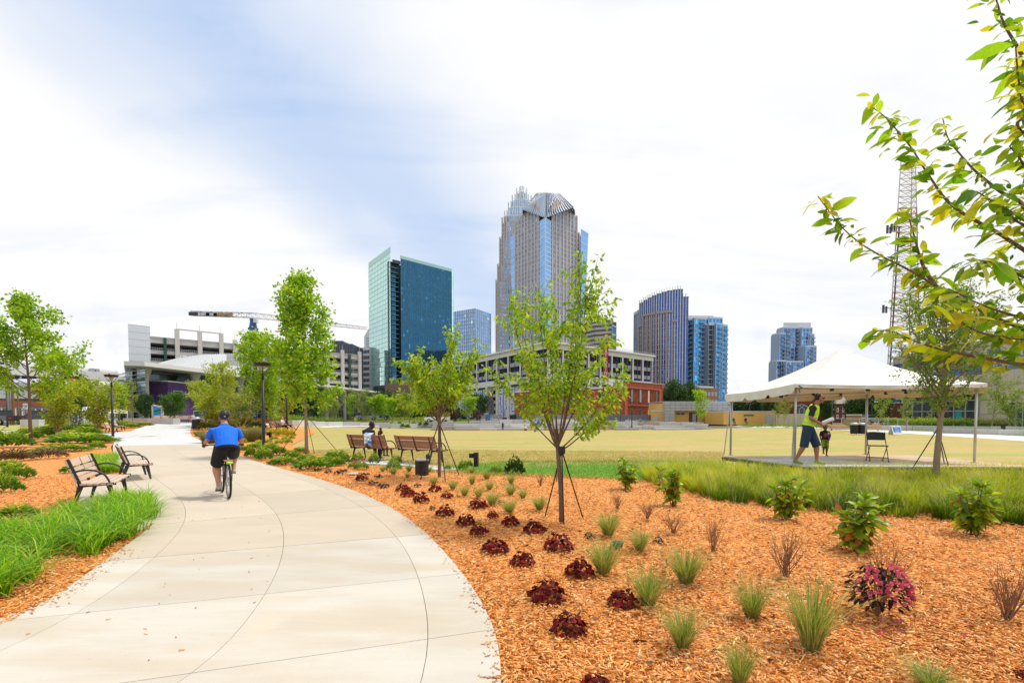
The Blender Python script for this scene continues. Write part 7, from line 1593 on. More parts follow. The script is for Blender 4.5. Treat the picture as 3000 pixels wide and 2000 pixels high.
# ---- granite terrace, walls ----
gr2 = [granite, pm('granite_pale', (.50, .49, .48), .75, var=.25, scale=5, bump=.4, bscale=20, objrand=.12), pm('granite_pink', (.36, .28, .25), .8, var=.25, scale=5, bump=.4, bscale=20, objrand=.12)]
def stone(parent, A_, B_, dep_, z0, z1, name='block', m_=None):
    d = (B_-A_).normalized(); n = Vector((-d.y, d.x)); n = n if n.y > 0 else -n; mb = MB(); g_ = .015
    mb.prism([tuple(v) for v in (A_+d*g_, B_-d*g_, B_-d*g_+n*dep_, A_+d*g_+n*dep_)], z0, z1); return mb.obj(name, m_ or random.choice(gr2[:2]), parent)
Tt = thing('granite_terrace', 'stepped seating terrace of grey granite blocks across the far lawn edge', 'terrace')
rr = random.Random(8); TA, TB = XY(1262, 80), XY(2095, 84)
for k in range(4):
    x = 0; Lt = (TB-TA).length; d = (TB-TA).normalized(); n = Vector((-d.y, d.x))
    while x < Lt-1:
        L_ = rr.uniform(1.6, 4.6); x2 = min(Lt, x+L_); gap = rr.random(); h_ = .34*(k+1)+(rr.choice((0, 0, .2, .4)) if k > 1 else 0)
        if not (k == 0 and gap < .22) and not (k > 2 and gap < .3): stone(Tt, TA+d*x+n*(k*2.0+rr.uniform(-.2, .2)), TA+d*x2+n*(k*2.0), 2.0, -1.2, -.86+h_, m_=rr.choice([gr2[0], gr2[1], gr2[0], gr2[1], gr2[0], gr2[2]]))
        x = x2
mb = MB(); mb.prism([tuple(v) for v in (TA+n*8, TB+n*8, TB+n*12, TA+n*12)], -1, .2); mb.obj('backfill', ground_m, Tt)
def gwall(label, pts, h_, dep_, L_=2.2, m_=None, z0=0, seed=1):
    o = thing('granite_wall', label, 'wall'); r = random.Random(seed); W_ = [Vector(P(*p)[:2]) for p in pts]
    for i in range(len(W_)-1):
        n_ = max(1, int((W_[i+1]-W_[i]).length/L_))
        for k in range(n_): a, c = W_[i].lerp(W_[i+1], k/n_), W_[i].lerp(W_[i+1], (k+1)/n_); zz = gz(a.x, a.y); stone(o, a, c, dep_, zz-.3, zz+h_+z0+r.uniform(-.02, .02), m_=m_ or r.choice(gr2[:2]))
    return o
gwall('low granite wall along the far left lawn edge', [(836, 1246), (950, 1246.5), (1100, 1248), (1262, 1250)], .55, .7, 3)
gwall('rough granite wall before the yellow pavilion', [(1889, 1257), (1960, 1255), (2075, 1252)], .80, 1.2, 3.4, gr2[1])
gwall('short brown stone run left of the rough granite wall', [(1848, 1258), (1889, 1257)], .65, 1.2, 1.8, gr2[2])
gwall('low granite kerb before the seated people at the pavilion', [(2076, 1253), (2200, 1251)], .35, .6, 3)
gwall('long rough granite wall behind the sandwich board', [(2446, 1257), (2600, 1259), (2750, 1262), (2900, 1264), (3080, 1267)], .52, .7, 2.0)
gwall('front granite planter wall at the right with a bollard before it', [(2733, 1267), (2850, 1270), (3000, 1275), (3150, 1280)], .42, .6, 1.8)
gwall('far granite kerb left of the pale benches', [(360, 1240), (430, 1240), (508, 1243)], .62, .7, 2.6)
p_ = P(96, 1249); o = thing('granite_block', 'single rough granite block by the yellow hydrant', 'stone block', p_); mb = MB(); mb.box((0, 0, .35), (1.9, .7, .75)); mb.obj('block', gr2[1], o)
# ---- banner fence ----
Fb = thing('banner_fence', 'grey mesh-covered construction fence with white lettering before the mill', 'fence'); bgm = [pm('banner_grey', (.30, .29, .30), .8, var=.12, scale=.6), pm('banner_slate', (.16, .16, .19), .8, var=.15, scale=.6), M_('banner_black', (.03, .03, .03), .8)]
FW = [XY(1392, 97), XY(1530, 97.5), XY(1715, 99), XY(1908, 100)]; cuts = [(1392, 1428, 0), (1436, 1472, 0), (1493, 1513, 2), (1513, 1535, 1), (1535, 1590, 0), (1590, 1650, 0), (1650, 1724, 0), (1724, 1790, 1), (1790, 1850, 1), (1850, 1908, 1)]
Wl = Wall(XY(1392, 97), XY(1908, 100), -.1, 1.75)
for a, c, m_ in cuts:
    u0, u1 = wu(Wl, a), wu(Wl, c); mb = MB(); n_ = 8
    for i in range(n_):
        f0, f1 = u0+(u1-u0)*i/n_, u0+(u1-u0)*(i+1)/n_; mb.quad(Wl.p(f0, -.1, .06*math.sin(i*2.1)), Wl.p(f1, -.1, .06*math.sin((i+1)*2.1)), Wl.p(f1, 1.75, .03*math.sin(i+1)), Wl.p(f0, 1.75, .03*math.sin(i)))
    mb.obj('banner', bgm[m_], Fb)
for px in seq(1392, 1908, 22): mb = MB(); u = wu(Wl, px); Wl.box(mb, u-.03/Wl.L, u+.03/Wl.L, -.1, 1.9, -.14, -.08); mb.obj('post', steel, Fb)
RW = wallrot(Wl)
for s_, px, z, sz in (('Google fiber', 1542, .62, .98), ('Google fiber', 1393, .55, .9), ('#GigCity', 1652, .55, .9), ('#FiberIsComing', 1830, .25, .86)):
    if s_ == '#GigCity': continue
    txt(s_, 'lettering', sz, wtx, Fb, Vector(Wl.p(wu(Wl, px), z, .16)), RW, .01, 'LEFT')
o = thing('portable_toilet', 'bright blue portable toilet in the gap of the banner fence', 'toilet', (*XY(1432, 97), -.1)); mb = MB(); mb.box((0, 0, .95), (.55, 1, 1.9)); mb.obj('cabin', M_('toilet_blue', (.01, .14, .50), .5), o); mb = MB(); mb.box((0, -.51, .9), (.45, .03, 1.6)); mb.obj('door', M_('toilet_door', (.02, .20, .58), .5), o)
o = thing('orange_barrier', 'orange plastic barrier at the left foot of the brick mill', 'barrier', (*XY(1518, 120), .6)); mb = MB()
for k in range(6): mb.box((-1.4+k*.56, 0, .5), (.08, .08, 1.0))
for z in (.2, .55, .95): mb.box((0, 0, z), (3.0, .06, .12))
mb.obj('rails', M_('safety_orange', (.75, .17, .03), .6), o, kind='stuff')
o = thing('torch_pillar', 'dark tiered pillar topped by a curved yellow flame, before the garage', 'sculpture', (*XY(1440, 104), 0)); z_ = lambda y: ZZ(y, 104)
mb = MB(); mb.box((0, 0, z_(1215)/2), (1.1, 1.1, z_(1215))); mb.obj('plinth', M_('pale_stone'), o)
mb = MB(); mb.box((0, 0, (z_(1215)+z_(1196))/2), (1.0, 1.0, z_(1196)-z_(1215))); mb.box((0, 0, z_(1192)), (1.3, 1.3, .5)); mb.box((0, 0, z_(1182)), (.9, .9, 1.0)); mb.box((0, 0, z_(1174)), (1.25, 1.25, .25)); mb.obj('pillar', M_('slate'), o)
mb = MB(); mb.lathe([(.35, z_(1174)), (.25, z_(1168)), (.3, z_(1162))], n=10); mb.obj('neck', M_('slate'), o)
mb = MB(); mb.loft([(0, 0, z_(1162)), (-.15, 0, z_(1155)), (-.5, 0, z_(1144))], [.22, .2, .03], n=8); mb.obj('flame', M_('flame_yellow', (.75, .42, .05), .5), o, smooth=True)
# ---- left street things ----
o = thing('fire_hydrant', 'yellow fire hydrant left of the granite block', 'hydrant', P(68, 1242)); mb = MB(); mb.lathe([(.16, 0), (.12, .06), (.12, .5), (.17, .52), (.15, .66), (.05, .76)], n=12); mb.tube((-.22, 0, .42), (.22, 0, .42), .06, n=8); mb.obj('hydrant_body', M_('hydrant_yellow', (.75, .38, .03), .5), o, smooth=True); o.scale = (1.3, 1.3, 1.1)
o = thing('handrail', 'pair of white sloping handrails by the small trees at left', 'handrail', P(256, 1242)); mb = MB(); s_ = P(256, 1242).y/F
for dy in (0, 1.2):
    for dz in (0, .35): mb.loft([(-32*s_, dy, .45+dz*.8), (-10*s_, dy, .75+dz), (12*s_, dy, 1.15+dz*.9), (30*s_, dy, 1.15+dz*.9), (33*s_, dy, .9)], [.03]*5, n=6)
    for x in (-30, -8, 12, 28): mb.tube((x*s_, dy, 0), (x*s_, dy, 1.1+.2*(x > 0)), .03, n=6)
mb.obj('rails', white, o, kind='stuff')
o = thing('canopy_tent', 'small white peaked canopy tent behind the multi-stem trees at left', 'tent', P(291, 1238)); s_ = P(291, 1238).y/F; mb = MB(); w_ = 57*s_; ze = ZZ(1203, P(291, 1238).y)-P(291, 1238).z; zp = ZZ(1184, P(291, 1238).y)-P(291, 1238).z
cs = [(-w_, -w_*.6), (w_, -w_*.6), (w_, w_*.6), (-w_, w_*.6)]
for i in range(4): a, c = cs[i], cs[(i+1) % 4]; mb.poly([(a[0], a[1], ze), (c[0], c[1], ze), (c[0]*.12, c[1]*.12, zp), (a[0]*.12, a[1]*.12, zp)]); mb.quad((a[0], a[1], ze-.3), (c[0], c[1], ze-.3), (c[0], c[1], ze), (a[0], a[1], ze))
mb.obj('canopy', white, o)
for a in cs: mb = MB(); mb.tube((a[0]*.98, a[1]*.98, -.5), (a[0]*.98, a[1]*.98, ze), .04, n=6); mb.obj('leg', white, o)
o = thing('traffic_signal', 'yellow traffic signal hanging from a dark mast behind the left trees', 'traffic light', (*XY(234, 72), .2)); z_ = lambda y: ZZ(y, 72)-.2; s_ = 72/F
mb = MB(); mb.tube((0, 0, 0), (-4*s_, 0, z_(1078)), .10, .07, 8); mb.beam((-1*s_, 0, z_(1112)), (-20*s_, 0, z_(1103)), .1, .1); mb.obj('mast', black, o)
mb = MB()
for k in range(3): mb.box((-14*s_+(k % 2)*.15, -.15, z_(1113+k*7)), (.62, .4, .36))
mb.obj('signal_head', M_('signal_yellow', (.80, .33, .02), .5), o)
for k in range(3): mb = MB(); mb.lathe([(.12, 0), (.12, .02)], n=10); c = mb.obj('lens', M_('smoked_pane'), o); c.matrix_basis = Matrix.Translation((-14*s_+(k % 2)*.15, -.36, z_(1113+k*7))) @ Matrix.Rotation(math.pi/2, 4, 'X')
mb = MB(); mb.box((-28*s_, -.1, z_(1098)), (.9, .5, 1.6)); mb.obj('signal_back', black, o)
for px, yb, yt, r_, m_, lb in ((40, 1240, 1112, .16, M_('pole_wood', (.22, .11, .06), .9), 'brown wooden utility pole behind the far left maple'), (29, 1240, 1105, .17, M_('pole_grey', (.33, .33, .32), .8), 'grey utility pole just left of the brown one'), (55, 1240, 1150, .09, M_('pole_wood'), 'thin short brown pole right of the utility pole')):
    p_ = P(px, yb); o = thing('utility_pole', lb, 'pole', p_); mb = MB(); mb.tube((0, 0, -.2), (0, 0, ZZ(yt, p_.y)-p_.z), r_, r_*.75, 10); mb.obj('pole', m_, o)
o = thing('street_sign', 'white two-legged notice sign behind the far left maple', 'sign', P(76, 1236)); s_ = P(76, 1236).y/F; mb = MB(); mb.box((0, 0, 46*s_), (13*s_, .08, 17*s_)); mb.obj('board', white, o); mb = MB(); mb.box((0, -.06, 48*s_), (8*s_, .04, 5*s_)); mb.obj('print', M_('rib_grey'), o)
for x in (-4, 4): mb = MB(); mb.tube((x*s_, 0, 0), (x*s_, 0, 38*s_), .05, n=6); mb.obj('leg', steel, o)
o = thing('shop_sign', 'low white board sign with red print before the arena building', 'sign', P(122, 1236)); s_ = P(122, 1236).y/F; mb = MB(); mb.box((0, 0, 16*s_), (24*s_, .1, 8*s_)); mb.obj('board', white, o); mb = MB(); mb.box((0, -.08, 16*s_), (18*s_, .03, 3*s_)); mb.obj('print', red, o)
for x in (-9, 9): mb = MB(); mb.tube((x*s_, 0, 0), (x*s_, 0, 12*s_), .06, n=6); mb.obj('leg', steel, o)
p_ = P(463, 1236); s_ = p_.y/F; o = thing('sign_panel', 'slanted-top grey frame with a blue wave panel before the hall', 'sign', p_); w_ = 13.5*s_; h0, h1 = 49*s_, 44*s_
for a, c in (((-w_, 0, 0), (-w_, 0, h0)), ((w_, 0, 0), (w_, 0, h1)), ((-w_, 0, h0), (w_, 0, h1))): mb = MB(); mb.beam(a, c, .22, .3, up=(0, 1, 0)); mb.obj('frame', M_('pale_stone'), o)
blu = pm('wave_blue', (.01, .17, .72), .5, var=.1, base2=(.01, .32, .55), scale=.5, sx=(.5, 1, 2.5)); mb = MB(); mb.poly([(-w_*.85, -.05, 9*s_), (w_*.85, -.05, 9*s_), (w_*.85, -.05, h1*.93), (-w_*.85, -.05, h0*.93)]); mb.poly([(w_*.85, .05, 9*s_), (-w_*.85, .05, 9*s_), (-w_*.85, .05, h0*.93), (w_*.85, .05, h1*.93)]); mb.obj('panel', blu, o)
for i, (z, m_) in enumerate(((.35, 'dash_blue'), (.55, 'teal_poster'), (.72, 'dash_blue'))): mb = MB(); mb.beam((-w_*.8, -.08, h0*z), (w_*.8, -.08, h0*(z+.12)), .03, .35+i*.1, up=(0, 0, 1)); mb.obj('wave', MT[m_], o)
def barrel(label, p_):
    o = thing('traffic_barrel', label, 'traffic barrel', p_, 0, 'orange traffic barrels'); 
    for k in range(4): mb = MB(); mb.lathe([(.28-.02*k, .02+k*.24), (.27-.02*k, .24+k*.24)], n=12); mb.obj('stripe', M_('safety_orange') if k % 2 == 0 else white, o)
for px, py, lb in ((565, 1236, 'orange and white traffic barrel just above the litter bin'), (1088, 1233, 'orange and white traffic barrel behind the parked grey car'), (1040, 1234, 'orange barrel left of the parked grey car')): barrel(lb, P(px, py))
# kiosk, a-frame
p_ = P(2170, 1246); s_ = p_.y/F; o = thing('info_kiosk', 'blue two-leaf information panel by the pavilion', 'sign', p_)
for x in (-3.4, 3.4): mb = MB(); mb.box((x*s_, 0, 19*s_), (6.2*s_, .08, 15*s_)); mb.obj('panel', M_('dash_blue'), o); mb = MB(); mb.tube((x*s_, 0, 0), (x*s_, 0, 12*s_), .03, n=6); mb.obj('leg', steel, o)
p_ = P(2622, 1273); o = thing('sandwich_board', 'white sandwich board with a blue face on the far pavement behind the stage', 'sign', p_, .1); s_ = p_.y/F; H = 26*s_; w_ = 14*s_
for sgn in (-1, 1):
    mb = MB(); mb.beam((0, sgn*.28, 0), (0, sgn*.03, H), 2*w_, .04, up=(0, 1, 0)); mb.obj('board', white, o)
mb = MB(); mb.quad((-w_*.85, -.27, H*.12), (w_*.85, -.27, H*.12), (w_*.85, -.085, H*.88), (-w_*.85, -.085, H*.88)); mb.obj('poster', M_('poster_blue', (.02, .24, .72), .5), o)
for k, (x0, x1) in enumerate(((-.5, .1), (-.5, .4), (-.5, .45), (-.5, .3))):
    z = H*(.72-.13*k); y = -.30+.21*z/H*1.02; mb = MB(); mb.quad((x0*w_, y-.03, z-.012), (x1*w_, y-.03, z-.012), (x1*w_, y-.024, z+.012), (x0*w_, y-.024, z+.012)); mb.obj('print', wtx, o)
# wire fence + tan seats at right
o = thing('wire_fence', 'grey pipe rail wire fence behind the litter bins at right', 'fence'); A_, B_ = XY(2440, 58), XY(2660, 54); Wf = Wall(A_, B_, 0, 1.25)
for u in seq(0, 1, 9): mb = MB(); mb.tube(Wf.p(u, -.1), Wf.p(u, 1.3), .035, n=6); mb.obj('post', steel, o)
for z in (.1, .7, 1.25): mb = MB(); mb.tube(Wf.p(0, z), Wf.p(1, z), .025, n=6); mb.obj('rail', steel, o)
for px, lb in ((2460, 'tan wooden lounge seat left of the litter bins'), (2566, 'tan wooden lounge seat right of the litter bins')):
    p_ = XY(px, 47); o = thing('wooden_seat', lb, 'seat', (p_.x, p_.y, gz(p_.x, p_.y)+.45), -.1)
    for k in range(6): mb = MB(); mb.box((0, k*.12, .10+.03*k), (1.5 if px < 2500 else 1.7, .10, .05)); mb.obj('slat', M_('tan_slat', (.55, .36, .22), .7), o)
    mb = MB(); mb.box((0, .3, -.05), (1.3, .6, .2)); mb.obj('base', M_('tan_slat'), o)
o = thing('meter_box', 'olive metal meter box above the granite wall left of the litter bins', 'utility box', (*XY(2490, 50), .4)); mb = MB(); mb.box((0, 0, .35), (1.1, .6, .75)); mb.obj('casing', M_('meter_olive', (.24, .21, .10), .6), o); mb = MB(); mb.box((0, 0, .75), (1.2, .7, .06)); mb.obj('lid', M_('meter_olive'), o)
# ---- cars ----
def car(label, name, loc, rz, col, L=4.6, Wd=1.8, H=1.5, kind='suv'):
    o = thing(name, label, 'car' if kind != 'pickup' else 'pickup truck', loc, rz); pm_ = M_('car_'+col[0], col[1], .3, var=.03, bump=0, coat=.6)
    if kind == 'pickup': low = [(-2.6, .45), (2.6, .45), (2.65, .9), (1.9, 1.05), (.9, 1.08), (-.7, 1.08), (-2.6, 1.08)]; cab = [(-.75, 1.07), (1.0, 1.07), (.45, 1.68), (-.65, 1.7)]
    else: low = [(-L/2, .42), (L/2, .42), (L/2+.02, .75), (L/2-.25, .92), (L/2-1.2, 1.0), (-L/2+.15, 1.02), (-L/2, .8)]; cab = [(-L/2+.18, 1.0), (L/2-1.25, 1.0), (L/2-1.95, H), (-L/2+.65, H)] if kind == 'suv' else [(-L/2+.5, .99), (L/2-1.3, .99), (L/2-2.1, H), (-L/2+1.1, H)]
    def ext(pts, w0, w1, mat, nm, par):
        mb = MB(); n_ = len(pts); zs = [p[1] for p in pts]; zmn, zmx = min(zs), max(zs)
        ww = [w0+(w1-w0)*(p[1]-zmn)/(zmx-zmn) for p in pts]
        a = [(p[0], -w, p[1]) for p, w in zip(pts, ww)]; c = [(p[0], w, p[1]) for p, w in zip(pts, ww)]; mb.poly(a[::-1] if False else a); mb.poly(c[::-1])
        for i in range(n_): mb.quad(a[i], c[i], c[(i+1) % n_], a[(i+1) % n_])
        return mb.obj(nm, mat, par)
    ext(low, Wd/2, Wd/2-.04, pm_, 'body', o); ext(cab, Wd/2-.06, Wd/2-.25, M_('car_glass', (.02, .03, .035), .08, bump=0), 'windows', o)
    top = [p for p in cab if p[1] > 1.2]; xs = sorted(p[0] for p in top); mb = MB(); mb.box(((xs[0]+xs[-1])/2, 0, max(p[1] for p in cab)+.015), (xs[-1]-xs[0]+.1, Wd-.46, .05)); mb.obj('roof', pm_, o)
    for x in (-L*.31, L*.31):
        for y in (-Wd/2+.08, Wd/2-.08):
            mb = MB(); mb.lathe([(.33, -.1), (.34, 0), (.33, .1)], n=16); wl = mb.obj('wheel', M_('tyre', (.015, .015, .015), .8), o); wl.matrix_basis = Matrix.Translation((x, y, .34)) @ Matrix.Rotation(math.pi/2, 4, 'X')
            mb = MB(); mb.lathe([(.19, -.115), (.19, .115)], n=12); mb.obj('rim', steel, wl)
    for x, m_, nm in ((-L/2-.01, M_('tail_red', (.5, .01, .01), .3), 'tail_light'), (L/2+.0, M_('lamp_clear', (.7, .7, .7), .2), 'headlight')):
        for y in (-.65, .65): mb = MB(); mb.box((x, y, .78), (.06, .32, .14)); mb.obj(nm, m_, o)
    return o
car('dark pickup truck with a red tail light cut by the far left edge', 'parked_truck', P(2, 1243), 2.9, ('black', (.02, .02, .025)), 5.2, 1.95, 1.75, 'pickup').scale = (.9,)*3
car('dark car half hidden behind the multi-stem tree at left', 'parked_car', P(145, 1238), .1, ('charcoal', (.05, .05, .06)))
car('grey parked sport utility car by an orange barrel beyond the far lawn edge', 'parked_car', T(1076, 1230, 104), .15, ('silver', (.30, .31, .33)), 4.7, 1.85, 1.6)
car('white parked car behind the staked cherry beside the bench', 'parked_car', T(1281, 1236, 92), 3.1, ('white', (.75, .75, .75)), 4.6, 1.8, 1.4, 'sedan')
car('dark parked car just right of the grey one', 'parked_car', T(1112, 1229, 106), .15, ('navy', (.03, .05, .08)), 4.5, 1.8, 1.4, 'sedan')
car('silver parked car behind the wire fence at right', 'parked_car', (*XY(2548, 72), .3), .4, ('silver', (.30, .31, .33)), 4.6, 1.8, 1.4, 'sedan')
# =================== STAGE, TENT, CHAIR ===================
SZ = .30; fl_, fr2, br2, bl2 = Vector((7.85, 13.4)), Vector((12.75, 13.3)), Vector((11.8, 16.1)), Vector((7.2, 15.9))
sF, sR, sB, sL = Vector((7.55, 12.45)), Vector((13.5, 12.2)), Vector((13.1, 15.9)), Vector((6.75, 15.5))
stg = thing('stage', 'low portable stage of grey and tan plywood decks under the white tent', 'stage'); deck = [pm('deck_grey', (.50, .50, .53), .7, var=.12, scale=2, objrand=.1), pm('deck_tan', (.50, .38, .27), .75, var=.15, scale=2, objrand=.1)]
for i in range(5):
    for j in range(3):
        u0, u1, v0, v1 = i/5+.002, (i+1)/5-.002, j/3+.003, (j+1)/3-.003; bl_f = lambda u, v: (sL.lerp(sB, u)).lerp(sF.lerp(sR, u), v); mb = MB(); mb.prism([tuple(bl_f(a, c)) for a, c in ((u0, v0), (u1, v0), (u1, v1), (u0, v1))], SZ-.03, SZ); mb.obj('deck_panel', deck[0] if (i < 3 and (i+j) % 3) or (i == 1) else deck[1], stg)
for a, c in ((sL, sF), (sF, sR), (sR, sB), (sB, sL)): mb = MB(); mb.beam((*a, SZ-.08), (*c, SZ-.08), .05, .10); mb.obj('edge_beam', black, stg)
for u in (0, .33, .66, 1):
    for a, c in ((sL, sF), (sF, sR)): q_ = a.lerp(c, u); mb = MB(); mb.box((q_.x+.08, q_.y+.04, (gz(q_.x, q_.y)+SZ-.12)/2-.02), (.06, .06, SZ-.1)); mb.obj('leg', black, stg)
mb = MB(); mb.box((sL.x+.1, sL.y, .03), (.35, .12, .07)); tag(mb.obj('wood_block', M_('pole_wood')), 'short timber block under the left corner of the stage', 'timber')
tent = thing('frame_tent', 'large white peaked frame tent over the stage with a scalloped valance', 'tent')
fab = bpy.data.materials.new('tent_vinyl'); fab.use_nodes = True; t = fab.node_tree; q = NB(t); pr = t.nodes['Principled BSDF']; tc = q.n('ShaderNodeTexCoord'); nz = q.noise(tc.outputs['Object'], 1.6, 5)
t.links.new(q.mix(nz, (.80, .79, .76, 1), (.86, .86, .85, 1)), pr.inputs['Base Color']); pr.inputs['Roughness'].default_value = .5
gm_ = q.n('ShaderNodeNewGeometry'); old = pr.inputs['Base Color'].links[0].from_socket; t.links.new(q.mix(gm_.outputs['Backfacing'], old, (.40, .28, .15, 1)), pr.inputs['Base Color'])  # tan underside: shade and warm bounce off the stage painted into the vinyl
bn = q.n('ShaderNodeBump'); bn.inputs['Strength'].default_value = .35; bn.inputs['Distance'].default_value = .05; t.links.new(q.noise(tc.outputs['Object'], 3.0, 5, .6, 1.0), bn.inputs['Height']); t.links.new(bn.outputs[0], pr.inputs['Normal'])
tr = q.n('ShaderNodeBsdfTranslucent'); tr.inputs[0].default_value = (.55, .40, .24, 1); mx = q.n('ShaderNodeMixShader'); mx.inputs[0].default_value = .22; t.links.new(pr.outputs[0], mx.inputs[1]); t.links.new(tr.outputs[0], mx.inputs[2]); t.links.new(mx.outputs[0], t.nodes['Material Output'].inputs[0])  # tan transmission adds to the same painted bounce tone
EC = [fl_+Vector((-.12, -.15)), fr2+Vector((.15, -.15)), br2+Vector((.3, .15)), bl2+Vector((-.15, .15))]; EZ = [2.47, 2.47, 2.44, 2.30]; ap = Vector((9.95, 14.7, 3.62))
mb = MB(); N_ = 10
for i in range(4):
    a, c = Vector((*EC[i], EZ[i])), Vector((*EC[(i+1) % 4], EZ[(i+1) % 4]))
    G_ = lambda u, v: (lambda e: e.lerp(ap, v)-Vector((0, 0, .16*math.sin(math.pi*v)**1.0+.05*math.sin(math.pi*u)*(1-v))))(a.lerp(c, u))
    base_i = len(mb.v); M2 = 12
    for jv in range(M2+1):
        for iu in range(N_+1): mb.v.append(tuple(G_(iu/N_, jv/M2)))
    for jv in range(M2):
        for iu in range(N_): k = base_i+jv*(N_+1)+iu; mb.f.append((k, k+1, k+N_+2, k+N_+1))
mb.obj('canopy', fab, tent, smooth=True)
for i in range(4):
    a, c = Vector((*EC[i], EZ[i])), Vector((*EC[(i+1) % 4], EZ[(i+1) % 4])); mb = MB(); n_ = 60; L_ = (c-a).length; sc_ = round(L_/1.05)
    out = Vector((c.y-a.y, a.x-c.x, 0)).normalized()
    for k in range(n_):
        def vv(u): 
            p0 = a.lerp(c, u)-Vector((0, 0, .05*math.sin(math.pi*u))); w__ = out*.02*math.sin(u*37+i); ph = (u*sc_) % 1; notch = .10*max(0, 1-abs(ph-.5 if False else min(ph, 1-ph))/.09); return p0, p0+w__-Vector((0, 0, .25-notch if i else .10))
        t0, b0 = vv(k/n_); t1, b1 = vv((k+1)/n_); mb.quad(b0, b1, t1, t0)
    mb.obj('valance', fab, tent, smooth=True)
galv = M_('galvanised_tube', (.50, .50, .50), .35, metal=.6)
for i, (c, b_) in enumerate(zip((fl_, fr2, br2, bl2), (0, 0, 0, 0))):
    mb = MB(); mb.tube((c.x, c.y, SZ), (c.x, c.y, EZ[i]-.12), .032, n=10); mb.obj('pole', galv, tent, smooth=True)
    mb = MB(); mb.box((c.x, c.y, SZ+.01), (.14, .14, .02)); mb.obj('base_plate', galv, tent)
for i in range(4):
    a, c = (fl_, fr2, br2, bl2)[i], (fl_, fr2, br2, bl2)[(i+1) % 4]; mb = MB(); mb.tube((a.x, a.y, EZ[i]-.12), (c.x, c.y, EZ[(i+1) % 4]-.12), .028, n=8); mb.obj('eave_tube', galv, tent)
    mb = MB(); mb.tube((a.x, a.y, EZ[i]-.12), (ap.x, ap.y, ap.z-.30), .026, n=8); mb.obj('rafter', galv, tent)
    for k in range(1, 5): q_ = a.lerp(c, k/5); mb = MB(); mb.box((q_.x, q_.y, EZ[i]-.15), (.07, .07, .09)); mb.obj('buckle', black, tent)
strap = M_('webbing_strap', (.45, .40, .32), .8); pl = P(2097*1.0, 1330)
for a, za_, f in ((fr2, 2.45, Vector((13.9, 12.1, .05))), (bl2, 2.3, Vector((6.85, 15.6, .32))), (fl_, 2.35, Vector((7.75, 13.35, .4)))): mb = MB(); mb.beam((a.x, a.y, za_), tuple(f), .035, .006); mb.obj('strap', strap, tent)
mb = MB(); mb.loft([(fl_.x-.02, fl_.y-.16, 2.42), (fl_.x+.05, fl_.y-.2, 2.36), (fl_.x-.04, fl_.y-.2, 2.30), (fl_.x+.02, fl_.y-.16, 2.24)], [.014]*4, n=6); mb.obj('hook', black, tent)
# folding chair
pch = P(2580, 1352, SZ); ch = thing('folding_chair', 'black metal folding chair standing open on the stage', 'chair', pch+Vector((0, .15, 0)), 2.75)
def tubes(nm, L_, r_=.011):
    for pts in L_: mb = MB(); mb.loft([Vector(p) for p in pts], [r_]*len(pts), n=6); mb.obj(nm, black, ch, smooth=True)
for s_ in (-1, 1):
    x = s_*.215; tubes('leg', [[(x, .24, 0), (x, .02, .42), (x, -.10, .62), (x, -.16, .83)], [(x*.93, -.24, 0), (x*.93, .12, .42), (x*.93, .18, .46)]]); tubes('foot', [[(x, .16, .005), (x, .26, .005)], [(x*.93, -.28, .005), (x*.93, -.16, .005)]], .013)
tubes('cross_bar', [[(-.215, .19, .12), (.215, .19, .12)], [(-.2, -.17, .10), (.2, -.17, .10)]])
mb = MB(); mb.box((0, .02, .445), (.42, .40, .02)); mb.obj('seat', black, ch)
mb = MB()
for i in range(10):
    a = -1+2*i/10; c = -1+2*(i+1)/10; f = lambda k: .03*k*k
    mb.quad((a*.215, -.115+f(a), .60), (c*.215, -.115+f(c), .60), (c*.215, -.165+f(c), .83-.03*abs(c)**4), (a*.215, -.165+f(a), .83-.03*abs(a)**4)); mb.quad((c*.215, -.125+f(c), .60), (a*.215, -.125+f(a), .60), (a*.215, -.175+f(a), .83-.03*abs(a)**4), (c*.215, -.175+f(c), .83-.03*abs(c)**4))
mb.obj('backrest', black, ch)
# =================== PEOPLE ===================
RS = bpy.data.scenes.new('workbench')
def remesh(mb, vox, it=3):
    me = mb.mesh('tmp'); o = bpy.data.objects.new('tmp', me); RS.collection.objects.link(o); m = o.modifiers.new('r', 'REMESH'); m.mode = 'VOXEL'; m.voxel_size = vox; m.use_smooth_shade = True
    s_ = o.modifiers.new('s', 'SMOOTH'); s_.iterations = it; s_.factor = .5
    with bpy.context.temp_override(scene=RS, view_layer=RS.view_layers[0]): dg = bpy.context.evaluated_depsgraph_get()
    dg.update(); r = bpy.data.meshes.new_from_object(o.evaluated_get(dg)); bpy.data.objects.remove(o)
    r.polygons.foreach_set('use_smooth', [True]*len(r.polygons)); return r
def skin(n, c): return M_('skin_'+n, c, .55, var=.08, scale=20, bump=.03)
def cloth(n, c, **k): return M_('cloth_'+n, c, .85, var=.14, scale=5, bump=.8, bscale=9, **k)
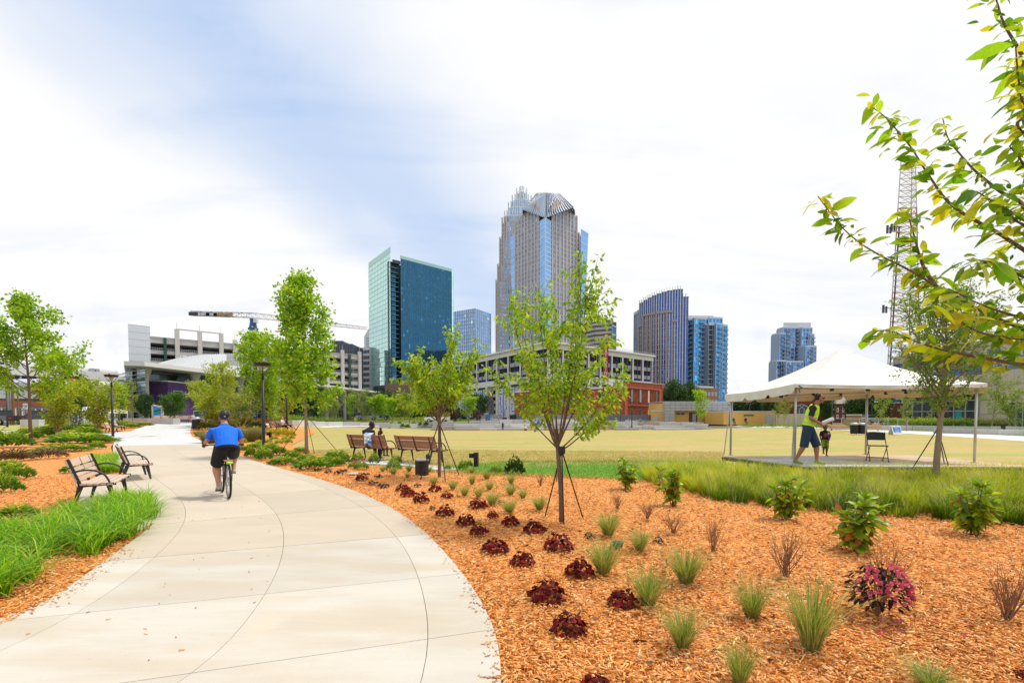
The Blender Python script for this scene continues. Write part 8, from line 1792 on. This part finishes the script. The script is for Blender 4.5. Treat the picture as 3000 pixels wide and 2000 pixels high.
def hand(mb, w, d, nrm, s=1.0, curl=.6, thumb=1):
    """palm and five bent fingers from wrist w along d; nrm = back-of-hand direction; thumb = side"""
    w, d, nrm = Vector(w), Vector(d).normalized(), Vector(nrm); nrm = (nrm-d*nrm.dot(d)).normalized(); sd_ = d.cross(nrm)*thumb; pe = w+d*.085*s
    mb.loft([w-d*.02*s, w+d*.03*s, w+d*.06*s, pe], [.026*s, .036*s, .040*s, .036*s], [.019*s, .015*s, .014*s, .011*s], side=sd_, n=10)
    for k, (o_, L_) in enumerate(((.029, .068), (.010, .078), (-.010, .072), (-.028, .056))):
        p0 = pe+sd_*o_*s-d*.012*s; p1 = p0+(d-nrm*curl*.5)*L_*.45*s; p2 = p1+(d*.6-nrm*curl*1.2).normalized()*L_*.35*s; p3 = p2+(d*(.5-curl*.5)-nrm*(curl+.3)).normalized()*L_*.28*s; mb.loft([p0, p1, p2, p3], [.0095*s, .009*s, .008*s, .006*s], n=7)
    t0 = w+d*.022*s+sd_*.028*s; t1 = t0+(d*.6+sd_*.8).normalized()*.036*s; t2 = t1+(d*.9+sd_*.1-nrm*curl*.5).normalized()*.032*s; mb.loft([t0, t1, t2], [.013*s, .011*s, .008*s], n=7)
def head(mb, c, fw, up=(0, 0, 1), s=1.0):
    c, f, u = Vector(c), Vector(fw).normalized(), Vector(up); u = (u-f*u.dot(f)).normalized(); r = f.cross(u)
    M3 = lambda x, y, z: c+r*x*s+f*y*s+u*z*s
    prof = [(-.115, .035, .030, .045), (-.095, .048, .048, .035), (-.06, .060, .072, .018), (-.02, .071, .088, .006), (.03, .076, .096, -.004), (.07, .070, .088, -.010), (.10, .050, .062, -.012), (.118, .02, .026, -.012)]
    i0 = len(mb.v); n = 14
    for z, a, b_, yo in prof:
        for j in range(n): t_ = 2*math.pi*j/n; mb.v.append(tuple(M3(a*math.cos(t_), b_*math.sin(t_)+yo, z)))
    for k in range(len(prof)-1):
        for j in range(n): j2 = (j+1) % n; mb.f.append((i0+k*n+j, i0+k*n+j2, i0+(k+1)*n+j2, i0+(k+1)*n+j))
    mb.f.append(tuple(i0+j for j in reversed(range(n)))); mb.f.append(tuple(i0+(len(prof)-1)*n+j for j in range(n)))
    mb.loft([M3(0, .085, .015), M3(0, .105, -.018), M3(0, .095, -.032)], [.009*s, .014*s, .012*s], n=7)
    mb.loft([M3(-.022, .080, -.062), M3(0, .090, -.060), M3(.022, .080, -.062)], [.006*s, .010*s, .006*s], n=6)
    for sg in (-1, 1): mb.ball(M3(sg*.078, -.005, -.012), (.012*s, .018*s, .030*s), 8, 6)
    return M3
def person(name_label, loc, rz, J, sk, tops, scale=1.0, vox=.014, detail=True, hs=1.0, hair=None, fw=(0, 1, 0), up=(0, 0, 1), sleeve=.55, shirt=None, legs=None, leglen=1.0, shoe=None, bulk=1.0, cat='person', group=None, dress=False):
    o = thing('person', name_label, cat, loc, rz, group); o.scale = (scale,)*3; V_ = Vector; mb = MB(); b_ = bulk
    pel, wst, cst, nk, hd = V_(J['pel']), V_(J['wst']), V_(J['cst']), V_(J['nk']), V_(J['hd']); SH = [V_(J['shl']), V_(J['shr'])]; sd_ = (SH[1]-SH[0]).normalized(); sc_ = (SH[0]+SH[1])/2
    tor = [pel-(wst-pel)*(.15 if legs is not None else .5), pel, wst, cst, sc_+(nk-sc_)*-.1, nk, hd-(hd-nk)*.45]; ra = [.12, .155*b_, .14*b_, .165*b_, .13, .060, .052]; rb = [.09, .115*b_, .10*b_, .115*b_, .08, .058, .052]; cz = .86 if shirt is not None else 1; ra = [v*cz if k < 5 else v for k, v in enumerate(ra)]; rb = [v*cz if k < 5 else v for k, v in enumerate(rb)]
    mb.loft(tor, ra, rb, side=sd_, n=14); M3 = head(mb, hd, fw, up, hs)
    for i, s_ in enumerate((-1, 1)):
        e, w_ = V_(J['el'+'lr'[i]]), V_(J['wr'+'lr'[i]]); mb.loft([SH[i]-sd_*s_*.04, SH[i], SH[i].lerp(e, .5), e, e.lerp(w_, .3), w_], [.036, .048*b_, .046*b_, .040, .041, .027], n=10)
        hv = V_(J.get('hd'+'lr'[i], tuple(w_-e))); nr = V_(J.get('hn'+'lr'[i], (0, 0, 1)))
        if detail: hand(mb, w_, hv, nr, 1.0, J.get('curl', .6), J.get('th'+'lr'[i], s_))
        else: mb.loft([w_, w_+hv.normalized()*.09, w_+hv.normalized()*.15], [.028, .036, .02], [.02, .018, .012], n=6)
        h_, k_, a_ = V_(J['hip'+'lr'[i]]), V_(J['kn'+'lr'[i]]), V_(J['an'+'lr'[i]]); mb.loft([h_.lerp(k_, .08), h_.lerp(k_, .3), h_.lerp(k_, .85), k_, k_.lerp(a_, .3), k_.lerp(a_, .6), a_], [.095*b_, .090*b_, .062*b_, .058*b_, .062*b_, .048, .036], n=12)
        ft = V_(J['to'+'lr'[i]]); mb.loft([a_+V_((0, -.03, -.02)), a_.lerp(ft, .45)-V_((0, 0, .01)), ft], [.040, .042, .03], [.035, .03, .02], side=sd_, n=8)
    me = remesh(mb, vox) if detail else mb.mesh('body', True); me.name = 'body'; mk('body', me, sk, o)
    def part(nm, mbx, mt_, v=None): m2 = remesh(mbx, v or vox*.9, 2) if detail else mbx.mesh(nm, True); m2.name = nm; return mk(nm, m2, mt_, o)
    e_ = .014
    if shirt is not None:
        s2 = MB(); hem = pel+(wst-pel)*-.05; s2.loft([hem, pel.lerp(wst, .5), wst, cst, sc_, sc_.lerp(nk, .45), sc_.lerp(nk, .85)], [(.158*b_+e_), (.150*b_+e_), .145*b_+e_, .170*b_+e_, .165*min(b_, 1.1)+e_, .11, .068], [.118*b_+e_, .11*b_+e_, .106*b_+e_, .118*b_+e_, .085+e_, .078, .066], side=sd_, n=18)
        for i, s_ in enumerate((-1, 1)):
            e, w_ = V_(J['el'+'lr'[i]]), V_(J['wr'+'lr'[i]]); t_ = SH[i].lerp(e, min(1, sleeve*1.6)) if sleeve <= .62 else e; pts = [SH[i]-sd_*s_*.06+V_((0, 0, .004)), SH[i]-V_((0, 0, .012)), SH[i].lerp(t_, .5), t_]; rr_ = [.050, .066*min(b_, 1.1), .064*min(b_, 1.1), .064*min(b_, 1.1)]
            if sleeve > .62: pts.append(e.lerp(w_, .9)); rr_[-1] = .052; rr_.append(.038)
            s2.loft(pts, rr_, n=12)
        part('shirt', s2, shirt)
    if legs is not None:
        s3 = MB(); s3.loft([pel-(wst-pel)*.35, pel, pel.lerp(wst, .45)], [.150*b_, .162*b_, .150*b_], [.115*b_, .122*b_, .112*b_], side=sd_, n=18)
        for i in range(2):
            h_, k_, a_ = V_(J['hip'+'lr'[i]]), V_(J['kn'+'lr'[i]]), V_(J['an'+'lr'[i]])
            if leglen <= 1: pts = [h_-(k_-h_).normalized()*.05, h_.lerp(k_, .35*leglen/.8), h_.lerp(k_, .9*leglen/.8)]; rr_ = [.105*b_, .104*b_, .096*b_]
            else: pts = [h_+V_((0, 0, .02)), h_.lerp(k_, .4), k_, k_.lerp(a_, .5), k_.lerp(a_, .97)]; rr_ = [.104*b_, .098*b_, .072, .066, .055]
            s3.loft(pts, rr_, n=14)
        part('trousers' if leglen > 1 else 'shorts', s3, legs)
    if shoe is not None:
        for i in range(2):
            a_, ft = V_(J['an'+'lr'[i]]), V_(J['to'+'lr'[i]]); dn = V_((0, 0, -1)); dr = (ft-a_); s4 = MB(); hl = a_-V_((dr.x, dr.y, 0)).normalized()*.05 if V_((dr.x, dr.y, 0)).length > .01 else a_
            s4.loft([hl+dn*.03, a_+dn*.02, a_.lerp(ft, .5)+dn*.012, ft, ft+dr.normalized()*.02], [.032, .046, .048, .042, .02], [.034, .050, .036, .028, .012], side=sd_, n=10); part('shoe', s4, shoe, .010)
    if hair is not None:
        s5 = MB(); f, u = V_(fw).normalized(), V_(up); hair[0](s5, M3, hs); part('hair', s5, hair[1], .010)
    return o, M3
def hair_short(mb, M3, s):
    mb.loft([M3(0, -.038, -.04), M3(0, -.034, .02), M3(0, -.026, .07), M3(0, -.018, .108), M3(0, -.014, .128)], [.070*s, .082*s, .080*s, .058*s, .02*s], [.062*s, .076*s, .082*s, .064*s, .02*s], side=tuple(M3(1, 0, 0)-M3(0, 0, 0)), n=14)
def hair_bob(mb, M3, s):
    hair_short(mb, M3, s*1.08); mb.loft([M3(.06, .03, .06), M3(.085, .03, 0), M3(.085, .035, -.07), M3(.07, .05, -.12)], [.03*s, .035*s, .028*s, .008*s], n=8); mb.loft([M3(-.06, 0, .06), M3(-.08, -.01, 0), M3(-.075, -.01, -.06)], [.03*s, .03*s, .012*s], n=8)
def hair_bun(mb, M3, s):
    hair_short(mb, M3, s); mb.ball(M3(0, -.04, .17), (.055*s, .055*s, .052*s), 12, 8)
def hair_tail(mb, M3, s):
    hair_short(mb, M3, s); mb.loft([M3(0, -.10, .05), M3(0, -.14, .0), M3(0, -.13, -.10)], [.03, .032, .01], n=8)
blkhair = M_('black_hair', (.012, .010, .010), .6, bump=.3, bscale=80); brhair = M_('brown_hair', (.10, .05, .03), .6, bump=.3, bscale=80)
stand = dict(pel=(0, 0, .96), wst=(0, 0, 1.10), cst=(0, 0, 1.30), nk=(0, 0, 1.50), hd=(0, .01, 1.63), shl=(-.18, 0, 1.42), shr=(.18, 0, 1.42), ell=(-.24, -.02, 1.14), elr=(.24, -.02, 1.14), wrl=(-.24, .08, .90), wrr=(.24, .08, .90), hipl=(-.09, 0, .92), hipr=(.09, 0, .92), knl=(-.10, .02, .50), knr=(.10, .02, .50), anl=(-.10, 0, .09), anr=(.10, 0, .09), tol=(-.11, .15, .035), tor=(.11, .15, .035))
sit = dict(stand, pel=(0, 0, .54), wst=(0, -.03, .68), cst=(0, -.02, .88), nk=(0, .02, 1.07), hd=(0, .05, 1.20), shl=(-.18, 0, 1.0), shr=(.18, 0, 1.0), ell=(-.22, .06, .74), elr=(.22, .06, .74), wrl=(-.14, .26, .66), wrr=(.14, .26, .66), hipl=(-.09, .02, .52), hipr=(.09, .02, .52), knl=(-.11, .42, .50), knr=(.11, .42, .50), anl=(-.11, .42, .09), anr=(.11, .42, .09), tol=(-.11, .57, .035), tor=(.11, .57, .035))
# ---- bicycle + cyclist ----
p0, p1 = P(670.6, 1461.8), P(652.5, 1443); hdg = Vector((p1.x-p0.x, p1.y-p0.y)).normalized(); RZ = math.atan2(hdg.y, hdg.x)-math.pi/2
bk = thing('bicycle', 'black bicycle with a wooden rear rack, ridden by the man in blue', 'bicycle', (p0.x, p0.y, p0.z+.012), RZ)
R_ = .34; tyre = M_('tyre'); rimm = M_('alloy_rim', (.55, .55, .56), .25, metal=.8, bump=0); frm = M_('bike_frame', (.02, .02, .022), .3, coat=.5, bump=0)
def circ(r_, y, z, n=32, x=0): return [(x, y+r_*math.cos(2*math.pi*k/n), z+r_*math.sin(2*math.pi*k/n)) for k in range(n+1)]
for y in (0, 1.03):
    mb = MB(); mb.loft(circ(R_-.02, y, R_), [.021]*33, n=8, cap=False, side=(1, 0, 0)); wh = mb.obj('wheel', tyre, bk, smooth=True)
    mb = MB(); mb.loft(circ(R_-.045, y, R_), [.013]*33, [.009]*33, n=6, cap=False, side=(1, 0, 0)); mb.obj('rim', rimm, wh)
    mb = MB(); mb.tube((-.05, y, R_), (.05, y, R_), .022, n=8); mb.obj('hub', rimm, wh)
    mb = MB()
    for k in range(20): a = 2*math.pi*k/20; mb.beam(((-.025 if k % 2 else .025), y, R_), (0, y+(R_-.05)*math.cos(a), R_+(R_-.05)*math.sin(a)), .003, .003)
    mb.obj('spokes', rimm, wh, kind='stuff')
BB = (0, .43, .28)
mb = MB()
for a, c, r_ in ((BB, (0, .27, .80), .016), (BB, (0, .86, .62), .019), ((0, .29, .74), (0, .84, .78), .016), ((0, .82, .88), (0, .87, .60), .019), ((.05, 0, R_), (0, .29, .74), .009), ((-.05, 0, R_), (0, .29, .74), .009), ((.05, 0, R_), BB, .010), ((-.05, 0, R_), BB, .010), ((.045, 1.03, R_), (.03, .87, .60), .011), ((-.045, 1.03, R_), (-.03, .87, .60), .011)): mb.tube(a, c, r_, n=8)
mb.obj('frame', frm, bk, smooth=True)
mb = MB(); mb.tube((0, .27, .80), (0, .22, .91), .013, n=8); mb.obj('seat_post', rimm, bk)
mb = MB(); mb.loft([(0, .06, .95), (0, .12, .955), (0, .22, .95), (0, .34, .945)], [.05, .075, .045, .02], [.02, .028, .02, .014], side=(1, 0, 0), n=10); mb.obj('saddle', black, bk, smooth=True)
mb = MB(); mb.loft(interp([(-.34, .66, .99), (-.24, .74, 1.0), (0, .80, 1.0), (.24, .74, 1.0), (.34, .66, .99)], 4), [.013]*17, n=8); mb.tube((0, .80, 1.0), (0, .82, .86), .014, n=8); mb.obj('handlebar', black, bk, smooth=True)
for s_ in (-1, 1): mb = MB(); mb.tube((s_*.26, .73, 1.0), (s_*.355, .65, .99), .018, n=8); mb.obj('grip', black, bk)
for i in range(4): mb = MB(); mb.box((-.055+i*.036, -.02, .735), (.030, .34, .012)); mb.obj('rack_slat', M_('rack_wood', (.45, .20, .06), .6), bk)
mb = MB()
for s_ in (-1, 1): mb.tube((s_*.06, -.08, .72), (s_*.06, 0, R_), .006, n=6); mb.tube((s_*.07, -.16, .725), (s_*.07, .24, .725), .006, n=6)
mb.obj('rack', black, bk)
mb = MB(); mb.loft([(-.055, -.20, .705), (0, -.205, .70), (.055, -.20, .705)], [.018, .026, .018], n=8); mb.obj('rear_light', M_('neon_green', (.30, .70, .03), .4), bk, smooth=True)
mb = MB(); mb.lathe([(.095, -.004), (.095, .004)], n=20); cg = mb.obj('chainring', rimm, bk); cg.matrix_basis = Matrix.Translation((.05, BB[1], BB[2])) @ Matrix.Rotation(math.pi/2, 4, 'Y')
cl2, cr2 = Vector((-.09, .36, .125)), Vector((.09, .50, .435))
for s_, q_ in ((-1, cl2), (1, cr2)):
    mb = MB(); mb.beam((s_*.07, BB[1], BB[2]), tuple(q_), .02, .015); mb.obj('crank', rimm, bk); mb = MB(); mb.box((s_*.14, q_.y, q_.z), (.09, .09, .02)); mb.obj('pedal', black, bk)
Jc = dict(stand, pel=(0, .13, .98), wst=(0, .18, 1.09), cst=(0, .33, 1.26), nk=(0, .46, 1.44), hd=(0, .53, 1.55), shl=(-.20, .42, 1.315), shr=(.20, .42, 1.315), ell=(-.285, .47, 1.12), elr=(.285, .47, 1.12), wrl=(-.335, .64, 1.025), wrr=(.335, .64, 1.025), hdl=(0, .8, -.2), hdr=(0, .8, -.2), hnl=(0, .2, 1), hnr=(0, .2, 1), curl=1.0, thl=1, thr=-1, hipl=(-.10, .15, .95), hipr=(.10, .15, .95), knl=(-.15, .46, .60), knr=(.15, .53, .80), anl=(-.14, .28, .22), anr=(.14, .42, .50), tol=(-.145, .41, .135), tor=(.145, .56, .445))
cy, M3 = person('cyclist seen from behind in a bright blue shirt, black shorts and black helmet', bk.location, RZ, Jc, skin('light', (.50, .23, .14)), None, 1.0, .011, True, 1.0, (hair_short, brhair), (0, 1, .1), (0, 0, 1), .56, cloth('royal_blue', (.008, .14, .80)), cloth('black_short', (.012, .011, .014)), .78, M_('canvas_shoe', (.42, .37, .30), .8), 1.22)
mb = MB(); mb.loft([M3(0, -.02, .01), M3(0, -.02, .05), M3(0, -.015, .10), M3(0, -.01, .135), M3(0, 0, .15)], [.096, .104, .092, .055, .02], [.115, .128, .115, .07, .025], side=(1, 0, 0), n=18); mb.obj('helmet', M_('helmet_black', (.012, .012, .014), .45, coat=.1, bump=0), cy, smooth=True)
mb = MB(); mb.box(tuple(M3(0, -.139, .045)), (.026, .006, .034)); mb.obj('helmet_sticker', M_('sticker_mint', (.55, .75, .62), .5), cy)
for s_ in (-1, 1): mb = MB(); mb.beam(tuple(M3(s_*.09, 0, .02)), tuple(M3(s_*.05, .06, -.11)), .012, .003); mb.obj('helmet_strap', black, cy)
mb = MB(); mb.loft([(-.343, .60, 1.055), (-.338, .63, 1.035)], [.034, .034], n=10); mb.obj('watch', black, cy)
# ---- man in vest ----
pv = P(2367, 1360, SZ); pv.z = SZ
Jv = dict(stand, pel=(0, -.02, .93), wst=(0, .02, 1.07), cst=(0, .07, 1.27), nk=(0, .15, 1.47), hd=(0, .21, 1.61), shl=(-.19, .10, 1.40), shr=(.19, .10, 1.40), ell=(-.25, .02, 1.13), elr=(.25, .04, 1.13), wrl=(-.10, .24, 1.00), wrr=(.09, .27, .98), hdl=(.4, 1, .25), hdr=(-.3, 1, .1), hnl=(-.7, 0, .7), hnr=(.9, 0, .5), curl=.8, thl=-1, thr=1, hipl=(-.09, 0, .90), hipr=(.09, -.02, .90), knl=(-.10, .16, .49), knr=(.14, -.08, .48), anl=(-.10, .18, .09), anr=(.16, -.26, .10), tol=(-.12, .34, .03), tor=(.15, -.12, .03))
RV = -math.radians(124)
mv, M3 = person('man in a neon yellow vest, shorts and sunglasses standing on the stage', pv, RV, Jv, skin('tanned', (.36, .14, .08)), None, 1.09, .012, True, 1.0, (hair_short, blkhair), (-.28, 1, -.05), (0, 0, 1), .5, cloth('charcoal', (.018, .018, .022)), cloth('navy_short', (.018, .04, .085)), 1.0, M_('trainer_green', (.12, .26, .02), .7), 1.02)
vest = cloth('neon_vest', (.58, .88, .01)); V_ = Vector
s2 = MB(); sd_ = (1, 0, 0); pelv, wv_, cv_, nv_ = V_((0, -.01, .95)), V_((0, .02, 1.07)), V_((0, .07, 1.27)), V_((0, .115, 1.42))
s2.loft([pelv, pelv.lerp(wv_, .6), wv_, cv_, nv_, nv_+V_((0, .01, .035))], [.182, .178, .176, .200, .135, .085], [.142, .136, .132, .146, .105, .085], side=sd_, n=18, cap=False); mk('vest', s2.mesh('vest', True), vest, mv)
for z0, z1 in ((1.135, 1.175), (1.005, 1.03)):
    k = (z0-.95)/.32; s2 = MB(); s2.loft([(0, .02+.16*(z0-1.07)*1.5, z0), (0, .02+.16*(z1-1.07)*1.5, z1)], [.190, .192], [.146, .148], side=sd_, n=18, cap=False); s2.obj('reflective_band', M_('reflective_grey', (.50, .52, .52), .4), mv, smooth=True)
mb = MB(); mb.loft([tuple(M3(-.072, .055, .012)), tuple(M3(-.04, .088, .010)), tuple(M3(0, .096, .014)), tuple(M3(.04, .088, .010)), tuple(M3(.072, .055, .012))], [.010, .020, .010, .020, .010], n=8); mb.obj('sunglasses', M_('lens_black', (.01, .008, .008), .15, bump=0), mv, smooth=True)
mb = MB(); mb.box((-.17, .10, .99), (.05, .06, .15)); mb.obj('radio_pouch', black, mv)
mb = MB(); mb.loft([(-.02, .28, 1.02), (.0, .50, 1.12)], [.035, .045], n=12, cap=False); pap = mb.obj('paper_roll', M_('paper', (.78, .78, .82), .7), None, smooth=True); pap.matrix_world = Matrix.Translation(pv) @ Matrix.Rotation(RV, 4, 'Z') @ Matrix.Scale(1.09, 4); tag(pap, 'roll of white papers held by the man in the yellow vest', 'papers')
# ---- boy ----
pb_ = P(2417, 1335, SZ); pb_.z = SZ; pb_.y = 15.4
Jb = dict(stand, knr=(.10, .16, .56), anr=(.10, .10, .22), tor=(.10, .24, .17), wrl=(-.14, .22, .98), wrr=(.2, .10, .85), ell=(-.25, .02, 1.12), curl=.5)
by, M3 = person('small boy in a black shirt and black-yellow shorts at the back of the stage', (10.17*15.4/15.7, 15.4, SZ), math.pi*.92, Jb, skin('brown', (.13, .05, .03)), None, .56, .020, True, 1.35, (hair_short, blkhair), (0, 1, -.05), (0, 0, 1), .58, cloth('black_tee', (.02, .015, .02)), cloth('camo_short', (.09, .12, .02), base2=(.50, .62, .02)), 1.0, M_('red_shoe', (.35, .05, .03), .7), 1.05)
mb = MB(); mb.box((0, .135, 1.22), (.20, .02, .22)); mb.obj('shirt_print', M_('print_rust', (.25, .06, .03), .8), by)
mb = MB(); mb.box((-.13, .17, 1.12), (.07, .07, .34)); mb.obj('toy', M_('toy_purple', (.12, .03, .30), .6), by); mb = MB(); mb.box((-.13, .15, 1.30), (.075, .08, .16)); mb.obj('toy_top', white, by)
for s_ in (-1, 1): mb = MB(); mb.ball(tuple(M3(s_*.032, .080, .010)), .011, 8, 6); mb.obj('eye', white, by)
# ---- bench people ----
Fv = Vector((.50, .87)).normalized(); Rv = Vector((Fv.y, -Fv.x)); RA = math.atan2(Fv.y, Fv.x)-math.pi/2
Ja = dict(sit, cst=(0, .00, .90), nk=(.02, .06, 1.10), hd=(.05, .13, 1.20), shl=(-.20, .0, 1.02), shr=(.20, .02, 1.02), wrr=(.22, .26, .72))
q_ = AC-Vector((*(Rv*.16), 0))+Vector((0, 0, .0)); a_, M3 = person('adult with dark bobbed hair on the brown bench, head bent to the child', (q_.x+Fv.x*.06, q_.y+Fv.y*.06, q_.z-.02), RA, Ja, skin('brown', (.13, .05, .03)), None, 1.05, .016, True, 1.08, (hair_bob, blkhair), (.55, .8, -.45), (.2, -.1, 1), .58, cloth('charcoal', (.018, .018, .022)), cloth('black_short', (.012, .011, .014)), 1.2, M_('dark_shoe', (.03, .03, .03), .6), 1.12)
Jk = dict(sit)
q_ = AC+Vector((*(Rv*.36), 0)); k_, M3 = person('little girl with a hair bun and pink top beside the adult', (q_.x+Fv.x*.1, q_.y+Fv.y*.1, q_.z+.10), RA, Jk, skin('brown', (.13, .05, .03)), None, .72, .016, True, 1.25, (hair_bun, blkhair), (-.7, -.45, -.1), (0, 0, 1), .5, cloth('pink', (.75, .25, .30)), cloth('pink', (.75, .25, .30)), 1.0, M_('dark_shoe'), 1.0)
# cloth over the bench back
ct = pm('blue_print_cloth', (.70, .72, .80), .9, var=.05, base2=(.06, .22, .65), scale=9); mb = MB(); bx = lambda u, y, z: tuple(AC+Vector((*(Rv*u+Fv*y), z)))
rows_ = [(.16, .18, -.04), (.42, .16, -.02), (.86, .20, 0.0), (.945, .10, .02), (.95, -.02, -.2), (.955, -.06, -.28)]
for i in range(8):
    for j in range(4):
        def cpt(u, v):
            uu = -.08+.38*u+.05*v; z = [.98, .955, .82, .70, .62][v]-.10*abs(u-.25)*v/4*2; y = [-.12, -.30, -.34, -.36, -.38][v]+.02*math.sin(u*14+v); return bx(uu, y, z)
        mb.quad(cpt(i/8, j+1), cpt((i+1)/8, j+1), cpt((i+1)/8, j), cpt(i/8, j))
me = mb.mesh('draped_cloth', True); o = mk('draped_cloth', me, ct); tag(o, 'white cloth with blue print hung over the back of the occupied bench', 'cloth'); so_ = o.modifiers.new('thick', 'SOLIDIFY'); so_.thickness = .012
# two women, legs stretched out
Fw = Vector((.92, -.1)).normalized(); RW_ = math.atan2(Fw.y, Fw.x)-math.pi/2; Jw = dict(sit, knl=(-.09, .46, .50), knr=(.07, .46, .52), anl=(-.05, .84, .16), anr=(.02, .88, .24), tol=(-.05, .98, .20), tor=(.02, 1.02, .28), cst=(0, -.06, .88), nk=(0, -.07, 1.07), hd=(0, -.05, 1.20), wst=(0, -.05, .68), shl=(-.17, -.05, 1.0), shr=(.17, -.05, 1.0))
for k, (dx, lb, sh_) in enumerate(((-.45, 'woman with brown hair nearer to us on the bench, legs stretched to the lawn', cloth('pale_top', (.50, .52, .56))), (.35, 'woman behind her companion on the bench by the hidden lamp post', cloth('rose_top', (.50, .22, .20))))):
    q_ = WB+Vector((.1, dx, 0)); person(lb, q_, RW_, Jw, skin('light', (.50, .23, .14)), None, 1.0, .02, True, 1.0, (hair_tail, brhair), (0, 1, 0), (0, 0, 1), .5, sh_, cloth('black_short', (.012, .011, .014)), 1.0, M_('yellow_sole', (.55, .50, .06), .6), 1.0)
# distant people at the terrace
G2 = None
def far(lb, px, yb, dep, rz, J, sh_, lg, sc_=1.0, hair=blkhair, z=None, sk='tanned', skc=(.36, .14, .08)):
    q_ = T(px, yb, dep); return person(lb, q_, rz, J, skin(sk, skc), None, sc_, .03, False, 1.1, (hair_short, hair), (0, 1, 0), (0, 0, 1), .55, sh_, lg, 1.2, M_('dark_shoe'), 1.05)
far('man standing in a blue shirt and khaki trousers before the granite terrace', 1577, 1259.5, 79, 2.6, stand, cloth('royal_blue', (.008, .14, .80)), cloth('khaki', (.45, .36, .24)), 1.02)
far('person in dark red sitting on the lowest granite step, right of the man in blue', 1612, 1259.5, 80, 3.0, dict(sit), cloth('maroon', (.14, .02, .02)), cloth('maroon', (.14, .02, .02)), 1.02)
far('person in white and green sitting on the lawn edge left of the man in blue', 1538, 1261.5, 79, 3.3, dict(sit, pel=(0, 0, .2), wst=(0, 0, .34), cst=(0, 0, .54), nk=(0, .02, .73), hd=(0, .05, .86), shl=(-.18, 0, .66), shr=(.18, 0, .66), ell=(-.22, .06, .42), elr=(.22, .06, .42), wrl=(-.14, .26, .36), wrr=(.14, .26, .36), hipl=(-.09, .02, .16), hipr=(.09, .02, .16), knl=(-.2, .36, .35), knr=(.2, .36, .35), anl=(-.12, .5, .08), anr=(.12, .5, .08), tol=(-.12, .62, .04), tor=(.12, .62, .04)), cloth('white_tee', (.7, .75, .65)), cloth('charcoal', (.018, .018, .022)))
far('toddler in pink beside the person sitting on the lawn edge', 1558, 1260.5, 79, 3.0, stand, cloth('pink', (.75, .25, .30)), cloth('pink', (.75, .25, .30)), .5, brhair)
far('child in dark purple before the left part of the granite terrace', 1473, 1259.5, 79, 2.9, stand, cloth('purple', (.06, .03, .14)), cloth('navy_short', (.018, .04, .085)), .78, brhair)
far('person in a striped grey top standing on the terrace behind the staked cherry', 1711, 1256, 81.5, 2.4, stand, cloth('stripe', (.40, .34, .32)), cloth('charcoal', (.018, .018, .022)), .95)
far('person in red top and blue jeans beside the small canopy tent at left', 224, 1239, 50, 2.5, stand, cloth('red_tee', (.55, .02, .03)), cloth('denim', (.05, .10, .30)), 1.0)
far('seated person in green at the pavilion left of the blue kiosk', 2149, 1243, 84, 3.1, sit, cloth('green_tee', (.01, .16, .04)), cloth('charcoal', (.018, .018, .022)), 1.0)
far('seated person in black right of the blue kiosk', 2184, 1243, 84, 3.1, sit, cloth('charcoal', (.018, .018, .022)), cloth('charcoal', (.018, .018, .022)), 1.0)
bpy.data.scenes.remove(RS)
